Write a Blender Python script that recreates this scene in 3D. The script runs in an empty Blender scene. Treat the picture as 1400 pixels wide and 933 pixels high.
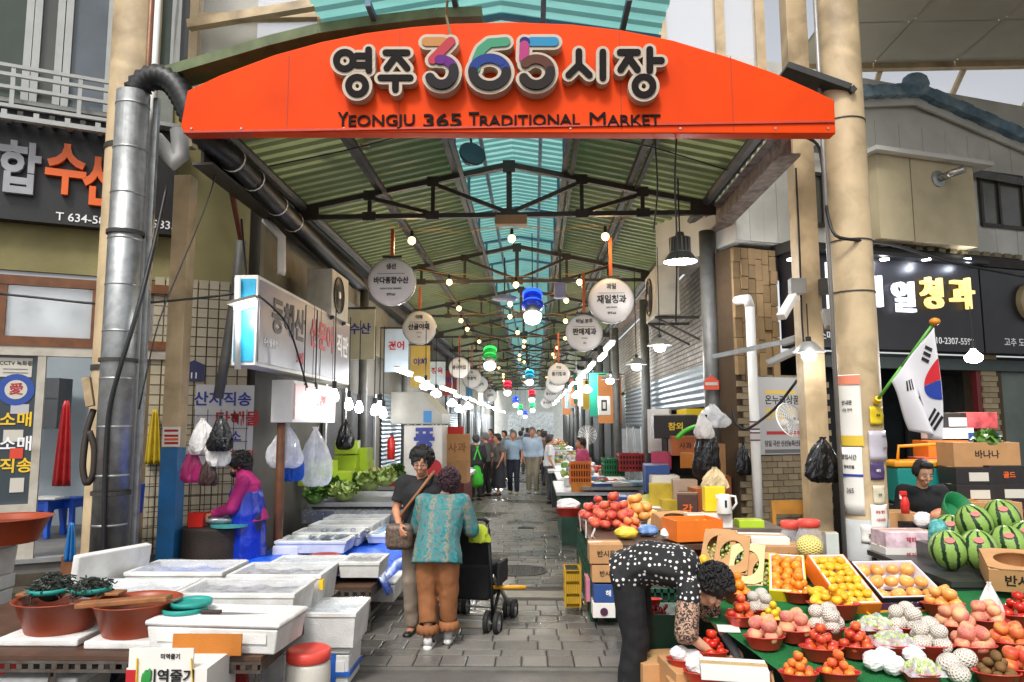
import bpy, bmesh, math, random
from mathutils import Vector, Matrix
random.seed(7)
R = math.radians
S = bpy.context.scene
C = S.collection
# ---------------------------------------------------------------- camera
CAM_Z = 1.82
cam_d = bpy.data.cameras.new('camera'); cam = bpy.data.objects.new('camera', cam_d); C.objects.link(cam)
cam_d.sensor_width = 36; cam_d.lens = 36 * 1000 / 1400; cam_d.clip_end = 600; cam_d.clip_start = .05
cam.location = (0, 0, CAM_Z)
cam.rotation_euler = (R(90 + 6.47), R(0.25), R(1.72))
S.camera = cam
# ---------------------------------------------------------------- sky, sun, exposure
SUN_EL, SUN_AZ = 54, 196
w = bpy.data.worlds.new('World'); S.world = w; w.use_nodes = True
nt = w.node_tree; bg = nt.nodes['Background']
sky = nt.nodes.new('ShaderNodeTexSky'); sky.sky_type = 'NISHITA'; sky.sun_disc = False
sky.sun_elevation = R(SUN_EL); sky.sun_rotation = R(SUN_AZ); sky.air_density = 1.0; sky.dust_density = 3.5; sky.ozone_density = 1.0
hs = nt.nodes.new('ShaderNodeHueSaturation'); hs.inputs['Saturation'].default_value = .22
nt.links.new(sky.outputs[0], hs.inputs['Color']); nt.links.new(hs.outputs[0], bg.inputs[0])
bg.inputs[1].default_value = .13
sd = bpy.data.lights.new('sun', 'SUN'); sd.energy = 1.5; sd.angle = R(11); sd.color = (1, .96, .9)
sun = bpy.data.objects.new('sun', sd); C.objects.link(sun)
sun.rotation_euler = (R(90 - SUN_EL), 0, R(180 - SUN_AZ)); sun.location = (0, -5, 20)
S.view_settings.view_transform = 'Standard'; S.view_settings.look = 'None'
S.view_settings.exposure = .74; S.view_settings.gamma = 1; S.view_settings.use_curve_mapping = False
S.render.engine = 'CYCLES'
S.cycles.use_denoising = True; S.cycles.max_bounces = 8; S.cycles.diffuse_bounces = 4
S.cycles.glossy_bounces = 3; S.cycles.transmission_bounces = 6; S.cycles.transparent_max_bounces = 12
S.cycles.sample_clamp_indirect = 6; S.cycles.caustics_reflective = False; S.cycles.caustics_refractive = False

# ---------------------------------------------------------------- pixel helpers (photo 1400 x 933)
bpy.context.view_layer.update()
CM = cam.rotation_euler.to_matrix(); CO = Vector((0, 0, CAM_Z))
def ray(u, v): return CM @ Vector(((u - 700) / 1000, (466.5 - v) / 1000, -1))
def hit(u, v, p, n):
    d = ray(u, v); n = Vector(n); return CO + d * ((Vector(p) - CO).dot(n) / d.dot(n))
def P(u, v, Y): return hit(u, v, (0, Y, 0), (0, 1, 0))
def G(u, v, z=0): return hit(u, v, (0, 0, z), (0, 0, 1))
class Plane:
    """vertical plane: s runs to the viewer's right, z up, d out towards the viewer"""
    def __init__(s, o, dr):
        s.o = Vector((o[0], o[1], 0)); s.e = Vector((dr[0], dr[1], 0)).normalized(); s.n = Vector((s.e.y, -s.e.x, 0))
        s.m = Matrix((s.e, (0, 0, 1), s.n)).transposed()     # x->e, y->z, z->n
    def pt(s, a, z, d=0): return s.o + s.e * a + s.n * d + Vector((0, 0, z))
    def sz(s, u, v, d=0):
        q = hit(u, v, s.o + s.n * d, s.n); return (q - s.o).dot(s.e), q.z
    def box(s, mb, a0, a1, z0, z1, d0, d1):
        c = s.pt((a0 + a1) / 2, (z0 + z1) / 2, (d0 + d1) / 2)
        mb.box(c, (abs(a1 - a0), abs(z1 - z0), abs(d1 - d0)), s.m); return mb
    def pbox(s, mb, u0, v0, u1, v1, d0, d1, dd=0):
        a0, z0 = s.sz(u0, v0, dd); a1, z1 = s.sz(u1, v1, dd); return s.box(mb, a0, a1, z0, z1, d0, d1)

# ---------------------------------------------------------------- mesh builder
I3 = Matrix.Identity(3)
def rotm(x=0, y=0, z=0):
    return Matrix.Rotation(R(z), 3, 'Z') @ Matrix.Rotation(R(y), 3, 'Y') @ Matrix.Rotation(R(x), 3, 'X')
def frame(d):
    d = Vector(d).normalized(); a = Vector((0, 0, 1)) if abs(d.z) < .95 else Vector((1, 0, 0))
    x = a.cross(d).normalized(); y = d.cross(x); return x, y, d
class MB:
    def __init__(s): s.v = []; s.f = []; s.mi = []
    def add(s, vs, fs, mi=0):
        b = len(s.v); s.v += [Vector(q) for q in vs]; s.f += [tuple(i + b for i in f) for f in fs]; s.mi += [mi] * len(fs); return s
    def box(s, c, sz, m=I3, mi=0, taper=1):
        c = Vector(c); x, y, z = sz[0] / 2, sz[1] / 2, sz[2] / 2; t = taper
        vs = [c + m @ Vector(q) for q in ((-x*t,-y*t,-z),(x*t,-y*t,-z),(x*t,y*t,-z),(-x*t,y*t,-z),(-x,-y,z),(x,-y,z),(x,y,z),(-x,y,z))]
        return s.add(vs, [(3,2,1,0),(4,5,6,7),(0,1,5,4),(1,2,6,5),(2,3,7,6),(3,0,4,7)], mi)
    def bar(s, a, b, wx, wy=None, mi=0):
        a = Vector(a); b = Vector(b); x, y, d = frame(b - a); wy = wy or wx
        return s.box((a + b) / 2, (wx, wy, (b - a).length), Matrix((x, y, d)).transposed(), mi)
    def loft(s, rings, closed=True, cap=True, mi=0):
        n = len(rings[0]); b = len(s.v); fs = []
        for i in range(len(rings) - 1):
            for k in range(n if closed else n - 1):
                k2 = (k + 1) % n; fs.append((i*n+k, i*n+k2, (i+1)*n+k2, (i+1)*n+k))
        if cap and closed: fs += [tuple(range(n - 1, -1, -1)), tuple(range((len(rings)-1)*n, len(rings)*n))]
        return s.add([q for r in rings for q in r], fs, mi)
    def cyl(s, a, b, r0, r1=None, n=12, cap=True, mi=0):
        r1 = r0 if r1 is None else r1; a = Vector(a); b = Vector(b); x, y, d = frame(b - a)
        rg = [[p + (x * math.cos(t) + y * math.sin(t)) * r for t in [k * 2 * math.pi / n for k in range(n)]] for p, r in ((a, r0), (b, r1))]
        return s.loft(rg, cap=cap, mi=mi)
    def tube(s, pts, r, n=8, mi=0):
        pts = [Vector(q) for q in pts]; rg = []; px = None
        for i, p in enumerate(pts):
            d = (pts[min(i+1, len(pts)-1)] - pts[max(i-1, 0)]).normalized()
            if px is None: x, y, _ = frame(d)
            else: x = (px - d * px.dot(d)).normalized(); y = d.cross(x)
            px = x; rr = r[i] if isinstance(r, (list, tuple)) else r
            rg.append([p + (x * math.cos(k*2*math.pi/n) + y * math.sin(k*2*math.pi/n)) * rr for k in range(n)])
        return s.loft(rg, mi=mi)
    def lathe(s, prof, c=(0,0,0), n=16, m=I3, cap=True, mi=0, sy=1):
        c = Vector(c)
        rg = [[c + m @ Vector((r*math.cos(t), r*math.sin(t)*sy, z)) for t in [k*2*math.pi/n for k in range(n)]] for r, z in prof]
        return s.loft(rg, cap=cap, mi=mi)
    def ball(s, c, r, n=10, h=7, m=I3, mi=0, fn=None):
        r = (r, r, r) if isinstance(r, (int, float)) else r; c = Vector(c); vs = []; fs = []
        for j in range(1, h):
            a = math.pi * j / h
            for k in range(n):
                t = 2*math.pi*k/n; q = Vector((math.sin(a)*math.cos(t), math.sin(a)*math.sin(t), -math.cos(a)))
                if fn: q = fn(q)
                vs.append(c + m @ Vector((q.x*r[0], q.y*r[1], q.z*r[2])))
        bot = Vector((0,0,-1)); top = Vector((0,0,1))
        if fn: bot = fn(bot); top = fn(top)
        vs += [c + m @ Vector((bot.x*r[0], bot.y*r[1], bot.z*r[2])), c + m @ Vector((top.x*r[0], top.y*r[1], top.z*r[2]))]
        nb = len(vs) - 2
        for j in range(h - 2):
            for k in range(n):
                k2 = (k+1) % n; fs.append((j*n+k, j*n+k2, (j+1)*n+k2, (j+1)*n+k))
        for k in range(n):
            k2 = (k+1) % n; fs += [(nb, k2, k), (nb+1, (h-2)*n+k, (h-2)*n+k2)]
        return s.add(vs, fs, mi)
    def prism(s, poly, fn, d0, d1, mi=0):
        """poly 2-d points, fn(a, b, d) -> world"""
        n = len(poly)
        return s.add([fn(a, b, d0) for a, b in poly] + [fn(a, b, d1) for a, b in poly],
                     [tuple(range(n-1, -1, -1)), tuple(range(n, 2*n))] + [(k, (k+1) % n, n+(k+1) % n, n+k) for k in range(n)], mi)
    def sheet(s, fn, nu, nv, mi=0):
        vs = [fn(i/nu, j/nv) for j in range(nv+1) for i in range(nu+1)]
        return s.add(vs, [(j*(nu+1)+i, j*(nu+1)+i+1, (j+1)*(nu+1)+i+1, (j+1)*(nu+1)+i) for j in range(nv) for i in range(nu)], mi)
    def mesh(s, name, org=Vector((0,0,0)), smooth=False):
        me = bpy.data.meshes.new(name); me.from_pydata([q - org for q in s.v], [], s.f)
        if any(s.mi): me.polygons.foreach_set('material_index', s.mi)
        bm = bmesh.new(); bm.from_mesh(me); bmesh.ops.recalc_face_normals(bm, faces=bm.faces); bm.to_mesh(me); bm.free()
        if smooth: me.polygons.foreach_set('use_smooth', [True] * len(me.polygons))
        me.update(); return me
WL = {}
def wloc(o): return WL.get(o.name, Vector((0,0,0))) if o else Vector((0,0,0))
def obj(name, mb, m, parent=None, loc=None, smooth=False, bevel=0, solid=0):
    """mb verts are in the world; loc = origin of a top-level object (verts then local to it when 'local')"""
    org = wloc(parent) if parent else (Vector(loc) if loc is not None else Vector((0,0,0)))
    me = mb.mesh(name, org, smooth) if isinstance(mb, MB) else mb
    o = bpy.data.objects.new(name, me); C.objects.link(o)
    for x in (m if isinstance(m, (list, tuple)) else [m]):
        if x and (not me.materials or isinstance(mb, MB)): me.materials.append(x)
    if parent: o.parent = parent; WL[o.name] = org
    elif loc is not None: o.location = loc; WL[o.name] = Vector(loc)
    if smooth == 'auto' or bevel:
        if bevel:
            b = o.modifiers.new('b', 'BEVEL'); b.width = bevel; b.segments = 2; b.limit_method = 'ANGLE'; b.angle_limit = R(40)
            me.polygons.foreach_set('use_smooth', [True] * len(me.polygons))
            e = o.modifiers.new('w', 'WEIGHTED_NORMAL')
    if solid: q = o.modifiers.new('s', 'SOLIDIFY'); q.thickness = solid; q.offset = 0
    return o
def tag(o, label, cat=None, group=None, kind=None):
    if label: o['label'] = label
    if cat: o['category'] = cat
    if group: o['group'] = group
    if kind: o['kind'] = kind
    return o
def struct(o): o['kind'] = 'structure'; return o
def thing(name, label, cat, loc=(0,0,0), group=None):
    o = bpy.data.objects.new(name, None); C.objects.link(o); o.location = loc; o.empty_display_size = .1
    WL[o.name] = Vector(loc); return tag(o, label, cat, group)
def copy_tree(o, loc=None, rz=None, label=None, parent=None, scale=None):
    c = o.copy(); C.objects.link(c); c.parent = parent
    if loc is not None: c.location = loc
    if rz is not None: c.rotation_euler = (0, 0, rz)
    if scale: c.scale = (scale,) * 3
    if label: c['label'] = label
    for ch in list(o.children): copy_tree(ch, parent=c)
    return c
def inst(name, me, m, loc, rot=(0,0,0), sc=1, parent=None):
    o = bpy.data.objects.new(name, me); C.objects.link(o); o.location = loc; o.rotation_euler = rot
    o.scale = (sc, sc, sc) if isinstance(sc, (int, float)) else sc
    if parent: o.parent = parent; o.location = Vector(loc) - wloc(parent)
    if m and not me.materials: me.materials.append(m)
    return o

# ---------------------------------------------------------------- materials
MC = {}
def lin(c):
    if isinstance(c, str):
        c = [int(c[i:i+2], 16) / 255 for i in (0, 2, 4)]
        c = [x / 12.92 if x <= .04045 else ((x + .055) / 1.055) ** 2.4 for x in c]
    return (c[0], c[1], c[2], 1)
class N:
    """tiny node-tree helper"""
    def __init__(s, m): s.t = m.node_tree; s.b = s.t.nodes['Principled BSDF']
    def n(s, typ, **kw):
        x = s.t.nodes.new('ShaderNode' + typ)
        for k, v in kw.items(): setattr(x, k, v)
        return x
    def l(s, a, b): s.t.links.new(a, b); return s
    def math(s, op, a, b=None):
        x = s.n('Math', operation=op)
        for i, q in enumerate((a, b)):
            if q is None: continue
            if isinstance(q, (int, float)): x.inputs[i].default_value = q
            else: s.l(q, x.inputs[i])
        return x.outputs[0]
    def ramp(s, f, stops, interp='LINEAR'):
        x = s.n('ValToRGB'); x.color_ramp.interpolation = interp; e = x.color_ramp.elements
        while len(e) < len(stops): e.new(.5)
        for q, (p, c) in zip(e, stops): q.position = p; q.color = lin(c)
        s.l(f, x.inputs[0]); return x.outputs[0]
    def mix(s, f, a, b, blend='MIX'):
        x = s.n('Mix', data_type='RGBA', blend_type=blend)
        for i, q in ((0, f), (6, a), (7, b)):
            if isinstance(q, (int, float)): x.inputs[i].default_value = q
            elif isinstance(q, (tuple, list, str)): x.inputs[i].default_value = lin(q)
            else: s.l(q, x.inputs[i])
        return x.outputs[2]
    def noise(s, scale, detail=3, vec=None, dist=0):
        x = s.n('TexNoise'); x.inputs['Scale'].default_value = scale; x.inputs['Detail'].default_value = detail; x.inputs['Distortion'].default_value = dist
        if vec: s.l(vec, x.inputs[0])
        return x.outputs[0]
    def obj(s): return s.n('TexCoord').outputs['Object']
    def geo(s): return s.n('NewGeometry').outputs['Position']
def mat(name, col, rough=.6, metal=0, var=.12, scale=6, bump=.05, bscale=80, emit=0, trans=0, alpha=1, dirt=None, dirtamt=.5, spec=.5, coat=0, rv=0, sss=0):
    if name in MC: return MC[name]
    m = bpy.data.materials.new(name); m.use_nodes = True; k = N(m); b = k.b; c = lin(col)
    pos = k.obj()
    b.inputs['Roughness'].default_value = rough; b.inputs['Metallic'].default_value = metal
    b.inputs['Specular IOR Level'].default_value = spec; b.inputs['Coat Weight'].default_value = coat
    b.inputs['Transmission Weight'].default_value = trans; b.inputs['Alpha'].default_value = alpha
    if sss: b.inputs['Subsurface Weight'].default_value = sss; b.inputs['Subsurface Radius'].default_value = (.02, .008, .004); b.inputs['Subsurface Scale'].default_value = .5
    out = None
    if var or dirt:
        f = k.ramp(k.noise(scale, 5, pos), [(.3, (0,0,0)), (.72, (1,1,1))])
        lo = [x * (1 - var) for x in c[:3]]; hi = [min(1, x * (1 + var)) for x in c[:3]]
        out = k.mix(f, lo, hi)
        if rv:   # shade differs from object to object
            oi = k.n('ObjectInfo').outputs['Random']
            out = k.mix(1, out, k.ramp(oi, [(0, (1-rv,)*3), (1, (1+rv*.3,)*3)]), 'MULTIPLY')
        if dirt:
            g = k.ramp(k.noise(scale * .6, 8, pos, .6), [(.45, (0,0,0)), (.75, (dirtamt,)*3)])
            out = k.mix(g, out, dirt)
        k.l(out, b.inputs['Base Color'])
        if rough < .95:
            k.l(k.math('ADD', k.math('MULTIPLY', k.noise(scale * 2.3, 4, pos), .25), rough - .12), b.inputs['Roughness'])
    else: b.inputs['Base Color'].default_value = c
    if emit:
        b.inputs['Emission Color'].default_value = c; b.inputs['Emission Strength'].default_value = emit
    if bump:
        bp = k.n('Bump'); bp.inputs['Strength'].default_value = min(1, bump * 4); bp.inputs['Distance'].default_value = .01
        k.l(k.noise(bscale, 3, pos), bp.inputs['Height']); k.l(bp.outputs[0], b.inputs['Normal'])
    MC[name] = m; return m
def flat(name, col, rough=.5, **kw): return mat(name, col, rough, var=0, bump=0, **kw)
def node_mat(name, fn, rough=.6, **kw):
    if name in MC: return MC[name]
    m = bpy.data.materials.new(name); m.use_nodes = True; k = N(m); k.b.inputs['Roughness'].default_value = rough
    r = fn(k)
    if r is not None: k.l(r, k.b.inputs['Base Color'])
    MC[name] = m; return m
def translucent(name, col, trans_col, fac=.5, rough=.5, scale=3, var=.15):
    if name in MC: return MC[name]
    m = bpy.data.materials.new(name); m.use_nodes = True; k = N(m)
    t = k.n('BsdfTranslucent'); x = k.n('MixShader'); x.inputs[0].default_value = fac
    k.b.inputs['Roughness'].default_value = rough
    f = k.ramp(k.noise(scale, 6, k.geo()), [(.3, (0,0,0)), (.75, (1,1,1))])
    c = lin(col); k.l(k.mix(f, [q*(1-var) for q in c[:3]], [min(1, q*(1+var)) for q in c[:3]]), k.b.inputs['Base Color'])
    c = lin(trans_col); k.l(k.mix(f, [q*(1-var) for q in c[:3]], [min(1, q*(1+var)) for q in c[:3]]), t.inputs[0])
    o = [q for q in k.t.nodes if q.type == 'OUTPUT_MATERIAL'][0]
    k.l(k.b.outputs[0], x.inputs[1]); k.l(t.outputs[0], x.inputs[2]); k.l(x.outputs[0], o.inputs[0])
    MC[name] = m; return m
# ---------------------------------------------------------------- writing
SCR = bpy.data.scenes.new('scratch')
def evaluated(o):
    """mesh of o with its modifiers, worked out in an empty scratch scene (fast)"""
    SCR.collection.objects.link(o)
    with bpy.context.temp_override(scene=SCR, view_layer=SCR.view_layers[0]): dg = bpy.context.evaluated_depsgraph_get()
    me = bpy.data.meshes.new_from_object(o.evaluated_get(dg)); SCR.collection.objects.unlink(o); return me
def text_mb(s, size, bold=0, depth=.002, spacing=1, mapper=None, align='CENTER', xs=1):
    cu = bpy.data.curves.new('t', 'FONT'); cu.body = s; cu.size = size; cu.align_x = align; cu.align_y = 'CENTER'
    cu.offset = bold * size; cu.extrude = depth / 2; cu.space_character = spacing; cu.resolution_u = 3
    o = bpy.data.objects.new('t', cu); me = evaluated(o)
    mb = MB(); mb.add([mapper(Vector((q.co.x * xs, q.co.y, q.co.z + depth / 2))) for q in me.vertices], [tuple(p.vertices) for p in me.polygons])
    bpy.data.objects.remove(o); bpy.data.curves.remove(cu); bpy.data.meshes.remove(me); return mb
def write(s, pl, u, v, hpx, m, parent, d=0.0, bold=.01, depth=.003, spacing=1, name='lettering', xs=1, rot=0, align='CENTER'):
    """lettering on plane pl at photo pixel u,v; hpx = glyph height in photo pixels"""
    a, z = pl.sz(u, v, d); a2, z2 = pl.sz(u, v - hpx, d); size = abs(z2 - z) * 1.12
    cr, sr = math.cos(R(rot)), math.sin(R(rot))
    mp = lambda q: pl.pt(a + q.x * cr - q.y * sr, z + q.x * sr + q.y * cr, d + q.z)
    return obj(name, text_mb(s, size, bold, depth, spacing, mp, align, xs), m, parent)
# ---------------------------------------------------------------- remeshed bodies
def ecap(mb, p0, p1, a0, b0, a1, b1, side=(1,0,0), n=12, h=4, cut=''):
    """tapered rounded capsule with elliptical sections; a along 'side', b across"""
    p0 = Vector(p0); p1 = Vector(p1); d = (p1 - p0); L = d.length; d.normalize()
    x = Vector(side) - d * Vector(side).dot(d)
    if x.length < 1e-3: x = frame(d)[0]
    x.normalize(); y = d.cross(x); rg = []
    def ring(c, a, b): rg.append([c + x * math.cos(k*2*math.pi/n) * a + y * math.sin(k*2*math.pi/n) * b for k in range(n)])
    r0 = min(a0, b0); r1 = min(a1, b1)
    for i in range(0 if '0' in cut else h):
        t = (i + .35) / h * math.pi / 2; ring(p0 - d * r0 * math.cos(t), a0 * math.sin(t), b0 * math.sin(t))
    ring(p0, a0, b0); ring(p1, a1, b1)
    for i in range(-1 if '1' in cut else h - 1, -1, -1):
        t = (i + .35) / h * math.pi / 2; ring(p1 + d * r1 * math.cos(t), a1 * math.sin(t), b1 * math.sin(t))
    return mb.loft(rg)
def remesh(name, mb, m, parent, voxel=.014, smooth=6, disp=0, dscale=.12, loc=None):
    o = obj(name, mb, m, parent, loc=loc)
    r = o.modifiers.new('r', 'REMESH'); r.mode = 'VOXEL'; r.voxel_size = voxel; r.use_smooth_shade = True
    s = o.modifiers.new('s', 'SMOOTH'); s.iterations = smooth; s.factor = .5
    if disp:
        tx = bpy.data.textures.new('folds', 'CLOUDS'); tx.noise_scale = dscale; tx.noise_depth = 1
        q = o.modifiers.new('d', 'DISPLACE'); q.texture = tx; q.strength = disp; q.mid_level = .5
    par = o.parent; o.parent = None; me = evaluated(o); o.parent = par
    o.modifiers.clear(); old = o.data; o.data = me; bpy.data.meshes.remove(old)
    if not me.materials: me.materials.append(m)
    return o
# ================================================================= shared materials
CREAM = mat('cream_paint', 'C6AF8A', .5, var=.13, scale=4.5, dirt='5E4E36', dirtamt=.55, bump=.03)
STEEL = mat('dark_steel', '34312D', .6, var=.25, scale=9, dirt='3A2A20', dirtamt=.5)
GALV = mat('galvanised', 'A3A6A6', .42, metal=.85, var=.15, scale=14, bump=.02, dirt='77736C', dirtamt=.5)
CONC = mat('stained_concrete', '7E7660', .85, var=.2, scale=2, dirt='4A3A22', dirtamt=.6, bump=.12)
WHITE = mat('white_paint', 'DAD8D2', .5, var=.06, scale=4, dirt='8F887A', dirtamt=.3)
PLASTW = mat('white_plastic', 'E2E1DC', .4, var=.04, scale=5, bump=0)
BLACK = mat('black_plastic', '161616', .45, var=.2, scale=8)
FOAM = mat('styrofoam', 'DDDDDA', .7, var=.07, scale=7, bump=.1, bscale=120, dirt='8F8676', dirtamt=.42, rv=.06)
BROWNW = mat('brown_wood', '6E4426', .55, var=.3, scale=9)
ALU = mat('aluminium', 'B9BABA', .35, metal=.7, var=.1, scale=5)
INK = flat('ink_black', '191716', .5); INKW = flat('ink_white', 'ECECEC', .5); INKR = flat('ink_red', 'B3222A', .5)
INKB = flat('ink_blue', '2E3E92', .5); INKO = flat('ink_orange', 'E4641F', .45); INKG = flat('ink_grey', '6B6B6B', .6); INKY = flat('ink_yellow', 'E9C02C', .5)
BLUEP = mat('blue_plastic', '1553C8', .35, var=.12, scale=5, bump=0)
REDP = mat('red_plastic', 'C8281F', .35, var=.08, scale=5, bump=0, sss=.0)
GREENP = mat('green_plastic', '1E7A48', .4, var=.1, scale=6)
CARD = mat('cardboard', 'B98B5C', .8, var=.1, scale=7, bump=.04, rv=.12)
YELLOWC = mat('yellow_carton', 'E8C51A', .55, var=.06, scale=7, bump=0)
ORANGEC = mat('orange_carton', 'E5741C', .55, var=.06, scale=7, bump=0)
BLACKC = mat('black_carton', '201C1C', .5, var=.1, scale=7, bump=0)
BLUEC = mat('blue_carton', '2A4A86', .55, var=.08, scale=7, bump=0)
WHITEC = mat('white_carton', 'E1DDD6', .6, var=.05, scale=7, bump=0, rv=.08)
LIMEC = mat('lime_carton', 'A9C82C', .55, var=.08, scale=7, bump=0)
LAMPW = flat('lit_lamp_white', (1, .97, .93), .5, emit=14)
BULBW = flat('lit_bulb_warm', (1, .60, .22), .5, emit=3.2)
TUBE = flat('lit_tube', (.95, .98, 1), .5, emit=12)
def clear_plastic(name, col=(1,1,1), a=.25, rough=.15):
    if name in MC: return MC[name]
    m = flat(name, col, rough); k = N(m); t = k.n('BsdfTransparent'); x = k.n('MixShader')
    f = k.ramp(k.noise(9, 5, k.obj()), [(.3, (max(0, a-.15),)*3), (.7, (min(1, a+.2),)*3)])
    o = [q for q in k.t.nodes if q.type == 'OUTPUT_MATERIAL'][0]
    k.l(f, x.inputs[0]); k.l(t.outputs[0], x.inputs[1]); k.l(k.b.outputs[0], x.inputs[2]); k.l(x.outputs[0], o.inputs[0]); return m
CLEAR = clear_plastic('clear_film', (.9, .92, .95), .35)
GLASS = clear_plastic('window_glass', (.10, .13, .12), .35, .06)
ORD = ['first', 'second', 'third', 'fourth', 'fifth', 'sixth', 'seventh', 'eighth', 'ninth', 'tenth', 'eleventh', 'twelfth', 'thirteenth', 'fourteenth', 'fifteenth', 'sixteenth', 'seventeenth', 'eighteenth', 'nineteenth', 'twentieth', 'twenty-first', 'twenty-second', 'twenty-third', 'twenty-fourth']
XC = -.3                               # axis of the alley roof
# ================================================================= ground
def asphalt(k):
    p = k.geo(); a = k.ramp(k.noise(1.1, 8, p), [(.35, (.075,.07,.064)), (.65, (.115,.108,.098))])
    a = k.mix(k.ramp(k.noise(220, 2, p), [(.55, (0,0,0)), (.7, (.5,.5,.5))]), a, (.2,.19,.17))
    k.l(k.ramp(k.noise(1.6, 6, p), [(.4, (.38,)*3), (.62, (.75,)*3)]), k.b.inputs['Roughness'])
    b = k.n('Bump'); b.inputs['Strength'].default_value = .5; b.inputs['Distance'].default_value = .006
    k.l(k.noise(160, 3, p), b.inputs['Height']); k.l(b.outputs[0], k.b.inputs['Normal']); return a
g = struct(obj('ground', MB().box((0, 60, -.5), (400, 400, 1)), node_mat('asphalt', asphalt)))
def stone(k):
    p = k.geo(); oi = k.n('ObjectInfo').outputs['Random']
    vor = k.n('TexVoronoi'); vor.inputs['Scale'].default_value = 4.2; k.l(p, vor.inputs[0])
    tone = k.math('ADD', k.math('MULTIPLY', oi, .75), k.math('MULTIPLY', k.noise(1.6, 6, p), .6))
    a = k.ramp(tone, [(.2, (.05,.047,.043)), (.55, (.095,.089,.08)), (.95, (.15,.14,.125))])
    a = k.mix(k.ramp(k.noise(90, 3, p), [(.4, (0,0,0)), (.7, (.5,.5,.5))]), a, (.24,.225,.2), 'MIX')
    wet = k.noise(.9, 4, p)
    a = k.mix(k.ramp(wet, [(.5, (0,0,0)), (.62, (.55,.55,.55))]), a, (.045,.042,.04))
    k.l(k.ramp(wet, [(.42, (.55,)*3), (.6, (.2,)*3)]), k.b.inputs['Roughness'])
    b = k.n('Bump'); b.inputs['Strength'].default_value = .35; b.inputs['Distance'].default_value = .006
    k.l(k.noise(70, 4, p), b.inputs['Height']); k.l(b.outputs[0], k.b.inputs['Normal']); return a
STONE = node_mat('paving_stone', stone)
JOINT = mat('joint_sand', (.035,.032,.03), .7, var=.3, scale=5, bump=.1)
pv = struct(obj('alley_paving', MB().box((-.4, 35.05, .003), (6.6, 58.7, .01)), JOINT, loc=(0, 0, 0)))
def stone_mb(x0, x1, y0, y1, h, mb=None):
    mb = mb or MB(); b = .008; z0 = .004; q = [(x0,y0),(x1,y0),(x1,y1),(x0,y1)]; i = [(x0+b,y0+b),(x1-b,y0+b),(x1-b,y1-b),(x0+b,y1-b)]
    return mb.add([(a,c,z0) for a,c in q] + [(a,c,h-.005) for a,c in q] + [(a,c,h) for a,c in i],
        [(0,1,5,4),(1,2,6,5),(2,3,7,6),(3,0,4,7),(4,5,9,8),(5,6,10,9),(6,7,11,10),(7,4,8,11),(8,9,10,11)])
field = MB(); y = 5.72; row = 0; nst = 0
while y < 40:
    dy = random.choice([.2, .2, .24, .16]); x = -3.6 + random.random() * .2; last = y > 38
    while x < 2.8:
        dx = random.choice([.2, .26, .3, .36]) if row % 4 else random.choice([.2, .22])
        near = -1.5 < x < .95 and nst < 300 and not (y < 8.25 and y + dy > 7.85)
        if y < 8.2 and y + dy > 7.9 and -2 < x < 1: x += dx; continue
        hh = .018 + random.random() * .006
        if near: nst += 1; obj('paving_stone', stone_mb(x + .006, x + dx - .006, y + .006, y + dy - .006, hh), STONE, pv)
        else: stone_mb(x + .006, x + dx - .006, y + .006, y + dy - .006, hh, field)
        x += dx
    y += dy; row += 1
tag(obj('paving_field', field, STONE, pv), None, kind='stuff')
obj('drain_strip', MB().box((-.5, 8.05, .011), (3.0, .3, .016)), mat('drain_concrete', (.17,.155,.125), .6, var=.2), pv)
obj('drain_slot', MB().box((-.85, 7.93, .021), (.85, .03, .006)), BLACK, pv)
obj('kerb_row', MB().box((-.3, 5.66, .008), (5.4, .07, .016)), mat('kerb_concrete', (.12,.115,.1), .7, var=.2), pv)
def manhole(c, r, label):
    t = thing('manhole_cover', label, 'manhole', (c[0], c[1], .02), 'manhole covers in the paving')
    obj('rim', MB().lathe([(r, 0), (r, .012), (r*.93, .012), (r*.93, .004)], (c[0], c[1], .018), 32, cap=False), mat('iron', (.05,.05,.05), .45, metal=.6), t)
    d = MB().lathe([(r*.93, .0), (r*.93, .007)], (c[0], c[1], .018), 32)
    for i in range(-5, 6):
        for j in range(-5, 6):
            if math.hypot(i, j) < 5.2: d.box((c[0]+i*r*.155, c[1]+j*r*.155, .027), (r*.09, r*.09, .006), rotm(z=45))
    obj('lid', d, mat('iron', (.05,.05,.05)), t)
q = G(711, 783); manhole(q, .34, 'large round iron manhole cover in the alley paving'); q = G(719, 724); manhole(q, .15, 'small round iron cover in the alley paving')

# ================================================================= columns and posts of the gateway
def vline(u0, v0, u1, v1, Y):       # a vertical member seen at two pixels: mean X on depth Y
    return (P(u0, v0, Y).x + P(u1, v1, Y).x) / 2
xl = vline(183, 20, 148, 500, 7.0) + .07
t = thing('gate_column', 'thick round cream column with grey foot and strapped metal duct', 'column', (xl, 7.0, 0))
obj('shaft', MB().cyl((xl, 7, .62), (xl, 7, 8.6), .225, n=28, cap=False), CREAM, t, smooth=True)
obj('foot', MB().cyl((xl, 7, 0), (xl, 7, .62), .228, n=28), mat('grey_paint', '77746E', .6, var=.2, dirt='4A443A'), t, smooth=True)
for z in (2.35, 4.55): obj('strap', MB().lathe([(.232, 0), (.236, 0), (.236, .05), (.232, .05)], (xl, 7, z), 24, cap=False), STEEL, t)
xd = vline(180, 150, 163, 500, 6.62)
d = thing('exhaust_duct', 'galvanised spiral exhaust duct climbing the left cream column', 'duct', (xd, 6.62, 0))
ztop = P(190, 128, 6.62).z
obj('pipe_run', MB().cyl((xd, 6.62, .35), (xd, 6.62, ztop), .148, n=28), GALV, d, smooth=True)
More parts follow.
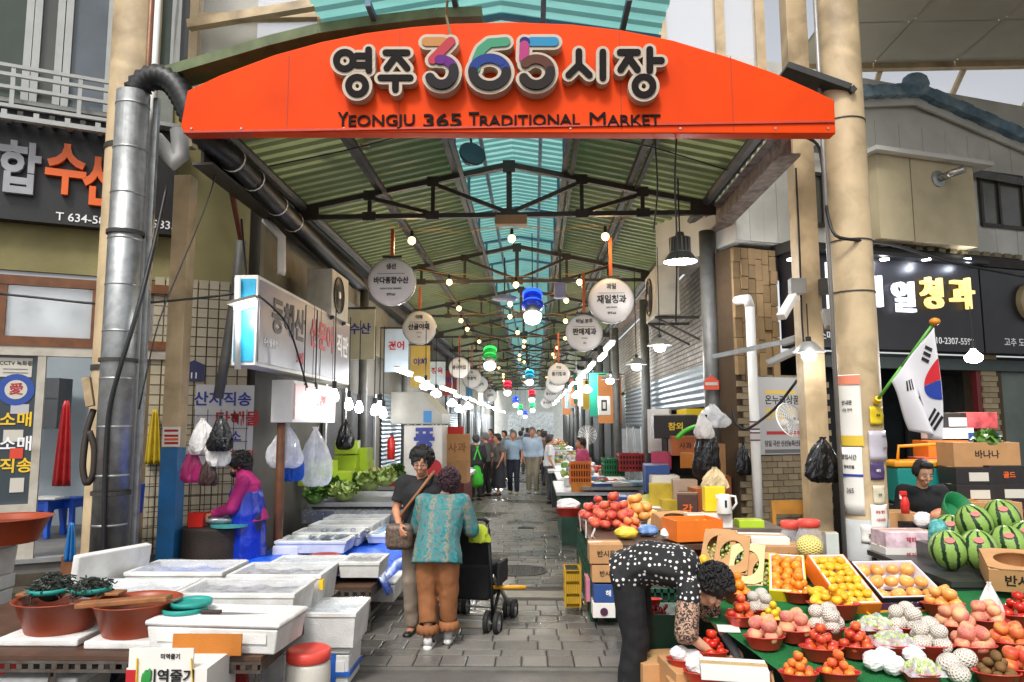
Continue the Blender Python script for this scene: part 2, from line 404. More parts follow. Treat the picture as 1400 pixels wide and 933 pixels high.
for i in range(11): obj('seam', MB().lathe([(.148, -.011), (.1525, -.006), (.1525, .006), (.148, .011)], (xd, 6.62, .5 + i*(ztop - .5)/10.3), 28, cap=False), GALV, d, smooth=True)
obj('side_rail', MB().box((xd + .17, 6.74, (ztop+.4)/2), (.05, .05, ztop - .4)), GALV, d)
for z in (1.2, 2.4, 3.6): obj('clamp', MB().lathe([(.158, 0), (.166, 0), (.166, .035), (.158, .035)], (xd, 6.62, z), 24, cap=False), STEEL, d)
pts = [(185,128,6.62),(192,112,6.62),(205,104,6.62),(220,103,6.62),(238,112,6.6),(252,135,6.6),(262,160,6.6),(272,182,6.62),(287,197,6.7),(300,203,6.8),(318,218,7.0),(345,245,7.5),(378,280,8.2),(400,303,8.8),(420,322,9.4),(450,352,10.6),(490,388,12.5)]
pp = [P(*q) for q in pts]; fine = []; rr = []
for a, b in zip(pp, pp[1:]):
    n = max(2, int((b - a).length / .03))
    for i in range(n): fine.append(a.lerp(b, i / n))
for _ in range(14): fine = [fine[0]] + [(fine[i-1] + fine[i] * 2 + fine[i+1]) / 4 for i in range(1, len(fine)-1)] + [fine[-1]]
rr = [.125 if i % 2 else .102 for i in range(len(fine))]
tag(obj('flexible_hose', MB().tube(fine, rr, 14), BLACK, loc=(0,0,0), smooth=True), 'black ribbed flexible hose arching from the duct top along the eave', 'hose')
hb = thing('cable_ties', 'white plastic ties strapping the black hose along the eave', 'cable tie', pp[11])
for i in (10, 11, 12, 13):
    x, y, dd = frame(pp[i+1] - pp[i-1]); obj('tie', MB().lathe([(.128, 0), (.132, 0), (.132, .02), (.128, .02)], pp[i], 14, Matrix((x, y, dd)).transposed(), cap=False), PLASTW, hb)
for i, (du, mm, rad, lab) in enumerate(((209, 'copper', .035, 'copper brown pipe running up the back of the left cream column'), (218, 'white', .03, 'white plastic pipe beside the copper pipe on the left column'), (203, 'copper', .022, 'thin rusty pipe between the duct and the copper pipe'))):
    x = vline(du, 60, du - 42, 640, 6.9); cm = mat('copper_pipe', '6F4A34', .45, metal=.4, var=.2) if mm == 'copper' else PLASTW
    pm = MB().tube([(x, 6.9, .3), (x, 6.9, 3.0), (x + .004, 6.9, 5), (x, 6.9, 8)], rad, 10); tag(obj('riser_pipe', pm, cm, loc=(x, 6.9, 0.3), smooth=True), lab, 'pipe')
# white drain elbow by the sign
e = [P(212, 190, 7.0), P(228, 208, 7.0), P(240, 222, 7.0), P(247, 214, 7.0), P(246, 195, 7.0), P(245, 178, 7.0)]
tag(obj('drain_elbow', MB().tube(e, .085, 12), PLASTW, loc=e[0], smooth=True), 'white plastic drain elbow below the left end of the orange sign', 'pipe')
xs_ = vline(256, 240, 232, 700, 7.6)
t = thing('square_post', 'square cream post with blue painted lower half beside the duct', 'post', (xs_, 7.6, 0))
zb = P(240, 612, 7.6).z
obj('shaft', MB().box((xs_, 7.6, (zb + 4.5)/2), (.18, .18, 4.5 - zb)), CREAM, t, bevel=.006)
obj('painted_base', MB().box((xs_, 7.6, zb/2), (.183, .183, zb)), mat('blue_paint', '2C78B4', .55, var=.15, scale=4, dirt='3C4A44', dirtamt=.6), t, bevel=.006)
FPO = Plane((xs_, 7.505), (1, 0))
st = FPO.pbox(MB(), 223, 584, 246, 611, 0.001, .004); s1 = obj('sticker', st, flat('paper', 'E9E4DA'), t)
for i, (v, c) in enumerate(((589, INKR), (596, INKR), (601, INKO), (606, INKR))): obj('sticker_line', FPO.pbox(MB(), 225, v-1.5, 244, v+1.5, .0045, .006), c, s1)
xr = vline(1140, 20, 1186, 700, 7.0)
t = thing('gate_column', 'thick round cream column with grey foot pasted with notices', 'column', (xr, 7.0, 0))
zg = P(1190, 708, 7).z
obj('shaft', MB().cyl((xr, 7, zg), (xr, 7, 8.6), .2, n=28, cap=False), CREAM, t, smooth=True)
obj('foot', MB().cyl((xr, 7, 0), (xr, 7, zg), .203, n=28), mat('grey_foot', 'A5A7A6', .5, var=.1), t, smooth=True)
for v in (160, 327, 398): obj('strap', MB().lathe([(.203, 0), (.207, 0), (.207, .012), (.203, .012)], (xr, 7, P(1150, v, 6.8).z), 24, cap=False), STEEL, t)
pm = MB().cyl((xr - .235, 6.92, .1), (xr - .235, 6.92, 8), .022, n=8); tag(obj('riser_pipe', pm, mat('grey_pipe', '8B8883', .4, metal=.4), loc=(xr-.235, 6.92, .1), smooth=True), 'thin grey pipe along the alley side of the pasted cream column', 'pipe')
x2 = vline(1086, 40, 1112, 600, 7.7)
t = thing('square_post', 'square cream post carrying cameras and a bulb left of the pasted column', 'post', (x2, 7.7, 0))
obj('shaft', MB().box((x2, 7.7, 4.15), (.22, .22, 8.3)), CREAM, t, bevel=.006)

# ================================================================= alley roof
GREEN = translucent('green_roof_sheet', (.125,.135,.062), (.23,.255,.11), .42, .5)
TEAL = translucent('teal_skylight', (.11,.27,.26), (.24,.56,.52), .62, .4, var=.08)
XL, XR, ZE, ZA = -3.05, 2.3, 4.62, 5.20
GAPL, GAPR = XC - .68, XC + .70
def zroof(x): return ZE + (ZA - ZE) * (1 - abs(x - XC) / ((XC - XL) if x < XC else (XR - XC)))
def corr(x0, z0, x1, z1, y0, y1, pitch=.2, h=.034, nx=3, sag=.0):
    mb = MB(); n = max(1, round((y1 - y0) / pitch)); pitch = (y1 - y0) / n; prof = []
    for i in range(n):
        b = y0 + i * pitch; prof += [(b, 0), (b + pitch*.32, 0), (b + pitch*.45, h), (b + pitch*.85, h)]
    prof.append((y0 + n * pitch, 0)); rows = []
    for j in range(nx + 1):
        f = j / nx; rows.append([(x0 + (x1-x0)*f, yy, z0 + (z1-z0)*f + hh) for yy, hh in prof])
    return mb.loft([[Vector(q) for q in r] for r in rows], closed=False, cap=False)
roof = thing('canopy_roof', 'green corrugated roof sheets pitched over the market alley', 'roof', (XC, 6.6, ZE))
mon = thing('skylight_roof', 'raised teal translucent skylight roof along the alley ridge', 'skylight', (XC, 6.6, 5.7))
y = 6.6; k = 0
while y < 62:
    L = 2.25 if y < 20 else 4.5
    zz = .004 * (k % 2)
    obj('roof_sheet', corr(XL - .1, ZE + .07 + zz, GAPL, zroof(GAPL) + .09 + zz, y, y + L), GREEN, roof)
    obj('roof_sheet', corr(XR + .1, ZE + .07 + zz, GAPR, zroof(GAPR) + .09 + zz, y, y + L), GREEN, roof)
    obj('skylight_sheet', corr(XC - 1.75, 5.72 + zz, XC, 6.0 + zz, y - .3, y + L - .3), TEAL, mon)
    obj('skylight_sheet', corr(XC + 1.6, 5.72 + zz, XC, 6.0 + zz, y - .3, y + L - .3), TEAL, mon)
    y += L; k += 1
BLUESTEEL = mat('blue_steel', '4A6C86', .5, var=.15)
for dx in (-1.2, -.42, .42, 1.2): obj('rail', MB().box((XC + dx, 34.3, 5.93 - abs(dx)*.16 - .06), (.05, 56, .06)), BLUESTEEL, mon)
yy = 7.0
while yy < 60:
    for sx in (-1, 1):
        obj('rafter', MB().bar((XC + sx*1.6, yy, 5.66), (XC, yy, 5.93), .05), BLUESTEEL, mon)
        obj('stub_post', MB().bar((XC + sx*.72, yy, zroof(XC + sx*.72) + .05), (XC + sx*.72, yy, 5.78), .045), BLUESTEEL, mon)
    yy += 2.2 if yy < 20 else 4.4
for x, lab in ((-2.0, 'dark steel purlin under the middle of the left roof slope'), (1.25, 'dark steel purlin under the middle of the right roof slope'), (GAPL - .02, 'dark steel purlin edging the skylight opening on the fishmonger side'), (GAPR + .02, 'dark steel purlin edging the skylight opening on the fruit side')):
    m = MB().box((x, 34, zroof(x) + .035), (.07, 55, .08)); m.box((x + .09, 22, zroof(x) - .02), (.05, 30, .05))
    tag(obj('roof_purlin', m, STEEL, loc=(x, 6.6, zroof(x))), lab, 'purlin', 'purlins under the green roof')
def make_truss():
    t = thing('roof_truss', '', 'truss', (0, 0, 0), 'roof trusses across the alley'); zb = ZE - .12
    obj('bottom_chord', MB().box((XC-.375+(XL+XR)/2-(XC-.375), 0, zb), (XR - XL, .07, .06)), STEEL, t)
    for xe in (XL, XR): obj('top_chord', MB().bar((xe, 0, ZE - .02), (XC, 0, ZA - .03), .07), STEEL, t)
    obj('king_post', MB().box((XC, 0, (zb + ZA)/2 - .02), (.07, .06, ZA - zb - .06)), STEEL, t)
    for sx, xe in ((-1, XL), (1, XR)):
        for f in (.36, .66):
            x = XC + (xe - XC) * f; obj('web_post', MB().box((x, 0, (zb + zroof(x))/2 - .02), (.05, .05, zroof(x) - zb - .04)), STEEL, t)
            obj('gusset_plate', MB().box((x, -.03, zroof(x) - .04), (.15, .03, .13)), STEEL, t)
            obj('gusset_plate', MB().box((x, -.032, zb), (.17, .03, .11)), STEEL, t)
        xa = XC + (xe - XC) * .36; xb = XC + (xe - XC) * .66
        obj('brace', MB().bar((xa, 0.01, zroof(xa) - .06), (XC, .01, zb + .03), .05), STEEL, t)
        obj('brace', MB().bar((xb, 0.012, zroof(xb) - .06), (xa, .012, zb + .03), .05), STEEL, t)
        obj('gusset_plate', MB().box((xe - sx*.12, -.034, ZE - .06), (.32, .03, .2)), STEEL, t)
    obj('gusset_plate', MB().box((XC, -.033, zb), (.22, .03, .14)), STEEL, t)
    obj('gusset_plate', MB().box((XC, -.033, ZA - .06), (.16, .03, .16)), STEEL, t)
    return t
tr = make_truss(); TY = [9.2 + 4.4 * i for i in range(12)]
for i, y in enumerate(TY):
    o = tr if i == 0 else copy_tree(tr)
    o.location = (0, y, 0); o['label'] = ORD[i] + ' dark steel roof truss behind the orange gate sign'
EB = mat('peeling_beam', '8A8078', .7, var=.3, scale=12, dirt='4A2E24', dirtamt=.8)
def ibeam(x, lab, m):
    b = MB()
    for dx, dz, w, h in ((0, .13, .2, .025), (0, -.13, .2, .025), (0, 0, .03, .23)): b.box((x, 34.3, ZE - .17 + dz), (w, 55.2, h))
    tag(obj('eave_beam', b, m, loc=(x, 6.3, ZE - .17)), lab, 'beam', 'eave beams of the alley roof')
ibeam(XL - .12, 'dark steel eave beam carrying hoses on the fish stall side', STEEL); ibeam(XR + .12, 'grey eave beam with peeling paint on the fruit stall side', EB)
GUT = mat('eave_gutter', '3A3B3A', .6, var=.2)
for x, lab in ((XL + .06, 'dark gutter along the left roof eave'), (XR - .06, 'dark gutter along the right roof eave')):
    tag(obj('roof_gutter', MB().tube([(x, 6.6, ZE + .02), (x, 60, ZE + .02)], .07, 8), GUT, loc=(x, 6.6, ZE)), lab, 'gutter')
# posts along the alley
PM = mat('grey_post', '6F706E', .55, metal=.3, var=.2, dirt='4B443C')
def steel_post(x, y, r, lab, h=ZE - .3): tag(obj('steel_post', MB().cyl((x, y, 0), (x, y, h), r, n=14), PM, loc=(x, y, 0), smooth=True), lab, 'post', 'steel posts along the alley')
steel_post(2.28, 9.45, .1, 'grey steel pipe post with a red sticker at the clutter heap')
for i in range(1, 9):
    steel_post(XL - .1, 9.0 + 4.4*i, .08, ORD[i] + ' grey steel post along the left side of the alley')
    steel_post(XR - .05 - .1*(i > 1), 10.4 + 4.4*i, .09, ORD[i] + ' grey steel post along the right side of the alley')

# ================================================================= gate sign
SY = 6.4; FS = Plane((0, SY), (1, 0))
ORANGE = mat('orange_sign', (.74,.056,.001), .5, var=.05, scale=2, bump=0, spec=.12, dirt=(.5,.03,.004), dirtamt=.3)
poly = [(250,181),(247,170),(256,124),(300,103),(375,75),(440,57),(500,45),(560,37),(620,32),(700,30),(780,33),(850,41),(920,55),(1000,79),(1060,100),(1110,122),(1141,137),(1143,183)]
sg = thing('gate_sign', 'large orange arched sign board spanning the market entrance', 'sign', FS.pt(0, 4.4))
ps = [FS.sz(*q) for q in poly]; fn = lambda a, b, d: FS.pt(a, b, d)
obj('board', MB().prism(ps, fn, -.14, 0), ORANGE, sg, bevel=.012)
a0, z0 = FS.sz(250, 183); a1, _ = FS.sz(1143, 183)
obj('lower_trim', MB().box(FS.pt((a0+a1)/2, z0 + .012, -.06), (a1-a0-.02, .15, .02)), mat('dark_orange', 'B73210', .4), sg)
for u in (392, 545, 850, 1003): a, z = FS.sz(u, 181); a2, z2 = FS.sz(u, 74 if u in (392, 1003) else 42); obj('panel_seam', FS.box(MB(), a - .003, a + .003, z + .01, z2 - .02, .0005, .002), mat('seam_dark', (.3,.02,.002), .6), sg)
for u in (262, 330, 470, 620, 780, 930, 1060, 1132): obj('bolt', MB().lathe([(.012, 0), (.01, .006)], FS.pt(*FS.sz(u, 176), .001), 8, FS.m), GALV, sg)
def stadium(mb, p, q, r, d0, d1, n=7):
    (x0, y0), (x1, y1) = p, q; a = math.atan2(y1-y0, x1-x0); pl = []
    for c, s0 in ((q, a - math.pi/2), (p, a + math.pi/2)):
        pl += [(c[0] + r*math.cos(s0 + math.pi*i/n), c[1] + r*math.sin(s0 + math.pi*i/n)) for i in range(n+1)]
    mb.prism(pl, fn, d0, d1)
_j = [0]
def strokes(mb, lines, r, d0, d1):
    for ln in lines:
        ln = [FS.sz(*q) for q in ln]
        for p, q in zip(ln, ln[1:]): _j[0] = (_j[0] + 1) % 23; stadium(mb, p, q, r, d0, d1 + _j[0]*.00013)
def arc(cx, cy, rx, a0, a1, n=14, ry=None):
    ry = ry or rx; return [(cx + rx*math.cos(R(a0 + (a1-a0)*i/n)), cy - ry*math.sin(R(a0 + (a1-a0)*i/n))) for i in range(n+1)]
BEIGE = mat('letter_return', 'B3A491', .5, var=.06); LBLK = flat('letter_black', '120D0B', .7, spec=.15)
PXM = SY / 1000 * 1.02
K = .3429
def cp(*pts): return [(440 + x*K, 40 + y*K) for x, y in pts]
glyphs = [
 ('영', [arc(475.3,90.7,11.3,0,360,20), cp((150,130),(197,130)), cp((150,166),(197,166)), cp((197,106),(197,186)), arc(492,124.6,11.6,0,360,20)]),
 ('주', [cp((264,117),(348,117)), cp((310,122),(268,178)), cp((308,130),(348,178)), cp((244,216),(360,216)), cp((302,216),(302,262))]),
 ('시', [cp((1022,113),(1022,165),(982,205)), cp((1022,165),(1063,205)), cp((1116,115),(1116,216))]),
 ('장', [cp((1184,116),(1252,116)), cp((1226,122),(1186,184)), cp((1220,140),(1252,184)), cp((1300,105),(1300,188)), cp((1300,148),(1346,148)), arc(878,125,12.2,0,360,20)])]
for nm, ln in glyphs:
    b = MB(); strokes(b, ln, 9.2*PXM, .004, .10); L = obj('channel_letter', b, BEIGE, sg); L['label'] = 'raised black and beige letter ' + nm
    b = MB(); strokes(b, ln, 4.6*PXM, .102, .112); obj('letter_face', b, LBLK, L)
dig = {
 '3': [(cp((425,79),(490,79)), 'E8A45C'), (cp((520,79),(450,150)), 'DE4A58'), (arc(606,106.5,16.5,100,10,8,15), '7A2A92'), (arc(606,106.5,16.5,10,-60,8,19), '2A2028'), (arc(606,106.5,17.5,-60,-150,8,19), '231A1E')],
 '6': [([(cx, cy) for cx, cy in cp((617,185),(622,150),(640,110),(672,84),(735,79))], '57B48A'), (arc(670.5,107.5,22.5,180,0,14,18), '26469E'), (arc(670.5,107.5,22.5,0,-180,14,19), '20191C')],
 '5': [(cp((835,79),(925,79)), '3AA7DA'), (cp((808,79),(812,80)), '2C2C86'), (cp((808,95),(806,145)), 'D84A92'), (arc(733,107,19,140,0,10,16), '6E4030'), (arc(733,107,19,0,-150,12,19), '2A1D1A')]}
for nm, parts in dig.items():
    b = MB(); strokes(b, [q[0] for q in parts], 11.4*PXM, .004, .12); L = obj('channel_letter', b, BEIGE, sg); L['label'] = 'raised multicoloured numeral ' + nm
    for i, (ln, c) in enumerate(parts):
        b = MB(); strokes(b, [ln], 6.6*PXM, .122, .130 + i*.004); obj('letter_face', b, mat('face_' + c, [x*.55 for x in lin(c)[:3]], .6, var=0, bump=0, spec=.2), L)
def fit(s, pl, u0, u1, v, hpx, m, parent, d=.004, bold=.012, name='lettering', depth=.006):
    o = write(s, pl, (u0+u1)/2, v, hpx, m, parent, d, bold, depth, name=name)
    me = o.data; e = pl.e; base = wloc(parent); c = [(q.co + base - pl.o).dot(e) for q in me.vertices]
    a0 = pl.sz(u0, v, d)[0]; a1 = pl.sz(u1, v, d)[0]; lo, hi = min(c), max(c)
    for q, x in zip(me.vertices, c): q.co += e * (a0 + (x - lo) / (hi - lo) * (a1 - a0) - x)
    return o
for s, u0, u1, h in (('Y',462,476,24),('EONGJU',477,567,19),('365',579,631,22),('T',641,655,24),('RADITIONAL',656,793,19),('M',806,828,24),('ARKET',830,903,19)):
    fit(s, FS, u0, u1, 166 if h < 23 else 164.5, h, LBLK, sg, bold=0 if s == 'M' else .011, depth=.012)
# roof edge showing above the sign on the left, blue flashing
b = MB()
for q0, q1 in zip([(232,108),(300,88),(375,66),(440,50),(500,41),(600,29)], [(300,88),(375,66),(440,50),(500,41),(600,29),(660,27)]): b.bar(P(*q0, 6.7), P(*q1, 6.7), .3, .1)
tag(obj('roof_flashing', b, mat('flashing_green', '5E6A48', .7, var=.3), loc=P(250,105,6.7)), 'weathered green roof edge rising behind the left of the orange sign', 'flashing')
b = MB()
for q0, q1 in zip([(1070,98),(1155,128)], [(1155,128),(1160,134)]): b.bar(P(*q0, 6.9), P(*q1, 6.9), .3, .06)
tag(obj('roof_flashing', b, mat('flashing_dark', '2E302E', .6, var=.3), loc=P(1070,98,6.9)), 'dark sheet roof edge poking out behind the right of the orange sign', 'flashing')
tag(obj('sign_rope', MB().tube([P(612,0,6.2), P(610,20,6.3), P(614,40,6.32), P(617,52,6.33)], .012, 5), mat('rope', '8A7A5C', .9), loc=P(612,0,6.2)), 'thin rope hanging over the top edge of the orange sign', 'rope')

# ================================================================= high translucent screens above the gate
PANEL = flat('polycarbonate_panel', (.95,.96,.98), .3, alpha=.22)
FH = Plane((0, 7.9), (1, 0))
def screen(lab, u0, u1, v1, cols, rows, slope=0):
    a0, zt = FH.sz(u0, -120); a1, zb = FH.sz(u1, v1); zb = 4.95; t = thing('translucent_screen', lab, 'screen', FH.pt(a0, zb), 'translucent screens above the gate')
    for i in range(len(cols) - 1):
        for j in range(len(rows) - 1):
            s0, _ = FH.sz(cols[i], 100); s1, _ = FH.sz(cols[i+1], 100); _, z0 = FH.sz(300, rows[j]); _, z1 = FH.sz(300, rows[j+1])
            obj('panel', FH.box(MB(), s0 + .03, s1 - .03, z1 + .03, z0 - .03, -.01, .01), PANEL, t)
    for c in cols:
        s0, _ = FH.sz(c, 100); obj('mullion', FH.box(MB(), s0 - .05, s0 + .05, zb, zt, -.06, .06), CREAM, t)
    for r in rows[1:]:
        _, z = FH.sz(300, r); s0, _ = FH.sz(cols[0], 100); s1, _ = FH.sz(cols[-1], 100); obj('transom', FH.box(MB(), s0, s1, z - .04, z + .04, -.055, .055), CREAM, t)
screen('white translucent panel screen above the left half of the orange sign', 262, 500, 300, [265, 440, 500], [-120, 25, 130])
screen('white translucent panel screen above the right half of the orange sign', 872, 1035, 300, [905, 985, 1040], [-120, 130])
tag(obj('cross_rail', MB().bar(P(258, 35, 7.7), P(505, -6, 7.7), .1), CREAM, loc=P(258,35,7.7)), 'slanting cream rail across the left translucent screen', 'rail')
# ================================================================= left corner building (fish shop)
FL = Plane((-3.4, 8.5), (.89, .454))
OLIVE = mat('olive_wall', '8C8458', .8, var=.18, scale=1.6, dirt='4E4424', dirtamt=.7, bump=.08)
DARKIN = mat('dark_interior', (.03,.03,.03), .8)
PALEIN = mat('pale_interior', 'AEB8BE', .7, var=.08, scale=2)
SL = -7.0
zst, zsb = FL.sz(120, 170)[1], FL.sz(120, 312)[1]
z37 = FL.sz(120, 384)[1]; z47 = FL.sz(120, 474)[1]
fb = thing('fish_shop_building', 'olive two storey corner building behind the left cream column', 'building', (-5.5, 7.6, 0))
def flb(name, a0, a1, z0, z1, d0, d1, m, par=fb, **k): return obj(name, FL.box(MB(), a0, a1, z0, z1, d0, d1), m, par, **k)
flb('upper_wall', SL, 0, z37 + .06, 8.5, -.2, 0, OLIVE)
flb('upper_cladding', SL, -.9, zst + .15, 8.5, .005, .03, mat('grey_cladding', '7C8078', .6, var=.12))
flb('ceiling', SL, -.05, z37 - .05, z37 + .055, -3.2, -.02, PALEIN); flb('floor', SL, -.05, .32, .42, -3.2, .02, mat('shop_floor', '6C6A66', .5, var=.15))
flb('back_wall', SL, -.05, .42, z37 - .05, -3.3, -3.2, PALEIN); flb('side_wall', -.15, -.02, .42, z37 - .05, -3.2, -.02, PALEIN)
flb('plinth', SL, -1.02, 0, .32, -.3, .04, mat('dirty_step', '4A4236', .8, var=.3, dirt='2A241C'))
flb('step', -4.2, -1.3, 0, .2, .04, .36, mat('dirty_step', '4A4236', .8))
flb('door_sill', -4.0, -1.05, .425, .47, -.08, .06, ALU)
# transom window band
a0 = FL.sz(-30, 400)[0]; a1 = FL.sz(240, 400)[0]
FROST = translucent('frosted_glass', (.5,.52,.53), (.8,.82,.84), .55, .3, scale=2, var=.1)
for nm, (x0, x1, y0, y1) in {'transom_top_rail': (a0, a1, z37 - .1, z37), 'transom_bottom_rail': (a0, a1, z47 - .02, z47 + .08)}.items(): flb(nm, x0, x1, y0, y1, -.05, .05, BROWNW)
for u in (3, 132, 192, 240):
    a = FL.sz(u, 420)[0]; flb('transom_stile', a - .04, a + .04, z47 + .08, z37 - .1, -.05, .045, BROWNW)
for u0, u1 in ((-40, 3), (3, 132), (132, 192), (192, 240)):
    x0 = FL.sz(u0, 420)[0] + .04; x1 = FL.sz(u1, 420)[0] - .04; flb('frosted_pane', x0, x1, z47 + .08, z37 - .1, -.012, .0, FROST)
# door frames
WF = mat('old_white_frame', 'B9B3A6', .6, var=.15, dirt='6A5A44', dirtamt=.5)
zdb = FL.sz(30, 703)[1]
flb('door_head', a0, a1, z47 - .12, z47 - .02, -.06, .04, WF)
for u in (56, 165, 243): a = FL.sz(u, 540)[0]; flb('door_jamb', a - .045, a + .03, .47, z47 - .12, -.05, .035, WF)
flb('door_bottom_rail', a0, FL.sz(56, 560)[0], zdb - .02, zdb + .1, -.03, .02, WF)
dg_ = flb('door_glass', a0, FL.sz(54, 560)[0] - .04, zdb + .1, z47 - .12, -.012, -.004, flat('dark_shop_glass', (.05,.065,.075), .08))
flb('door_kick_panel', a0, FL.sz(56, 560)[0] - .05, .47, zdb - .02, -.02, .0, WF)
def fl_sticker(name, u0, v0, u1, v1, m, d=0.0, par=dg_): return obj(name, FL.pbox(MB(), u0, v0, u1, v1, d, d + .003), m, par)
PAPER = flat('paper_white', 'C6C2B6', .6)
s = fl_sticker('notice', 0, 489, 43, 516, PAPER); write('CCTV 녹화중', FL, 22, 497, 6, INK, s, .004, .01)
for v in (504, 509): fl_sticker('notice_line', 4, v, 38, v + 1.5, INKG, .004, s)
a, z = FL.sz(22, 533); s = obj('round_sticker', MB().lathe([(.165, 0), (.165, .003)], FL.pt(a, z, .001), 24, FL.m), flat('ring_blue', '2C4C9A'), dg_)
obj('sticker_disc', MB().lathe([(.1, 0), (.1, .002)], FL.pt(a, z, .005), 24, FL.m), PAPER, s); write('愛', FL, 22, 533, 15, INKR, s, .008, .01)
for s_, v, c in (('소매', 575, INKY), ('소매', 608, INKW), ('직송', 638, INKY)): write(s_, FL, 22, v, 19, c, dg_, .001, .02)
s = fl_sticker('house_sticker', 5, 588, 31, 604, PAPER); fl_sticker('house_sticker', 14, 613, 31, 627, flat('sticker_red', 'D2452E'), .002)
fl_sticker('notice', 14, 654, 32, 673, PAPER); fl_sticker('notice', 14, 566, 40, 553, flat('sticker_grey', 'B4B4B8'))
lab = thing('wall_lamp', 'bare bulb inside the fish shop behind the frosted panes', 'lamp', FL.pt(-2.2, z37 - .3, -.6))
def point_light(name, loc, energy, col=(1, .95, .88), r=.06, par=None):
    l = bpy.data.lights.new(name, 'POINT'); l.energy = energy; l.color = col; l.shadow_soft_size = r
    o = bpy.data.objects.new(name, l); C.objects.link(o); o.location = loc
    if par: o.parent = par; o.location = Vector(loc) - wloc(par)
    return o
for i, (u, v) in enumerate(((40, 425), (78, 432), (105, 402), (218, 432))):
    a, z = FL.sz(u, v, -.45); tag(obj('ceiling_lamp', MB().ball(FL.pt(a, z, -.45), .06), LAMPW, loc=FL.pt(a, z, -.45)), ORD[i] + ' lamp glowing behind the frosted panes of the fish shop, counted from the door', 'lamp', 'lamps inside the fish shop')
l = point_light('shop_light', FL.pt(-2.4, z37 - .25, -1.2), 60, (1, .97, .93), .1, lab); obj('bulb', MB().ball(FL.pt(-2.4, z37 - .25, -1.2), .05), LAMPW, lab)
# upper floor windows and balcony
GW = mat('grey_frame', 'A7A9A6', .5, var=.08)
for u0, u1, dk in ((-40, 45, 0), (48, 88, 1), (90, 146, 2), (216, 240, 0), (243, 268, 1)):
    x0, zt = FL.sz(u0, -40); x1, zb = FL.sz(u1, 158 if u1 < 200 else 100)
    wv = flb('window', x0, x1, zb, zt, .032, .045, mat('upper_glass_%d' % dk, ('3C463C', '4A4A46', '5A6168')[dk], .08, var=.25, scale=1.5, bump=0))
    for x in (x0, x1): flb('window_frame', x - .035, x + .035, zb, zt, .046, .09, GW, wv)
bal = thing('balcony', 'grey steel balcony with rails and a ribbed floor under upper windows', 'balcony', FL.pt(-3, zst + .3))
for v in (92, 104, 121, 146):
    z = FL.sz(60, v + 6, .4)[1]; obj('rail', FL.box(MB(), -5, -1.35, z - .018, z + .018, .38, .42), GW, bal)
for a in (-4.6, -3.7, -3.05, -2.4, -1.8, -1.36): obj('baluster', FL.box(MB(), a - .02, a + .02, FL.sz(60, 150, .4)[1], FL.sz(60, 98, .4)[1], .385, .415), GW, bal)
zbf = FL.sz(60, 158, .4)[1]
for i in range(26): obj('floor_bar', FL.box(MB(), -5 + i*.14, -4.95 + i*.14, zbf - .05, zbf, .03, .42), STEEL if i % 2 else GW, bal)
obj('floor_edge', FL.box(MB(), -5, -1.35, zbf - .1, zbf - .05, .36, .43), GW, bal)
# shop sign
sb = thing('shop_sign', 'black shop sign with grey and orange raised letters and a phone number', 'sign', FL.pt(-3, zsb))
xa = FL.sz(241, 250, .15)[0]
obj('board', FL.box(MB(), -5, xa, zsb - .02, zst, .0, .15), mat('black_board', '1F1E1E', .45, var=.1), sb)
obj('lamp_strip', FL.box(MB(), -5, xa, zst + .005, zst + .05, .1, .3), GW, sb)
SILV = mat('letter_silver', '9A9BA0', .5)
for s_, u, v, c in (('합', 27, 237, SILV), ('수', 91, 238, INKO), ('산', 142, 255, INKO)):
    write(s_, FL, u, v, 66, c, sb, .16, .03, .06, name='channel_letter', xs=.72)
write('T 634-58', FL, 76, 296, 14, INKW, sb, .155, .008, align='LEFT', name='lettering').name = 'lettering'
write('-5835', FL, 222, 308, 14, INKW, sb, .155, .008)
# tiled wall end
tw = thing('tiled_wall', 'cream tiled wall end with brown joints behind the hanging bags', 'wall', FL.pt(-.5, 0))
obj('backing', FL.box(MB(), -1.05, 0, 0, 3.45, -.15, .0), mat('tile_joint', '6A5A40', .8, var=.2), tw)
TILE = mat('cream_tile', 'B9AF96', .35, var=.1, scale=3, rv=.15, dirt='7A6A48', dirtamt=.4)
tm = MB().box((0, 0, 0), (.1, .1, .012)).mesh('tile'); tm.materials.append(TILE)
for i in range(9):
    for j in range(30):
        o = inst('tile', tm, TILE, FL.pt(-1.0 + .055 + i*.115, .2 + j*.112, .004), parent=tw); o.rotation_euler = FL.m.to_euler()
# white plate: house number + banner
s = thing('number_plate', 'small dark blue house number plate with the number 11', 'sign', FL.pt(*FL.sz(266, 510)))
obj('plate', FL.pbox(MB(), 252, 498, 279, 522, .02, .03), flat('plate_blue', '34365E'), s); write('11', FL, 265, 514, 10, INKW, s, .032, .02)
obj('gable', MB().prism([FL.sz(252, 498), FL.sz(279, 499), FL.sz(265.5, 493)], FL.pt, .02, .03), flat('plate_blue', '34365E'), s)
s = thing('wall_banner', 'white cloth banner with blue and red lettering behind the bags', 'banner', FL.pt(*FL.sz(305, 630)))
obj('cloth', FL.pbox(MB(), 268, 526, 344, 634, .03, .035), flat('banner_white', 'C9C7C6', .7), s)
for s_, u, v, h, c in (('산지직송', 305, 547, 18, INKB), ('다해물', 325, 574, 19, INKR), ('소', 322, 598, 15, INKB), ('물 대리점', 322, 622, 11, INKR)): write(s_, FL, u, v, h, c, s, .036, .025)
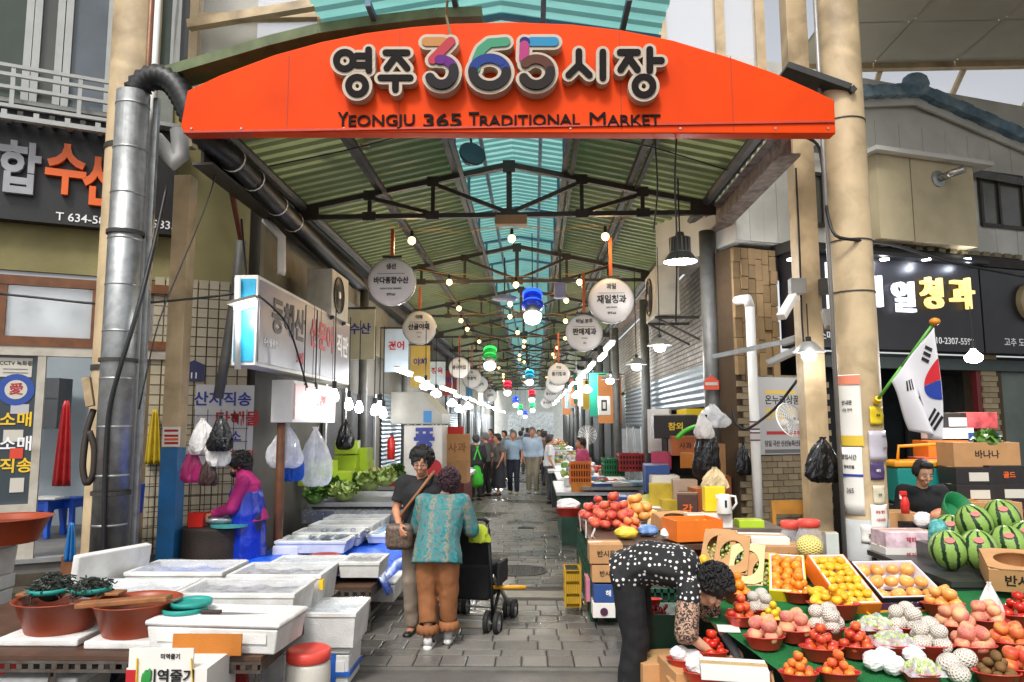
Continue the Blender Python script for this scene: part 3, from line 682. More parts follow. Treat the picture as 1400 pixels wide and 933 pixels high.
# ================================================================= left alley wall with shops
WLX = -3.35
FA = Plane((WLX, 0), (0, 1))
aw = thing('alley_building', 'stained grey shop row lining the fish stall side of the alley', 'building', (WLX, 30, 0))
obj('wall', MB().box((WLX - .15, 35.3, 2.9), (.3, 53.2, 5.8)), mat('alley_wall', '5C5850', .8, var=.25, scale=.9, dirt='33302B', dirtamt=.7, bump=.1), aw)
obj('upper_band', MB().box((WLX + .03, 12.5, 3.85), (.05, 7.6, 1.2)), CONC, aw)
SHUT = mat('shutter_steel', '6E7C86', .4, metal=.5, var=.15)
def shutter(mb, pl, a0, a1, z0, z1, d):
    n = max(4, int((z1 - z0) / .09))
    for i in range(n):
        z = z0 + (z1-z0)*i/n; h = (z1-z0)/n; mb.add([pl.pt(a, zz, dd) for zz, dd in ((z, d), (z+h*.5, d+.025), (z+h, d)) for a in (a0, a1)], [(0,1,3,2),(2,3,5,4)])
    return mb
random.seed(3)
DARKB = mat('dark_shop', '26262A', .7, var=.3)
for i in range(11):
    y0 = 11.5 + i*4.4
    if i % 3 == 1: obj('shutter', shutter(MB(), FA, y0, y0 + 3.4, .2, 2.5, .03), SHUT, aw)
    else:
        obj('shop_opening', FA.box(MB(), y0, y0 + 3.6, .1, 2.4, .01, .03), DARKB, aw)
        for a in (y0, y0 + 1.2, y0 + 2.4, y0 + 3.6): obj('door_frame', FA.box(MB(), a - .04, a + .04, .1, 2.45, .035, .08), ALU, aw)
    obj('upper_window', FA.box(MB(), y0 + .3, y0 + 3.2, 3.35, 4.0, .06, .09), mat('alley_window', '9AA0A0', .2, var=.3, scale=1), aw)
# projecting light-box signs on the left
def lightbox(lab, y0, y1, z0, z1, x, face, side, texts, end=None):
    pl = Plane((x, 0), (0, 1)); t = thing('lightbox_sign', lab, 'sign', (x - .1, y0, z0))
    obj('casing', MB().box((x - .12, (y0+y1)/2, (z0+z1)/2), (.24, y1-y0, z1-z0)), side, t, bevel=.01)
    obj('face', pl.box(MB(), y0 + .04, y1 - .04, z0 + .04, z1 - .04, .003, .012), face, t)
    for s_, fy, fz, h, c in texts:
        size = h * (z1 - z0); yy = y0 + (y1-y0)*fy; zz = z0 + (z1-z0)*fz
        obj('lettering', text_mb(s_, size, .03, .004, 1, lambda q: pl.pt(yy + q.x, zz + q.y, .014 + q.z)), c, t)
    if end: obj('end_panel', MB().box((x - .12, y0 - .004, (z0+z1)/2), (.2, .008, z1-z0 - .08)), end, t)
    return t
def mountains(k):
    p = k.geo(); sp = k.n('SeparateXYZ'); k.l(p, sp.inputs[0])
    h = k.math('ADD', sp.outputs[2], k.math('MULTIPLY', k.noise(1.7, 6, p), -1.1))
    a = k.ramp(k.math('MULTIPLY', k.math('ADD', h, -1.2), .8), [(.25, (.04,.033,.04)), (.5, (.09,.082,.11)), (.75, (.18,.17,.22))])
    return a
FACE1 = node_mat('mountain_print', mountains, .3)
X1 = -2.72; zt1, zb1 = P(352, 376, 7.05).z, P(352, 500, 7.05).z
lb = lightbox('long lavender light-box sign printed with mountains and brush lettering', 7.05, 10.7, zb1, zt1, X1, FACE1, WHITE,
    [('동해산', .25, .6, .44, INK), ('산문어', .6, .58, .42, INKR), ('직판', .87, .56, .36, INKW), ('수산물종합', .1, .28, .1, INKW), ('도매', .36, .2, .16, INKR)], mat('cyan_panel', '2FA0C6', .3, var=.2, scale=4))
for fy in (.5, .58, .74): obj('seam', Plane((X1, 0), (0,1)).box(MB(), 7.05 + 3.65*fy, 7.06 + 3.65*fy, zb1, zt1, .0125, .016), INK, lb)
lightbox('pink lit light-box sign below the long mountain sign', 7.9, 9.6, P(425, 578, 8).z, P(425, 520, 8).z, -2.62, flat('pink_lit', (.62,.36,.37), .5, emit=.12), WHITE, [('산문어', .6, .55, .3, INKR)])
def ac_unit(lab, pl, a, z, wd=.85, h=.62, dp=.34, d=.1):
    t = thing('air_conditioner', lab, 'air conditioner', pl.pt(a, z, d)); body = obj('casing', pl.box(MB(), a - wd/2, a + wd/2, z, z + h, d, d + dp), mat('ac_white', 'BDB8AA', .5, var=.08, dirt='7A7264', dirtamt=.4), t, bevel=.012)
    c = pl.pt(a - wd*.12, z + h/2, d + dp); r = h*.4
    obj('fan_guard', MB().lathe([(r*1.02, 0), (r*1.02, .02), (r*.95, .02), (r*.95, 0)], c, 24, pl.m, cap=False), BLACK, t)
    obj('fan_recess', MB().lathe([(r*.95, 0), (r*.95, .004)], c, 24, pl.m), BLACK, t)
    g = MB()
    for i in range(5): g.lathe([(r*(.15+.16*i), .012), (r*(.15+.16*i)+.008, .012), (r*(.15+.16*i)+.008, .02), (r*(.15+.16*i), .02)], c, 20, pl.m, cap=False)
    obj('grille', g, mat('dark_wire', '3A3A3A', .5), t); obj('hub', MB().lathe([(.05, .004), (.05, .024)], c, 12, pl.m), PLASTW, t)
    for s in (-.35, .35): obj('bracket', MB().bar(pl.pt(a + s*wd, z - .02, 0), pl.pt(a + s*wd, z - .02, d + dp), .04), STEEL, t); obj('bracket', MB().bar(pl.pt(a + s*wd, z - .35, 0), pl.pt(a + s*wd, z - .03, d + dp - .03), .03), STEEL, t)
    return t
ac_unit('white air conditioner unit on the wall above the long mountain sign', FA, 9.9, P(455, 432, 9.6).z, d=.35)
# pipes leaning at the corner
for pts, r, m, lab in (([(305,190,7.5),(314,250,7.7),(330,330,8.0)], .03, mat('rust_pipe','6E3524',.7), 'rusty red strut below the left eave beam'),
    ([(330,330,7.9),(322,400,7.9),(310,480,7.9),(298,545,7.9)], .055, PM, 'leaning grey pipe beside the long mountain sign'),
    ([(325,505,7.0),(325,380,7.0)], .03, PLASTW, 'short white pipe at the end of the long mountain sign'),
    ([(362,300,8.6),(385,325,8.6),(385,370,8.6),(384,376,8.6)], .05, PLASTW, 'white drain pipe bending down the wall above the long sign')):
    q = [P(*w_) for w_ in pts]; tag(obj('wall_pipe', MB().tube(q, r, 10), m, loc=q[-1], smooth=True), lab, 'pipe')
wood = [P(383, 640, 8.0), P(379, 775, 8.0)]
tag(obj('timber_post', MB().cyl((wood[0].x, 8.0, 0), (wood[0].x, 8.0, 2.3), .05, .045, n=10), BROWNW, loc=(wood[0].x, 8.0, 0), smooth=True), 'round timber post beside the fish cleaner', 'post')
# small projecting signs further along the left side
SC = ['C9C2A6', 'B8C4CF', 'D2B25A', 'C7D0D2', 'B04A3C', 'D8D2C6', '4A7A9A', 'D0C8B0']
for i in range(10):
    y = 12.2 + i*3.3; h = random.uniform(.7, 1.3); z = 2.75 + random.uniform(0, .3)
    t = thing('hanging_banner', ORD[i] + ' narrow hanging shop banner beyond the long mountain sign', 'banner', (WLX + .25, y, z), 'narrow banners on the left shop row')
    m = mat('banner_%d' % (i % 8), SC[i % 8], .6, var=.15, scale=3, bump=0)
    obj('panel', MB().box((WLX + .42, y, z + h/2), (.5, .03, h)), m, t); obj('arm', MB().box((WLX + .35, y, z + h + .03), (.65, .03, .03)), STEEL, t)
    pl = Plane((0, y - .017), (1, 0)); obj('lettering', text_mb(['수산', '건어', '야채', '정육', '떡집'][i % 5], .2, .03, .003, 1, lambda q: pl.pt(WLX + .42 + q.x, z + h*.6 + q.y, q.z)), INKR if i % 2 else INKB, t)
# grey vent hood housing + white cabinet beyond the stall
hz0, hz1 = P(560, 620, 11).z, P(560, 545, 11).z
t = thing('vent_hood', 'grey sheet metal hood with a sloped side above the vegetable shop', 'hood', (-2.6, 11.2, hz0))
FHd = Plane((0, 11.0), (1, 0)); pol = [FHd.sz(*q) for q in ((534, 580), (534, 536), (577, 536), (604, 566), (604, 580))]
obj('hood', MB().prism(pol, FHd.pt, -1.2, 0), mat('hood_grey', 'A9A9A2', .45, var=.1, metal=.2), t, bevel=.01); obj('badge', FHd.pbox(MB(), 579, 562, 590, 578, .002, .006), flat('badge_blue', '3A86C4'), t)
t = thing('white_cabinet', 'tall white cabinet with a blue letter plate behind the black-shirted shopper', 'cabinet', (P(585, 640, 11).x, 11.1, 0))
obj('body', FHd.pbox(MB(), 552, 582, 604, 702, -.7, -.02), WHITE, t, bevel=.01); obj('plate', FHd.pbox(MB(), 569, 584, 592, 620, -.018, -.01), PAPER, t)
write('풍', FHd, 580, 602, 28, INKB, t, -.008, .05); obj('red_mark', MB().lathe([(.13, 0), (.13, .004)], FHd.pt(*FHd.sz(592, 640), -.012), 16, FHd.m), INKR, t)
# ================================================================= right alley wall
WRX = 2.42; FB = Plane((WRX, 0), (0, -1))
def rock(k):
    p = k.geo(); sp = k.n('SeparateXYZ'); k.l(p, sp.inputs[0]); cb = k.n('CombineXYZ'); k.l(k.math('ADD', sp.outputs[1], sp.outputs[0]), cb.inputs[0]); k.l(sp.outputs[2], cb.inputs[1])
    br = k.n('TexBrick'); br.inputs['Scale'].default_value = 1; br.inputs['Brick Width'].default_value = .24; br.inputs['Row Height'].default_value = .075; br.inputs['Mortar Size'].default_value = .012; br.inputs['Mortar Smooth'].default_value = .8
    br.inputs['Color1'].default_value = (.19,.17,.14,1); br.inputs['Color2'].default_value = (.29,.265,.225,1); br.inputs['Mortar'].default_value = (.06,.05,.045,1); k.l(cb.outputs[0], br.inputs[0])
    b = k.n('Bump'); b.inputs['Strength'].default_value = 1; b.inputs['Distance'].default_value = .03
    k.l(k.math('ADD', k.math('SUBTRACT', 1, br.outputs['Fac']), k.math('MULTIPLY', k.noise(22, 4, p), .7)), b.inputs['Height']); k.l(b.outputs[0], k.b.inputs['Normal'])
    return k.mix(k.ramp(k.noise(3, 5, p), [(.4, (0,0,0)), (.75, (.6,.6,.6))]), br.outputs[0], (.1,.08,.06))
ROCK = node_mat('split_stone', rock, .75)
rb = thing('alley_building', 'grey split-stone shop row lining the fruit stall side of the alley', 'building', (WRX, 30, 0))
obj('upper_wall', MB().box((WRX + .15, 16.2, 3.42), (.3, 13.4, 1.5)), ROCK, rb)
obj('pier', MB().box((WRX + .15, 9.95, 1.33), (.3, .9, 2.66)), ROCK, rb); obj('pier', MB().box((WRX + .15, 15.35, 1.33), (.31, .5, 2.66)), ROCK, rb)
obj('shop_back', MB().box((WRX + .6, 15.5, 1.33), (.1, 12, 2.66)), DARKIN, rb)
obj('far_wall', MB().box((WRX + .15, 42.5, 2.2), (.3, 39, 4.4)), mat('alley_wall', '5C5850'), rb)
obj('shutter', shutter(MB(), FB, -15.1, -10.4, 2.05, 2.66, .0), SHUT, rb); obj('shutter', shutter(MB(), FB, -19.5, -15.6, 1.75, 2.66, .0), SHUT, rb)
for a in (-19.4, -18.1, -16.8, -15.65): obj('door_frame', FB.box(MB(), a - .05, a + .05, 0, 1.76, -.06, .0), ALU, rb)
for a in (-18.75, -17.45, -16.2): obj('door_pane', FB.box(MB(), a - .58, a + .55, .1, 1.7, -.04, -.03), mat('grey_pane', '8A9094', .15, var=.2, scale=2), rb)
for i in range(8):
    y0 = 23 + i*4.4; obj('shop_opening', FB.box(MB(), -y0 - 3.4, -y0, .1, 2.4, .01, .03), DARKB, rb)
ac_unit('white air conditioner unit beside the grey pipe post over the fruit shop', FB, -11.0, P(930, 437, 11).z, wd=1.0, h=.72, d=.3)
FX = Plane((0, 64), (1, 0))
e = thing('far_building', 'pale building closing the far end of the alley', 'building', (0, 64, 0)); obj('wall', MB().box((0, 64.3, 4), (14, .4, 8)), mat('far_pale', 'DDDDD8', .7, var=.1), e)
obj('opening', MB().box((-.3, 64.08, 1.4), (4, .06, 2.8)), mat('far_glass', 'D6DADC', .3, var=.3), e)
# right side hanging shop signs further in
SC2 = ['D98A4A', '1E9A7C', 'D9B23A', 'C8C6C0', '3C8A6A', 'C46A3A', 'D5D3CC', '5A86A4']
for i in range(9):
    y = 19.6 + i*3.0; h = random.uniform(.8, 1.5); z = 2.3 + random.uniform(0, .4) - (.5 if i < 2 else 0)
    t = thing('hanging_banner', ORD[i] + ' coloured hanging banner beyond the stone shop front', 'banner', (WRX - .3, y, z), 'coloured banners on the right shop row')
    obj('panel', MB().box((WRX - .4, y, z + h/2), (.62, .03, h)), mat('bannerr_%d' % (i % 8), SC2[i % 8], .6, var=.12, scale=3, bump=0), t); obj('arm', MB().box((WRX - .35, y, z + h + .03), (.7, .03, .03)), STEEL, t)
# switch box on post
bx = P(825, 555, 14.9); t = thing('meter_box', 'white meter box with a black emblem on the right steel post', 'box', bx)
FM = Plane((0, 14.75), (1, 0)); obj('casing', FM.pbox(MB(), 818, 542, 835, 568, -.12, 0), WHITE, t, bevel=.01); obj('emblem', FM.pbox(MB(), 822, 547, 830, 562, .002, .006), INK, t); obj('emblem_core', FM.pbox(MB(), 824, 550, 828, 559, .007, .01), PAPER, t)
# ================================================================= right corner building
FR = Plane((2.55, 9.05), (.94, .34))
rbld = thing('fruit_shop_building', 'white clad corner building with blue tiled eave behind the right column', 'building', (4.5, 10, 0))
def frb(name, a0, a1, z0, z1, d0, d1, m, par=rbld, **k): return obj(name, FR.box(MB(), a0, a1, z0, z1, d0, d1), m, par, **k)
# pillar of stacked slabs
pz = P(1030, 337, 9.0).z; pw = FR.sz(1062, 420)[0]; p0 = FR.sz(1003, 420)[0]
TAN = mat('tan_slab', '8F7550', .8, var=.15, scale=5, rv=.25, bump=.12, bscale=40)
frb('pillar_core', p0 + .02, pw - .02, 0, pz, -.5, -.02, mat('tan_joint', '4A3A28', .9))
random.seed(11); a = p0; ncol = 6; cw = (pw - p0) / ncol
for i in range(ncol):
    z = P(1030, 500, 9).z + random.uniform(-.2, 0)
    while z < pz - .02:
        h = random.uniform(.16, .3); z1 = min(z + h, pz); dd = random.uniform(.0, .035)
        obj('brick', FR.box(MB(), p0 + i*cw + .004, p0 + (i+1)*cw - .004, z, z1 - .008, -.03, .01 + dd), TAN, rbld); z += h
TAN2 = mat('tan_brick', '9A8A6C', .8, var=.15, scale=5, rv=.25, bump=.12, bscale=40)
zt = P(1030, 500, 9).z; wR = FR.sz(1130, 600)[0]
frb('brick_wall_core', p0, wR, 0, zt - .1, -.4, -.012, mat('tan_joint', '4A3A28', .9))
bm_ = FR.box(MB(), -.075, .075, -.035, .035, -.02, .012); 
bme = MB().box((0,0,0), (.145, .068, .03)).mesh('brick'); bme.materials.append(TAN2)
nb = 0; z = .55
while z < zt - .14 and nb < 220:
    a = p0 + (.075 if int(z*1000) % 2 else 0)
    a = p0 + (.0 if (round((z - .55) / .076) % 2) else .075)
    while a < wR - .07:
        o = inst('brick', bme, TAN2, FR.pt(a + .075, z, random.uniform(-.004, .008)), parent=rbld); o.rotation_euler = FR.m.to_euler(); nb += 1; a += .152
    z += .076
# upper storey
ztop = FR.sz(1100, 338)[1]; SIDING = mat('white_siding', 'CDCCC4', .6, var=.08, scale=2, dirt='7E7A6C', dirtamt=.4)
a9 = 6.2
zeave = FR.sz(1200, 165)[1]
frb('upper_core', .0, a9, ztop, zeave + .6, -2, -.02, SIDING)
for i in range(30): frb('siding_board', .0 + i*.21, .205 + i*.21, ztop + .02, zeave - .02, -.018, .006 + (i % 2)*.004, SIDING)
gm = FR.sz(1245, 135)[0]
for s0, z0, s1, z1 in ((.9, zeave, gm, zeave + .36), (gm, zeave + .36, a9, zeave - .35)):
    n = 14
    for i in range(n):
        f0, f1 = i/n, (i+1)/n; A = FR.pt(s0 + (s1-s0)*f0, z0 + (z1-z0)*f0 + .1, .1); B = FR.pt(s0 + (s1-s0)*f1, z0 + (z1-z0)*f1 + .1, .1)
        b = MB().bar(A, B, .22, .17 if i % 2 else .14); obj('ridge_tile', b, mat('blue_roof_tile', '5E7A8C', .6, var=.4, scale=5, dirt='B9C4C8', dirtamt=.6), rbld)
    obj('barge_board', MB().bar(FR.pt(s0, z0, .07), FR.pt(s1, z1, .07), .04, .16), SIDING, rbld)
frb('gable_fill', 1.0, a9, zeave - .05, zeave + .2, -.3, .0, SIDING)
obj('ridge_knob', MB().ball(FR.pt(gm, zeave + .58, .1), (.2, .12, .16), 8, 6), mat('blue_roof_tile', '5E7A8C'), rbld)
# projecting beige box with canopy and flue
x0, zt_ = FR.sz(1197, 210, .5); x1, zb_ = FR.sz(1338, 338, .5)
pb = frb('projecting_bay', x0, x1, zb_, zt_, .01, .5, mat('beige_sheet', 'BFB290', .55, var=.1, scale=2, dirt='6F6650', dirtamt=.4))
frb('bay_canopy', x0 - .1, x1 + .25, zt_ + .005, zt_ + .06, .0, .62, SIDING); frb('bay_seam', (x0*2+x1)/3, (x0*2+x1)/3 + .012, zb_, zt_, .501, .505, CONC, pb)
c = FR.pt(*FR.sz(1282, 245, .5), .5); fl = obj('flue', MB().cyl(c, c + FR.n*.3 + FR.e*.12 + Vector((0,0,.05)), .05, n=14), mat('chrome', 'A8A59C', .25, metal=.9), pb, smooth=True); obj('flue_collar', MB().lathe([(.11, 0), (.11, .02), (.06, .03)], c, 18, FR.m), GALV, pb)
for u0, u1, v0, v1 in ((1333, 1400, 236, 315), (1078, 1126, 235, 310)):
    x0, z1 = FR.sz(u0, v0); x1, z0 = FR.sz(u1, v1); wdw = frb('window', x0, x1, z0, z1, .012, .03, mat('bronze_glass', '4A4A40', .1, var=.4, scale=2))
    for q in ((x0, x0+.05, z0, z1), (x1-.05, x1, z0, z1), (x0, x1, z0-.02, z0+.03), (x0, x1, z1-.03, z1+.02), (x0*.6+x1*.4, x0*.6+x1*.4+.04, z0, z1)): frb('window_frame', *q, .031, .06, mat('bronze_frame', '2C2622', .5), wdw)
b = MB(); 
for j in range(5): b.tube([FR.pt(.9, zt_ + .1 + j*.018, .08), FR.pt(2.2, zt_ + .12 + j*.02, .1 + .01*j), FR.pt(a9, zt_ - .02 + j*.02, .1)], .012, 5)
tag(obj('conduit_bundle', b, PM, loc=FR.pt(.9, zt_)), 'bundle of grey conduits running below the blue tiled eave', 'conduit')
# rough eave edge with bulky blocks
frb('sign_lintel', pw + .02, a9, ztop - .14, ztop - .01, -.1, .3, mat('dark_lintel', '2C2A26', .8, var=.3))
for i in range(16): frb('eave_block', 1.35 + i*.2, 1.47 + i*.2, ztop, ztop + .06, .02, .32, CONC)
# black fruit shop sign
zs1 = FR.sz(1250, 358, .3)[1]; zs0 = FR.sz(1250, 479, .3)[1]
aS = FR.sz(1341, 420, .3)[0]
fs = thing('shop_sign', 'black fruit shop sign with glowing white and yellow letters under small spotlights', 'sign', FR.pt(2, zs0))
BB = mat('black_gloss', '1C1B1F', .35, var=.1, scale=2, bump=0)
obj('board', FR.box(MB(), pw + .05, aS, zs0, zs1, .0, .3), BB, fs)
LW = flat('letter_lit_white', (.85,.88,1), .4, emit=.8); LY = flat('letter_lit_yellow', (1,.74,.25), .4, emit=.6)
for s_, u, v, m in (('제', 1188, 402, LW), ('일', 1233, 410, LW), ('청', 1272, 405, LY), ('과', 1312, 405, LY)): write(s_, FR, u, v, 40, m, fs, .32, .014, .07, name='channel_letter')
write('청과 소매 배달가능', FR, 1140, 460, 12, INKW, fs, .302, .008); write('010-2307-5592', FR, 1303, 467, 11, INKW, fs, .302, .006)
for u in (1085, 1212, 1269, 1324):
    a, z = FR.sz(u, 355, .45); obj('spotlight', MB().lathe([(.055, 0), (.055, .015)], FR.pt(a, z, .42), 14), LAMPW, fs); point_light('spot', FR.pt(a, z - .06, .46), 3, (.75, .82, 1), .04, fs)
obj('spot_rail', FR.box(MB(), pw + .05, aS, zs1 + .002, zs1 + .05, .1, .47), BLACK, fs)
x0, z0 = FR.sz(1108, 435); x1, z1 = FR.sz(1135, 368); obj('lit_panel', FR.box(MB(), x0, x1, z0, z1, .302, .31), flat('panel_lit', (.9,.87,.87), .4, emit=.8), fs)
f2 = thing('shop_sign', 'black neighbouring shop sign with a round badge and pepper lettering', 'sign', FR.pt(aS + .5, zs0))
obj('board', FR.box(MB(), aS + .03, a9, zs0, zs1, .0, .3), BB, f2); write('고추 도', FR, 1387, 469, 11, INKW, f2, .302, .008, align='CENTER')
a, z = FR.sz(1408, 414, .3); obj('badge', MB().lathe([(.27, 0), (.27, .08), (.24, .1)], FR.pt(a, z, .302), 28, FR.m), mat('badge_gold', '8A7A5A', .4), f2); obj('badge_face', MB().lathe([(.22, 0), (.22, .01)], FR.pt(a, z, .404), 28, FR.m), PAPER, f2)
# shop opening below
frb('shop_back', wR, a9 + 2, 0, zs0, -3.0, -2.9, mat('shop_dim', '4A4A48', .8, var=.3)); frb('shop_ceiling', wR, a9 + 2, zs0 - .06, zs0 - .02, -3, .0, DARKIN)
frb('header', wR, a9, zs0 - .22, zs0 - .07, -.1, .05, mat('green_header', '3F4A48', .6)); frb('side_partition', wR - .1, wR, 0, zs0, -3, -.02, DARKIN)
frb('red_mullion', FR.sz(1338, 520)[0] - .04, FR.sz(1338, 520)[0] + .04, .2, zs0 - .07, -.08, .0, mat('dark_red', '6A2424', .5))
x0 = FR.sz(1343, 520)[0]; x1 = FR.sz(1370, 520)[0]; frb('pier_core', x0, x1, 0, zs0 - .2, -.3, -.01, mat('tan_joint', '4A3A28', .9))
for j in range(26): 
    for i in range(2): o = inst('brick', bme, TAN2, FR.pt(x0 + .07 + i*.13 - (.03 if j % 2 else 0), .9 + j*.076, .004), parent=rbld); o.rotation_euler = FR.m.to_euler()
frb('glass_front', x1, a9 + 1, .1, zs0 - .2, -.1, -.08, mat('dim_glass', '5C6660', .1, var=.3, scale=1.5))
for u in (1185, 1260, 1335): a = FR.sz(u, 560)[0]; frb('shop_mullion', a - .03, a + .03, .1, zs0 - .1, -1.2, -1.15, STEEL)
frb('dark_glass', wR, x0, 1.2, zs0 - .1, -1.3, -1.28, mat('shop_glass_dark', '24282A', .1, var=.3, scale=2))
# high canopy soffit over the cross street, with glazing strip
so = thing('high_canopy', 'high pale panelled soffit with glazed strip over the cross street', 'canopy', (6, 8, 7))
SOF = mat('soffit_panel', 'B9B3A3', .6, var=.06, scale=2)
zc = 7.4
c0 = G(1172, 75, zc); c1 = G(1400, 122, zc)
for i in range(8):
    for j in range(6):
        xx = 4.1 + i*1.25; yy = c0.y - .9 - j*1.2
        m = MB().add([(xx, yy + .25*0 , zc), (xx + 1.235, yy, zc), (xx + 1.235, yy + 1.185, zc), (xx, yy + 1.185, zc)], [(0,1,2,3)]).add([(xx, yy, zc+.05), (xx + 1.235, yy, zc+.05), (xx + 1.235, yy + 1.185, zc+.05), (xx, yy + 1.185, zc+.05)], [(3,2,1,0)])
        obj('soffit_panel', m, SOF, so)
obj('edge_beam', MB().box((9, c0.y + .35, zc - .02), (10, .12, .12)), CREAM, so)
yg = c0.y + .4
obj('glazing', MB().add([(4, yg, zc - .02), (16, yg, zc - .02), (16, yg + 4, zc - .9), (4, yg + 4, zc - .9)], [(0,1,2,3)]), PANEL, so)
for i in range(9): obj('glazing_bar', MB().bar((4.2 + i*1.3, yg, zc - .06), (5.2 + i*1.3, yg + 4, zc - .96), .07), CREAM, so)
obj('lower_rail', MB().bar((4, yg + 3, zc - .75), (16, yg + 3, zc - .75), .08), CREAM, so)
# ================================================================= round hanging signs
DISC = mat('disc_white', 'E0DAD6', .35, var=.03, scale=2, bump=0)
ORB = mat('orange_bar', 'B4541E', .5, var=.15)
CHR = mat('disc_rim', 'B5B2AE', .3, metal=.6, var=.1)
def round_sign(u, v, d, texts, lab, dia=.62):
    Y = dia / d * 1000; c = P(u, v, Y); t = thing('round_sign', lab, 'sign', c, 'round white signs hanging along the alley'); pl = Plane((c.x, Y), (1, 0)); r = dia/2
    obj('disc', MB().lathe([(r*.9, -.09), (r, -.07), (r, -.02), (r*.97, .0), (r*.8, .018), (0.001, .022)], c, 32, pl.m, cap=False), DISC, t, smooth=True)
    obj('rim', MB().lathe([(r*1.0, -.075), (r*1.03, -.07), (r*1.03, -.02), (r, -.015)], c, 32, pl.m, cap=False), CHR, t, smooth=True)
    obj('hanger_bar', MB().bar(c + Vector((0, .05, r + .04)), (c.x, Y + .05, max(4.4, c.z + r + .3)), .045), ORB, t); obj('hanger_tee', MB().box(c + Vector((0, .05, r + .03)), (.26, .03, .03)), STEEL, t)
    for s_, dz, h, b in texts: obj('lettering', text_mb(s_, h, b, .004, 1, lambda q: pl.pt(q.x*.88, c.z + dz + q.y, .024 + q.z)), INK, t)
    if len(texts) > 1: obj('rule', MB().box(c + Vector((0, -.027, .1)), (.36, .004, .006)), INKG, t)
def rt(a, b, c='', d='365'): return [(a, .19, .085, .02), (b, .005, .125 if len(b) < 5 else .095, .03), (c, -.1, .03, 0), (d, -.18, .04, .01)]
round_sign(535, 385, 66, rt('생선', '바다종합수산', 'BADA TOTAL FISHERIES', '영주365'), 'round white sign for a fishmonger over the mountain light-box')
round_sign(573, 448, 46, rt('야채', '산골야채', 'SANGOL', '365'), 'round white sign for a vegetable seller behind the fishmonger disc')
round_sign(836, 411, 62, rt('과일', '재일청과', 'JAEIL FRUITS', '영주365'), 'round cream sign for a fruit seller by the air conditioner')
round_sign(799, 455, 50, rt('비닐.봉투', '판매제과', 'PANMAE', '365'), 'round grey sign for a bag seller behind the fruit seller disc')
for u, v, d, a, b, lab in ((628, 503, 29, '떡', '풍년떡집', 'round sign for a rice cake shop, third along the left eave'), (645, 518, 26, '떡', '영흥떡', 'round sign fourth along the left eave'), (656, 526, 22, '떡', '은풍떡', 'round sign fifth along the left eave'), (670, 541, 18, '떡', '시장떡', 'round sign sixth along the left eave'),
    (764, 512, 30, '과일', '풍기청과', 'round sign third along the right eave'), (759, 525, 26, '과일', '하망수퍼', 'round sign fourth along the right eave'), (753, 539, 20, '건어', '중앙상회', 'round sign fifth along the right eave'), (748, 551, 16, '건어', '동서상회', 'round sign sixth along the right eave')):
    round_sign(u, v, d, [(a, .19, .09, .02), (b, .0, .125, .03)], lab)
# ================================================================= coloured lantern lamps
def lantern(u, v, d, col, lab):
    Y = 360 / d; c = P(u, v, Y); t = thing('lantern_lamp', lab, 'lantern', c, 'coloured lanterns hanging in the alley'); m = rotm(x=-24)
    G1 = flat('lantern_glow_' + col, col, .3, emit=2.2); G2 = mat('lantern_glass_' + col, col, .15, var=.2, bump=0)
    def L(prof, mm, nm, cap=True): obj(nm, MB().lathe(prof, c, 24, m, cap=cap), mm, t, smooth=True)
    L([(.09, .17), (.155, .17), (.165, .15), (.165, .11), (.155, .1)], G1, 'glow_ring', False); L([(.09, .12), (.09, .17)], BLACK, 'core')
    L([(.15, .1), (.15, -.02)], G2, 'glass'); L([(.155, -.02), (.165, -.03), (.165, -.06), (.155, -.07)], G1, 'glow_ring', False); L([(.19, -.07), (.19, -.1), (.14, -.13), (.13, -.14)], G2, 'flange')
    L([(.125, -.14), (.125, -.28)], ALU, 'housing'); L([(.15, -.28), (.15, -.3), (.13, -.38), (.06, -.43)], flat('globe_white', (1,.98,.92), .4, emit=2.5), 'globe')
    obj('cord', MB().cyl(c + Vector((0, 0, .1)), (c.x, c.y, 5.0), .008, n=5), BLACK, t)
for u, v, d, c, lab in ((728, 412, 30, '1E46E8', 'big blue glowing lantern lamp under the skylight'), (670, 485, 20, '14A03C', 'green glowing lantern lamp beside the third left disc'), (724, 513, 13, '2A9CC0', 'pale cyan glowing lantern lamp deep in the alley'), (694, 528, 12, 'E0324A', 'red glowing lantern lamp left of the cyan one'), (727, 539, 10, 'D83044', 'red glowing lantern lamp beyond the cyan one'),
    (705, 547, 9, '1E3CE0', 'blue glowing lantern lamp beyond the red ones'), (711, 558, 8, '14A85A', 'small green lantern lamp beyond the second blue one'), (728, 555, 8, '22A868', 'small green lantern lamp on the right of the alley axis'), (718, 565, 6.5, '2A46D8', 'tiny blue lantern lamp far down the alley')): lantern(u, v, d, c, lab)
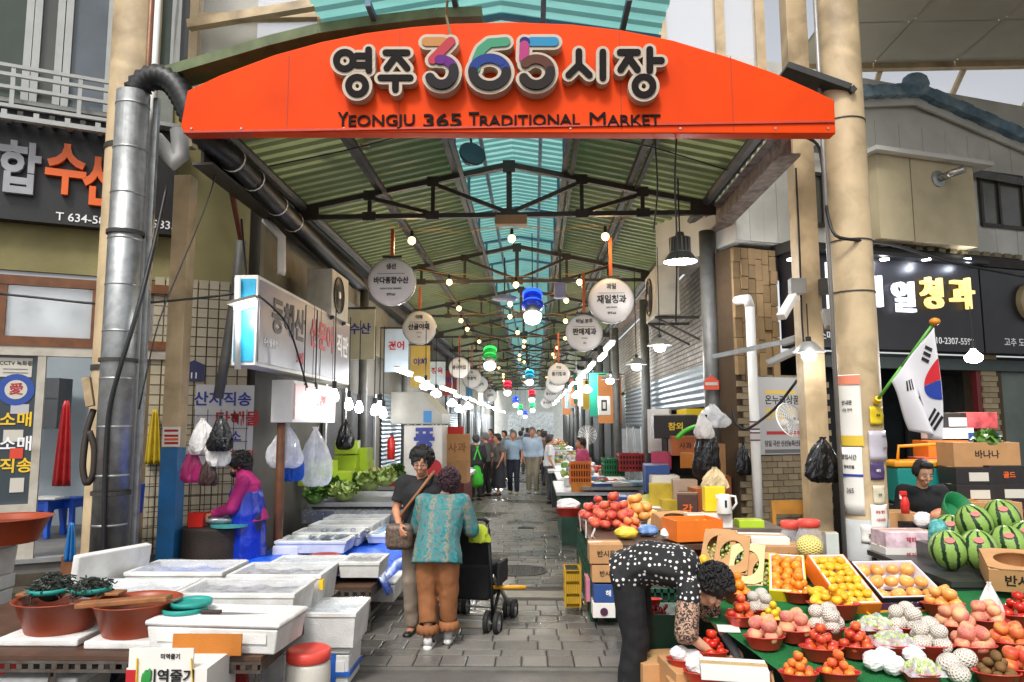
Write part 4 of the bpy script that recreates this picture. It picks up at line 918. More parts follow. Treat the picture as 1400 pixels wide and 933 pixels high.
# ================================================================= warm bulbs on yellow cords
YC = mat('yellow_cord', 'C08A1E', .6)
bulb_me = MB().ball((0,0,0), .055, 12, 8).mesh('globe', smooth=True); bulb_me.materials.append(BULBW)
sock_me = MB().cyl((0,0,.045), (0,0,.14), .026, .02, 8).mesh('socket'); sock_me.materials.append(BLACK)
Yb = [9.9, 13.0, 15.4, 17.8, 20, 22.2, 24.4, 26.6, 28.8, 31, 34, 37, 40, 44]
for i, y in enumerate(Yb):
    cord = []
    for j, x in enumerate((-1.68, -.42, .85)):
        z = 4.36 + .06*math.sin(i*2.1 + j*1.7); q = Vector((x + .15*math.sin(i*1.3 + j), y + .2*math.sin(i + j*2.), z))
        t = thing('string_bulb', 'warm globe bulb %s on the %s yellow cord behind the sign' % (['toward the fish stalls', 'under the ridge', 'toward the fruit stalls'][j], ORD[i]), 'bulb', q, 'warm bulbs strung across the alley')
        inst('globe', bulb_me, None, q, parent=t); inst('socket', sock_me, None, q, parent=t); cord.append(q + Vector((0, 0, .14)))
        if i < 5: point_light('glow', q - Vector((0,0,.08)), 9, (1, .66, .32), .05, t)
    pts = [Vector((-2.1, y, 4.62))]
    for a, b in zip(cord, cord[1:]): pts += [a] + [a.lerp(b, f) + Vector((0, 0, -.0 + .14*abs(2*f-1) - .05)) for f in (.25, .5, .75)]
    pts += [cord[-1], Vector((1.35, y, 4.66))]
    tag(obj('bulb_cord', MB().tube(pts, .006, 5), YC, loc=cord[0]), ORD[i] + ' yellow bulb cord behind the orange sign', 'cord', 'yellow bulb cords across the alley')
# ================================================================= white work lamps
def pendant(u, v, Y, lab, r=.07, e=0, zc=4.3, shade=False):
    c = P(u, v, Y); t = thing('pendant_lamp', lab, 'lamp', c, 'white work lamps')
    obj('bulb', MB().lathe([(.02, .09), (.03, .06), (r, .0), (r, -.03), (r*.8, -.06), (r*.3, -.075)], c, 14), LAMPW, t, smooth=True)
    obj('socket', MB().cyl(c + Vector((0,0,.08)), c + Vector((0,0,.17)), .028, n=10), BLACK, t); obj('cord', MB().cyl(c + Vector((0,0,.16)), (c.x, c.y, max(zc, c.z + .3)), .007, n=5), BLACK, t)
    if shade: obj('shade', MB().lathe([(.05, .12), (.08, .1), (r*2.2, .02), (r*2.25, .01), (r*2.0, .015)], c, 20, cap=False), ALU, t, smooth=True)
    if e: point_light('glow', c - Vector((0,0,.14)), e, (.97, .98, 1), .07, t)
for u, v, Y, e in ((415, 545, 8.3, 0), (431, 543, 8.7, 6), (457, 541, 8.6, 0), (477, 553, 9.3, 0), (491, 557, 9.6, 10), (512, 561, 10.2, 0), (524, 565, 10.2, 0), (519, 556, 10.5, 0)):
    pendant(u, v, Y, '%s bare white bulb hanging over the ice trays, counted from the pink light-box' % ORD[[415,431,457,477,491,512,524,519].index(u)], .055, e, 3.2)
pendant(870, 500, 11.5, 'shaded white lamp before the stone wall, nearer the shutter', .075, 14, 4.3, True); pendant(902, 474, 10.2, 'shaded white lamp below the white air conditioner', .08, 16, 4.3, True); pendant(834, 520, 14, 'shaded white lamp by the meter box', .08, 10, 4.3, True)
pendant(1106, 484, 7.3, 'white bulb glowing on the square cream post by the column', .07, 4, 3.0, True); pendant(1331, 487, 8.2, 'large round white bulb hanging before the fruit shop sign', .09, 26, 3.1)
c = P(930, 352, 8.6); t = thing('highbay_lamp', 'big ribbed metal high-bay lamp hanging over the fruit stall', 'lamp', c)
obj('housing', MB().lathe([(.05, .3), (.06, .24), (.115, .235), (.12, .06), (.13, .05)], c, 20), mat('lamp_alu', '85878A', .35, metal=.6), t, smooth=True); obj('shade', MB().lathe([(.13, .05), (.2, -.04), (.205, -.06), (.195, -.05)], c, 28, cap=False), mat('lamp_alu', '85878A'), t, smooth=True)
obj('diffuser', MB().lathe([(.19, -.045), (.19, -.055)], c, 24), LAMPW, t); obj('cord', MB().cyl(c + Vector((0,0,.3)), (c.x, c.y, 4.75), .01, n=6), BLACK, t); point_light('glow', c - Vector((0,0,.15)), 32, (.97,.98,1), .1, t)
for i in range(16): obj('rib', MB().box(c + Vector((.122*math.cos(i*.3927), .122*math.sin(i*.3927), .15)), (.012, .012, .17), rotm(z=i*22.5)), mat('lamp_alu', '85878A'), t)
c = P(335, 418, 6.9); t = thing('batten_lamp', 'lit white batten lamp clamped at the end of the mountain sign', 'lamp', c); obj('tube', MB().box(c, (.2, .06, .04), rotm(y=-14)), LAMPW, t); obj('hood', MB().box(c + Vector((-.02,0,.05)), (.28, .12, .03), rotm(y=-14)), mat('hood_dark', '6A645A', .6), t); point_light('glow', c - Vector((0,.05,.12)), 5, (.97,.98,1), .06, t)
tub_me = MB().box((0,0,0), (.07, 1.35, .05)).mesh('tube'); tub_me.materials.append(TUBE); cas_me = MB().box((0,0,.042), (.11, 1.42, .028)).mesh('casing'); cas_me.materials.append(PLASTW)
for sx, x, z, nm, n, y0 in ((1, 1.5, 3.3, 'right', 24, 14.5), (-1, -2.3, 2.7, 'left', 24, 12.9)):
    for i in range(n):
        q = Vector((x + .05*math.sin(i*2.3), y0 + i*1.9, z + .04*math.cos(i*1.7))); t = thing('tube_lamp', '%s white tube lamp along the %s stalls deep in the alley' % (ORD[i], nm), 'tube lamp', q, 'tube lamps over the far stalls')
        inst('tube', tub_me, None, q, parent=t); inst('casing', cas_me, None, q, parent=t)
        if i % 3 == 1: point_light('glow', q - Vector((0,0,.12)), 60 if i < 12 else 220, (.95,.98,1), .12, t)
# white bulbs along the left shops further in
for i, (u, v, Y) in enumerate(((582, 527, 12.5), (596, 538, 13.5), (618, 551, 15), (640, 555, 17), (628, 559, 16))):
    pendant(u, v, Y, '%s white bulb over the far vegetable stalls, counted from the grey hood' % ORD[i], .1, 16 if i in (1, 3) else 0, 3.6)
for i, (u, v, Y) in enumerate(((802, 532, 15), (788, 540, 16.5))): pendant(u, v, Y, '%s white bulb beyond the meter box on the right' % ORD[i], .11, 16, 3.8)
# junction boxes, speakers and fittings under the roof
c = P(699, 302, 9.0); tag(obj('junction_box', MB().box(c, (.4, .14, .12)), mat('wood_box', 'A07A58', .6, var=.15), loc=c, bevel=.006), 'pale wooden box under the middle of the first roof truss', 'box')
c = P(645, 212, 8.4); t = thing('flood_lamp', 'dark round flood lamp hung under the skylight edge', 'lamp', c); obj('dish', MB().lathe([(.03, -.14), (.09, -.1), (.16, 0), (.165, .03), (.14, .02)], c, 20, rotm(x=70, z=25)), mat('navy_dish', '2A3C4C', .35, var=.2), t, smooth=True); obj('bracket', MB().bar(c + Vector((0,.05,.1)), c + Vector((-.08,.15,.62)), .03), STEEL, t)
c = P(766, 398, 12.5); t = thing('loudspeaker', 'grey loudspeaker box under the roof beside the big blue lantern', 'speaker', c); obj('casing', MB().box(c, (.2, .18, .26)), mat('lilac_grey', '8C889A', .5), t, bevel=.01); obj('mount', MB().bar(c + Vector((0,0,.13)), c + Vector((0,0,.75)), .03), STEEL, t)
c = P(690, 408, 12.2); t = thing('ceiling_fan_lamp', 'flat violet grey dish fitting under the roof beside the big blue lantern', 'lamp', c); obj('dish', MB().lathe([(.05, .06), (.2, .02), (.22, -.02), (.18, -.03)], c, 20), mat('lilac_grey', '8C889A'), t, smooth=True); obj('rod', MB().bar(c + Vector((0,0,.05)), c + Vector((0,0,.7)), .025), STEEL, t)
# sagging cables
def cable(pts, lab, r=.012, m=None):
    q = [P(*w_) for w_ in pts]; f = []
    for a, b in zip(q, q[1:]): f += [a.lerp(b, k/5) for k in range(5)]
    f.append(q[-1])
    for _ in range(3): f = [f[0]] + [(f[i-1]+f[i]*2+f[i+1])/4 for i in range(1, len(f)-1)] + [f[-1]]
    tag(obj('cable', MB().tube(f, r, 6), m or BLACK, loc=q[0], smooth=True), lab, 'cable', 'cables strung about the gateway')
cable([(925,184,6.6),(922,250,6.7),(926,330,6.8),(924,440,7)], 'thin black cable hanging straight down below the sign right half', .009)
cable([(895,184,6.6),(900,260,6.8),(893,320,7.2)], 'short black cable hanging below the sign beside the longer one', .008)
cable([(1086,182,7.3),(1120,195,7.2),(1126,240,7.0),(1130,290,6.9),(1140,325,6.75),(1175,329,6.75),(1225,335,7.5),(1300,360,8.2),(1400,378,8.6)], 'black cable looping from the eave past the pasted column', .016)
cable([(1088,230,7.5),(1093,330,7.5),(1096,440,7.5),(1100,480,7.5)], 'black cable down the square cream post to its bulb', .01)
cable([(0,402,6.7),(60,408,6.8),(130,416,6.9),(200,415,7.2),(300,405,7.6),(330,400,7.6)], 'black cables sagging across the frosted transom', .013)
cable([(228,255,6.85),(212,330,6.7),(190,420,6.5),(165,500,6.45),(148,560,6.45),(143,650,6.45),(141,790,6.45)], 'thick black cable crossing the duct and dropping to the ground', .02)
cable([(128,560,6.6),(118,590,6.55),(112,640,6.5),(118,665,6.5),(128,650,6.5),(130,612,6.5),(122,590,6.5)], 'dark coil of hose hung on the left column', .028, mat('hose_brown', '2E2620', .7))
cable([(330,300,7.6),(340,410,7.2),(350,400,7.0),(395,440,7.5),(420,530,8)], 'tangled black cable at the mountain sign', .011)
cable([(300,210,7),(290,260,7),(262,330,6.9),(215,440,6.7),(190,560,6.6)], 'long thin wire running diagonally by the duct', .007)
cable([(555,184,7.2),(480,205,7.6),(330,235,8)], 'thin wire under the left roof slope', .008); cable([(800,184,7.2),(890,200,7.6),(1000,235,8),(1030,240,8)], 'thin wire under the right roof slope', .008)
cable([(1000,560,8.6),(1005,580,8.6),(1020,590,8.5),(1060,560,8.4),(1090,520,8.2)], 'black hose drooping between the pipe post and white pipe', .016)
# wall lamp arm: street lamp arms over right stall
q0, q1 = P(975, 488, 8.3), P(1098, 462, 7.9); t = thing('street_lamp_arm', 'pale metal lamp arm with long grey lamp heads by the tan pillar', 'lamp', q0)
obj('arm', MB().bar(q0, q1, .05), GALV, t); obj('lamp_head', MB().bar(P(1050, 497, 8.1), P(1100, 474, 7.9), .16, .07), mat('lamp_grey', 'A3A4A2', .4), t, bevel=.02); obj('lamp_head', MB().bar(P(1068, 470, 8.0), P(1098, 460, 7.9), .14, .07), mat('lamp_grey', 'A3A4A2'), t, bevel=.02)
# cameras
c = P(1090, 392, 7.45); t = thing('camera_box', 'grey junction box with a white security camera on the square post', 'security camera', c)
obj('box', MB().box(c, (.16, .1, .16)), mat('box_grey', '9A9A96', .5), t, bevel=.008); obj('camera', MB().bar(P(1085, 405, 7.3), P(1068, 434, 7.1), .085, .07), PLASTW, t, bevel=.01); obj('bracket', MB().bar(P(1092, 408, 7.45), P(1080, 412, 7.35), .03), PLASTW, t)
c = P(1128, 392, 7.5); t = thing('camera_box', 'dark box with a small camera between the square post and the column', 'security camera', c); obj('box', MB().box(c, (.1, .1, .16)), mat('box_dark', '5A5A58', .5), t); obj('camera', MB().bar(P(1128, 425, 7.4), P(1134, 448, 7.3), .07), mat('box_grey', '9A9A96'), t)
# white pvc pipe on the tan wall
q = [P(1022, 405, 8.85), P(1030, 420, 8.7), P(1031, 560, 8.7), P(1033, 760, 8.7)]; t = thing('drain_pipe', 'white plastic drain pipe standing against the tan brick wall', 'pipe', (q[2].x, 8.7, 0))
obj('run', MB().cyl((q[2].x, 8.7, 0), (q[2].x, 8.7, q[1].z), .055, n=14), PLASTW, t, smooth=True); obj('elbow', MB().tube([(q[2].x, 8.7, q[1].z), (q[2].x - .02, 8.72, q[1].z + .1), (q[2].x - .08, 8.95, q[1].z + .12)], .06, 12), PLASTW, t, smooth=True)
for v in (582, 597): obj('label', MB().cyl((q[2].x, 8.7, P(1033, v+6, 8.7).z), (q[2].x, 8.7, P(1033, v-6, 8.7).z), .057, n=14, cap=False), flat('violet_label', '5A2A5A'), t); obj('label_face', MB().cyl((q[2].x, 8.7, P(1033, v+4, 8.7).z), (q[2].x, 8.7, P(1033, v-4, 8.7).z), .0585, n=14, cap=False), PAPER, t)
# ================================================================= boxes, tables, basins
def open_mb(L, W, H, wall=.03, depth=None, mb=None, taper=.94, lip=0):
    """open-topped box, base at z=0, centred"""
    mb = mb or MB(); depth = depth or H - wall; rg = []
    def r(a, b, z): return [Vector(q) for q in ((-a, -b, z), (a, -b, z), (a, b, z), (-a, b, z))]
    a, b = L/2, W/2; t = taper
    rg = [r(a*t, b*t, 0), r(a, b, H - lip), r(a + (.008 if lip else 0), b + (.008 if lip else 0), H - lip), r(a + (.008 if lip else 0), b + (.008 if lip else 0), H), r(a - wall, b - wall, H), r(a - wall - .01, b - wall - .01, H - depth)]
    if not lip: rg = [rg[0], rg[1], rg[4], rg[5]]
    return mb.loft(rg)
def place(root, loc, rot=(0,0,0)):
    root.location = loc; root.rotation_euler = tuple(R(a) for a in rot); return root
ICE = mat('crushed_ice', 'AEB9C2', .3, var=.2, scale=25, bump=.25, bscale=60)
DARKFISH = mat('grey_seafood', '57585A', .35, var=.5, scale=18, bump=.15, bscale=40)
TAPE = mat('blue_tape', '2A5FB4', .4, var=0, bump=0)
def foam_box(lab, x0, x1, y0, y1, z0, h, top='film', cont=None, rz=0, grp='white styrofoam fish boxes', tape=False):
    L, W = x1 - x0, y1 - y0; t = thing('foam_box', lab, 'foam box', (0,0,0), grp)
    if top == 'lid':
        obj('body', MB().box((0, 0, h*.4), (L*.97, W*.97, h*.8), taper=.95), FOAM, t, bevel=.012); obj('lid', MB().box((0, 0, h*.905), (L, W, h*.19)), FOAM, t, bevel=.015)
        for s in (-.28, .28): obj('grip_mark', MB().box((s*L, -W*.487 , h*.5), (L*.25, .006, h*.3)), mat('foam_shadow', 'D6D5D0', .8), t)
    else:
        obj('body', open_mb(L, W, h, .03, h*.35, lip=.03), FOAM, t, bevel=.008)
        obj('contents', MB().sheet(lambda a, b: Vector(((a-.5)*(L-.07), (b-.5)*(W-.07), h*.8 + .018*math.sin(a*19+b*7)*math.sin(b*15+a*5))), 14, 10), cont or ICE, t, smooth=True)
        if top == 'film': obj('film', MB().sheet(lambda a, b: Vector(((a-.5)*(L-.005), (b-.5)*(W-.005), h + .004 + .006*math.sin(a*9)*math.sin(b*7))), 8, 6), CLEAR, t, smooth=True)
    if tape: obj('tape', MB().box((L*.2, 0, h*.4), (.05, W*1.004, h*.83)), TAPE, t); obj('tape', MB().box((0, 0, h*.32), (L*1.0, W*1.002, .03)), TAPE, t)
    place(t, ((x0+x1)/2, (y0+y1)/2, z0), (0, 0, rz)); return t
RUST = mat('rusty_angle', '5A554E', .6, metal=.4, var=.3, scale=14, dirt='4A2C1C', dirtamt=.7)
TBROWN = mat('brown_board', '4C3324', .6, var=.3, scale=6)
def angle(mb, a, b, w=.045, holes=True):
    mb.bar(a, b, w, .006)
def rack(lab, x0, x1, y0, y1, z, legs, shelf=None):
    t = thing('stall_rack', lab, 'table', ((x0+x1)/2, (y0+y1)/2, 0)); c = wloc(t)
    obj('top_board', MB().box(((x0+x1)/2, (y0+y1)/2, z - .012), (x1-x0, y1-y0, .024)), TBROWN, t)
    for yy in (y0 + .003, y1 - .003):
        m = MB(); n = int((x1-x0)/.07)
        for zz in (z - .035, z - .085): m.box(((x0+x1)/2, yy, zz), (x1-x0, .008, .018))
        for i in range(n): m.box((x0 + (i+.5)*(x1-x0)/n, yy, z - .06), ((x1-x0)/n*.45, .008, .034))
        obj('slotted_rail', m, RUST, t)
    for xx in (x0 + .003, x1 - .003): obj('slotted_rail', MB().box((xx, (y0+y1)/2, z - .06), (.008, y1-y0-.02, .065)), RUST, t)
    for lx, ly in legs:
        m = MB(); n = int(z/.08)
        for dx in (-.018, .018): m.box((lx + dx, ly, z/2 - .03), (.012, .006, z - .06))
        for i in range(n): m.box((lx, ly, (i + .3)*z/n), (.03, .006, z/n*.5))
        m.box((lx - .022, ly + .02, z/2 - .03), (.005, .04, z - .06)); obj('leg', m, RUST, t)
    if shelf: obj('shelf', MB().box(((x0+x1)/2, (y0+y1)/2, shelf), (x1-x0-.04, y1-y0-.04, .03)), RUST, t)
    return t
TZ = .46
rack('long brown topped rack under the basins and fish boxes', -4.1, -1.62, 4.45, 6.2, TZ, [(-1.66, 4.5), (-1.66, 6.15), (-2.9, 4.5), (-4.0, 4.5)])
rack('slotted steel rack under the blue tarp and ice trays', -3.0, -1.42, 6.5, 9.6, .42, [(-1.46, 6.55), (-1.46, 9.5), (-2.9, 6.55), (-1.46, 7.9)], .16)
# basins
BASIN = mat('terracotta_plastic', '8E3A1C', .4, var=.12, scale=5, bump=0)
def basin(lab, c, r, h, m=BASIN, grp=None, name='basin'):
    t = thing(name, lab, 'basin', c, grp)
    obj('bowl', MB().lathe([(r*.72, 0), (r*.95, h*.93), (r*1.0, h*.95), (r*1.03, h*.99), (r*1.0, h), (r*.93, h*.93), (r*.7, .02), (.001, .015)], c, 36, cap=False), m, t, smooth=True)
    obj('water', MB().lathe([(r*.88, 0), (r*.88, .004)], Vector(c) + Vector((0,0,h*.72)), 30), mat('dark_water', (.05,.02,.012), .08, bump=0), t); return t
def lid_block(lab, x0, x1, y0, y1, z, h=.045, rz=0):
    tag(obj('foam_slab', MB().box((0,0,h/2), (x1-x0, y1-y0, h)), FOAM, loc=(0,0,0), bevel=.01), lab, 'foam slab'); o = C.objects[-1]; return o
def slab(lab, c, sz, rot=(0,0,0)):
    o = obj('foam_slab', MB().box((0,0,0), sz), FOAM, bevel=.012); o.location = c; o.rotation_euler = tuple(R(a) for a in rot); return tag(o, lab, 'foam slab')
Yb1 = 4.85; b1 = P(82, 858, Yb1); b2 = P(182, 865, 4.75)
slab('flat white foam slab under the seaweed basin', (b1.x + .0, Yb1, TZ + .025), (.52, .45, .05)); slab('flat white foam slab under the wood-topped basin', (b2.x + .02, 4.78, TZ + .025), (.46, .42, .05))
basin('brown plastic basin heaped with dark seaweed on the rack', (b1.x, Yb1, TZ + .052), .275, .2); basin('brown plastic basin with a plank across it on the rack', (b2.x, 4.78, TZ + .052), .265, .2)
zb_ = TZ + .262
plank = obj('wood_plank', MB().box((0,0,0), (.56, .1, .03)), mat('pale_wood', '8A5A34', .6, var=.3, scale=10), bevel=.005); plank.location = (b2.x - .02, 4.66, zb_ + .005); plank.rotation_euler = (0, R(-4), R(4)); tag(plank, 'bare wood plank laid across the front basin', 'plank')
plank = obj('wood_plank', MB().box((0,0,0), (.66, .12, .02)), mat('pale_wood', '8A5A34'), bevel=.005); plank.location = (b1.x + .06, 4.86, zb_ + .01); plank.rotation_euler = (0, 0, R(3)); tag(plank, 'wood plank under the seaweed sieves', 'plank')
SIEVE = mat('teal_sieve', '1F8C82', .45, var=.1)
def sieve(lab, c, r, handle=None, grp='teal plastic sieves'):
    t = thing('sieve', lab, 'sieve', c, grp); obj('rim', MB().lathe([(r*.9, 0), (r, .0), (r*1.02, .025), (r*.97, .03), (r*.9, .008)], c, 28, cap=False), SIEVE, t, smooth=True)
    obj('mesh_base', MB().lathe([(r*.93, .006), (r*.93, .009)], c, 24), SIEVE, t)
sieve('teal sieve heaped with seaweed, at the column end of the basin', (b1.x - .07, 4.84, zb_ + .022), .13); sieve('teal sieve heaped with seaweed, beside the plank end', (b1.x + .19, 4.86, zb_ + .022), .12)
WEED = mat('seaweed', (.022,.028,.02), .45, var=.5, scale=20)
for lab, cx, r, h in (('tall heap of dark stringy seaweed on a teal sieve', b1.x - .07, .12, .11), ('low heap of dark stringy seaweed on a teal sieve', b1.x + .19, .11, .07)):
    m = MB(); random.seed(5)
    m.ball((cx, 4.85, zb_ + .04), (r*.8, r*.8, h*.75), 14, 8)
    for i in range(150):
        a = random.uniform(0, 6.28); rr_ = r*math.sqrt(random.random()); p = Vector((cx + rr_*math.cos(a), 4.85 + rr_*math.sin(a), zb_ + .04 + h*(1 - (rr_/r)**2)*.8)); pts = [p]
        for k in range(4): p = p + Vector((random.uniform(-.03,.03), random.uniform(-.03,.03), random.uniform(-.022,.016))); pts.append(p)
        m.tube(pts, .005, 4)
    tag(obj('seaweed_heap', m, WEED, loc=(cx, 4.85, zb_)), lab, 'seaweed', kind='stuff')
# foam boxes on the near rack
z = TZ
foam_box('closed white foam box holding the teal sieves and knife', -2.36, -1.5, 4.5, 4.95, z, .185, 'lid', rz=-5)
foam_box('film covered foam box right behind the sieve box', -2.44, -1.62, 5.02, 5.5, z + .0, .235, 'film', DARKFISH)
foam_box('film covered foam box behind the wood-topped basin', -3.25, -2.5, 5.1, 5.55, z, .22, 'film', mat('pale_ice', 'B9BBBC', .4, var=.15, scale=12))
foam_box('film covered foam box with a yellow clip at the rack corner', -2.3, -1.6, 5.56, 6.05, z, .25, 'film', DARKFISH)
foam_box('film covered foam box with blue printed lining', -3.1, -2.36, 5.6, 6.1, z, .26, 'film', mat('blue_lining', '7C8CC4', .4, var=.5, scale=9))
slab('white foam lid standing on edge beside the duct', (-3.22, 5.62, TZ + .22), (.07, .62, .42), (0, 8, -22))
cl = tag(obj('clip', MB().box((-1.59, 5.57, .64), (.03, .05, .07)), INKY, loc=(-1.59, 5.57, .64)), 'small yellow clip on the corner of a foam box', 'clip')
q0 = P(250, 832, 4.72); sieve('teal sieve lying on the closed foam box', (q0.x, 4.75, TZ + .187), .135); sieve('second teal sieve stacked crooked on the first', (q0.x + .03, 4.77, TZ + .222), .125)
k = thing('knife', 'dark handled kitchen knife lying on the closed foam box', 'knife', (q0.x + .2, 4.68, TZ + .195)); kx = q0.x + .2
obj('handle', MB().box((kx, 4.68, TZ + .2), (.13, .03, .024)), mat('knife_handle', '2E1E16', .5), k, bevel=.006); obj('blade', MB().add([(kx+.065,4.665,TZ+.19),(kx+.36,4.69,TZ+.19),(kx+.065,4.70,TZ+.19),(kx+.065,4.665,TZ+.193),(kx+.36,4.69,TZ+.1915),(kx+.065,4.70,TZ+.193)], [(0,2,1),(3,4,5),(0,1,4,3),(1,2,5,4),(2,0,3,5)]), mat('blade', 'B4B6B8', .2, metal=.9), k)
# stack on the ground and barrel
foam_box('foam box with crossed blue tape at the bottom of the floor stack', -1.72, -1.3, 5.3, 5.68, .0, .27, 'lid', tape=True); foam_box('foam box topped with clear film on the taped floor box', -1.78, -1.26, 5.26, 5.72, .272, .24, 'film', ICE)
c = P(421, 930, 4.85); c.z = 0; t = thing('plastic_barrel', 'translucent white plastic barrel with a red screw lid', 'barrel', c)
obj('drum', MB().lathe([(.13, 0), (.14, .02), (.14, .3), (.125, .33)], c, 24), mat('milky_plastic', 'C9C4B8', .4, var=.08), t, smooth=True); obj('lid', MB().lathe([(.136, .325), (.14, .33), (.14, .385), (.125, .395), (.12, .385)], c, 24), mat('coral_lid', 'D5473A', .4), t, smooth=True); obj('label', MB().box(c + Vector((-.03, -.139, .17)), (.05, .006, .06)), mat('worn_label', '8A7A6A', .7), t)
# carton in front of the rack
FC = Plane((0, 4.15), (1, 0)); t = thing('paper_carton', 'white seaweed carton with its flap up in front of the rack', 'carton', (-2, 4.2, 0))
x0, z1 = FC.sz(173, 914); x1, _ = FC.sz(303, 914)
obj('body', MB().box(((x0+x1-.08)/2, 4.35, z1/2), (x1-x0-.08, .4, z1)), WHITEC, t); obj('flap', FC.box(MB(), x0 + .01, x1 - .16, z1, FC.sz(240, 887)[1], -.012, 0), WHITEC, t); obj('back_flap', MB().box(((x0+x1)/2 + .06, 4.425, P(250, 872, 4.42).z - .04), (x1-x0-.12, .012, .12), rotm(x=-3)), mat('ochre_card', 'B06A1E', .7, var=.1), t)
write('미역줄기', FC, 233, 898, 7, INK, t, .002, .01); write('미역줄기', FC, 232, 926, 18, INK, t, .005, .02)
obj('corner_mark', FC.pbox(MB(), 173, 916, 186, 934, .001, .005), INKR, t)
sp = MB(); 
for du, dv in ((0,0),(3,-4),(6,-1),(8,-6)): a, zz = FC.sz(196+du, 930+dv, .006); sp.ball(FC.pt(a, zz, .006), (.014, .006, .04), 8, 5)
obj('leaf_print', sp, INKG if 0 else flat('leaf_green', '2C8A3C'), t)
for u in (188, 262): obj('strap', MB().bar(FC.pt(*FC.sz(u, 900, .006), .006), FC.pt(*FC.sz(u + 2 if u > 200 else u - 1, 935, .006), .006), .02, .004), INKY, t)
# under the rack
foam_box('empty foam box on its side under the rack', -3.3, -2.78, 4.55, 4.95, .0, .3, 'lid'); 
c = P(62, 925, 4.4); bgm = mat('magenta_bag', 'B02A6A', .35, var=.2)
def bag(lab, c, w, h, m, grp=None, hang=True, n=34, seed=1, dep=.5, name='plastic_bag', knot=True):
    w *= .88; h *= .95; rnd = random.Random(seed); rg = []; ph = [rnd.uniform(0, 6.28) for _ in range(4)]
    prof = [(0, .5), (.05, .8), (.13, .97), (.24, 1), (.36, .98), (.48, .9), (.6, .76), (.72, .58), (.82, .4), (.9, .22), (.95, .12), (1, .2)] if knot else [(0, .9), (.1, 1), (.4, .95), (.7, .8), (.9, .55), (1, .35)]
    for fz, fr in prof:
        ring = []
        for k in range(n):
            a = 2*math.pi*k/n; f = fr*(1 + .13*math.sin(3*a + ph[0] + fz*3) + .08*math.sin(7*a + ph[1] - fz*5) + .05*math.sin(13*a + ph[2] + fz*2) + rnd.uniform(-.07, .07))
            ring.append(Vector(c) + Vector((math.cos(a)*f*w/2, math.sin(a)*f*w/2*dep, fz*h + .015*math.sin(5*a + ph[3])*(1 if 0 < fz < 1 else .3))))
        rg.append(ring)
    o = obj(name, MB().loft(rg), m, loc=c); return tag(o, lab, 'bag', grp)
bag('magenta plastic bag slumped under the rack', (c.x, 4.5, .03), .34, .24, bgm, seed=3); bag('dark blue sack standing under the rack', (P(125, 900, 5.2).x, 5.2, 0), .42, .44, mat('navy_sack', '16264E', .5, var=.3), seed=5)
tag(obj('red_crate', open_mb(.4, .3, .2, .02), REDP, loc=None), 'red plastic crate under the basin end of the rack', 'crate').location = (P(20, 905, 5).x, 5.0, .12)
bag('red and green shopping bag under the rack behind the carton', (P(318, 912, 5).x, 5.0, 0), .26, .34, mat('red_bag', 'A8242A', .5, var=.2), seed=8, knot=False)
o = foam_box('foam boxes stack beside the near rack leg', -2.05, -1.72, 5.2, 5.6, .0, .3, 'lid')
# red basin on foam stack at far left
c = P(20, 745, 5.9); t = foam_box('two-tone foam box carrying the wide brown basin at the door', P(-60,0,5.9).x, P(45, 0, 5.9).x, 5.7, 6.2, .0, P(20, 783, 5.7).z*0 + .6, 'lid'); foam_box('upper foam box under the wide brown basin', P(-60,0,5.9).x, P(48, 0, 5.9).x, 5.68, 6.2, .602, .28, 'lid')
basin('wide brown basin standing on foam boxes by the shop door', (P(0, 745, 5.95).x, 5.95, .885), .36, .2)
# ================================================================= blue tarp and ice trays on the second rack
TARP = mat('blue_tarp', '1660E0', .3, var=.2, scale=8, bump=.2, bscale=14)
tarp = MB().sheet(lambda a, b: Vector((-2.95 + 1.62*a, 6.75 + 2.85*b, .455 + .02*math.sin(a*23 + b*9)*math.sin(b*17) - .16*max(0, (a - .93)/.07)**1.5)), 40, 50)
tag(obj('tarpaulin', tarp, TARP, loc=(-2.2, 8, .45), smooth=True, solid=.004), 'crumpled blue tarpaulin spread under the ice trays', 'tarpaulin')
foam_box('foam box with clear lid at the front of the tarp', -2.35, -1.76, 6.55, 6.95, .47, .14, 'film', ICE); foam_box('foam box with clear lid beside the aisle, front of the tarp', -1.74, -1.38, 6.62, 7.05, .47, .14, 'film', DARKFISH)
foam_box('foam box on the low shelf of the slotted rack', -1.8, -1.3, 7.0, 7.5, .17, .2, 'lid')
for i in range(4): foam_box('%s long ice tray on the tarp, counted from the red dish' % ORD[i], -2.75 + .04*i, -2.0 + .04*i, 7.85 + i*.46, 8.28 + i*.46, .47, .13 + .02*i, 'film' if i % 2 else 'open', ICE)
foam_box('wide shallow ice tray beside the aisle at the far end of the tarp', -1.92, -1.46, 8.5, 9.4, .47, .1, 'open', mat('blue_water_ice', '8FB4DC', .2, var=.2, scale=9))
c = P(440, 747, 7.2); tag(obj('red_dish', MB().lathe([(.1, 0), (.145, .05), (.155, .055), (.135, .05), (.09, .012), (.001, .01)], (c.x, 7.3, .5), 24, cap=False), mat('maroon_dish', '8E1E2A', .4), loc=(c.x, 7.3, .5), smooth=True), 'maroon plastic dish on the crumpled tarp', 'dish')
FISH = mat('silver_fish', '8A949C', .25, metal=.4, var=.5, scale=9, bump=0)
def fish_mb(L=.3):
    m = MB(); rg = []
    for f, w_, h in ((0, .01, .012), (.06, .1, .14), (.2, .19, .27), (.45, .2, .3), (.7, .12, .18), (.86, .04, .07), (.92, .02, .1), (1, .01, .2)):
        rg.append([Vector(((f-.5)*L, math.cos(a)*h*L/2*.8, math.sin(a)*w_*L/2)) for a in [k*math.pi/4 for k in range(8)]])
    return m.loft(rg)
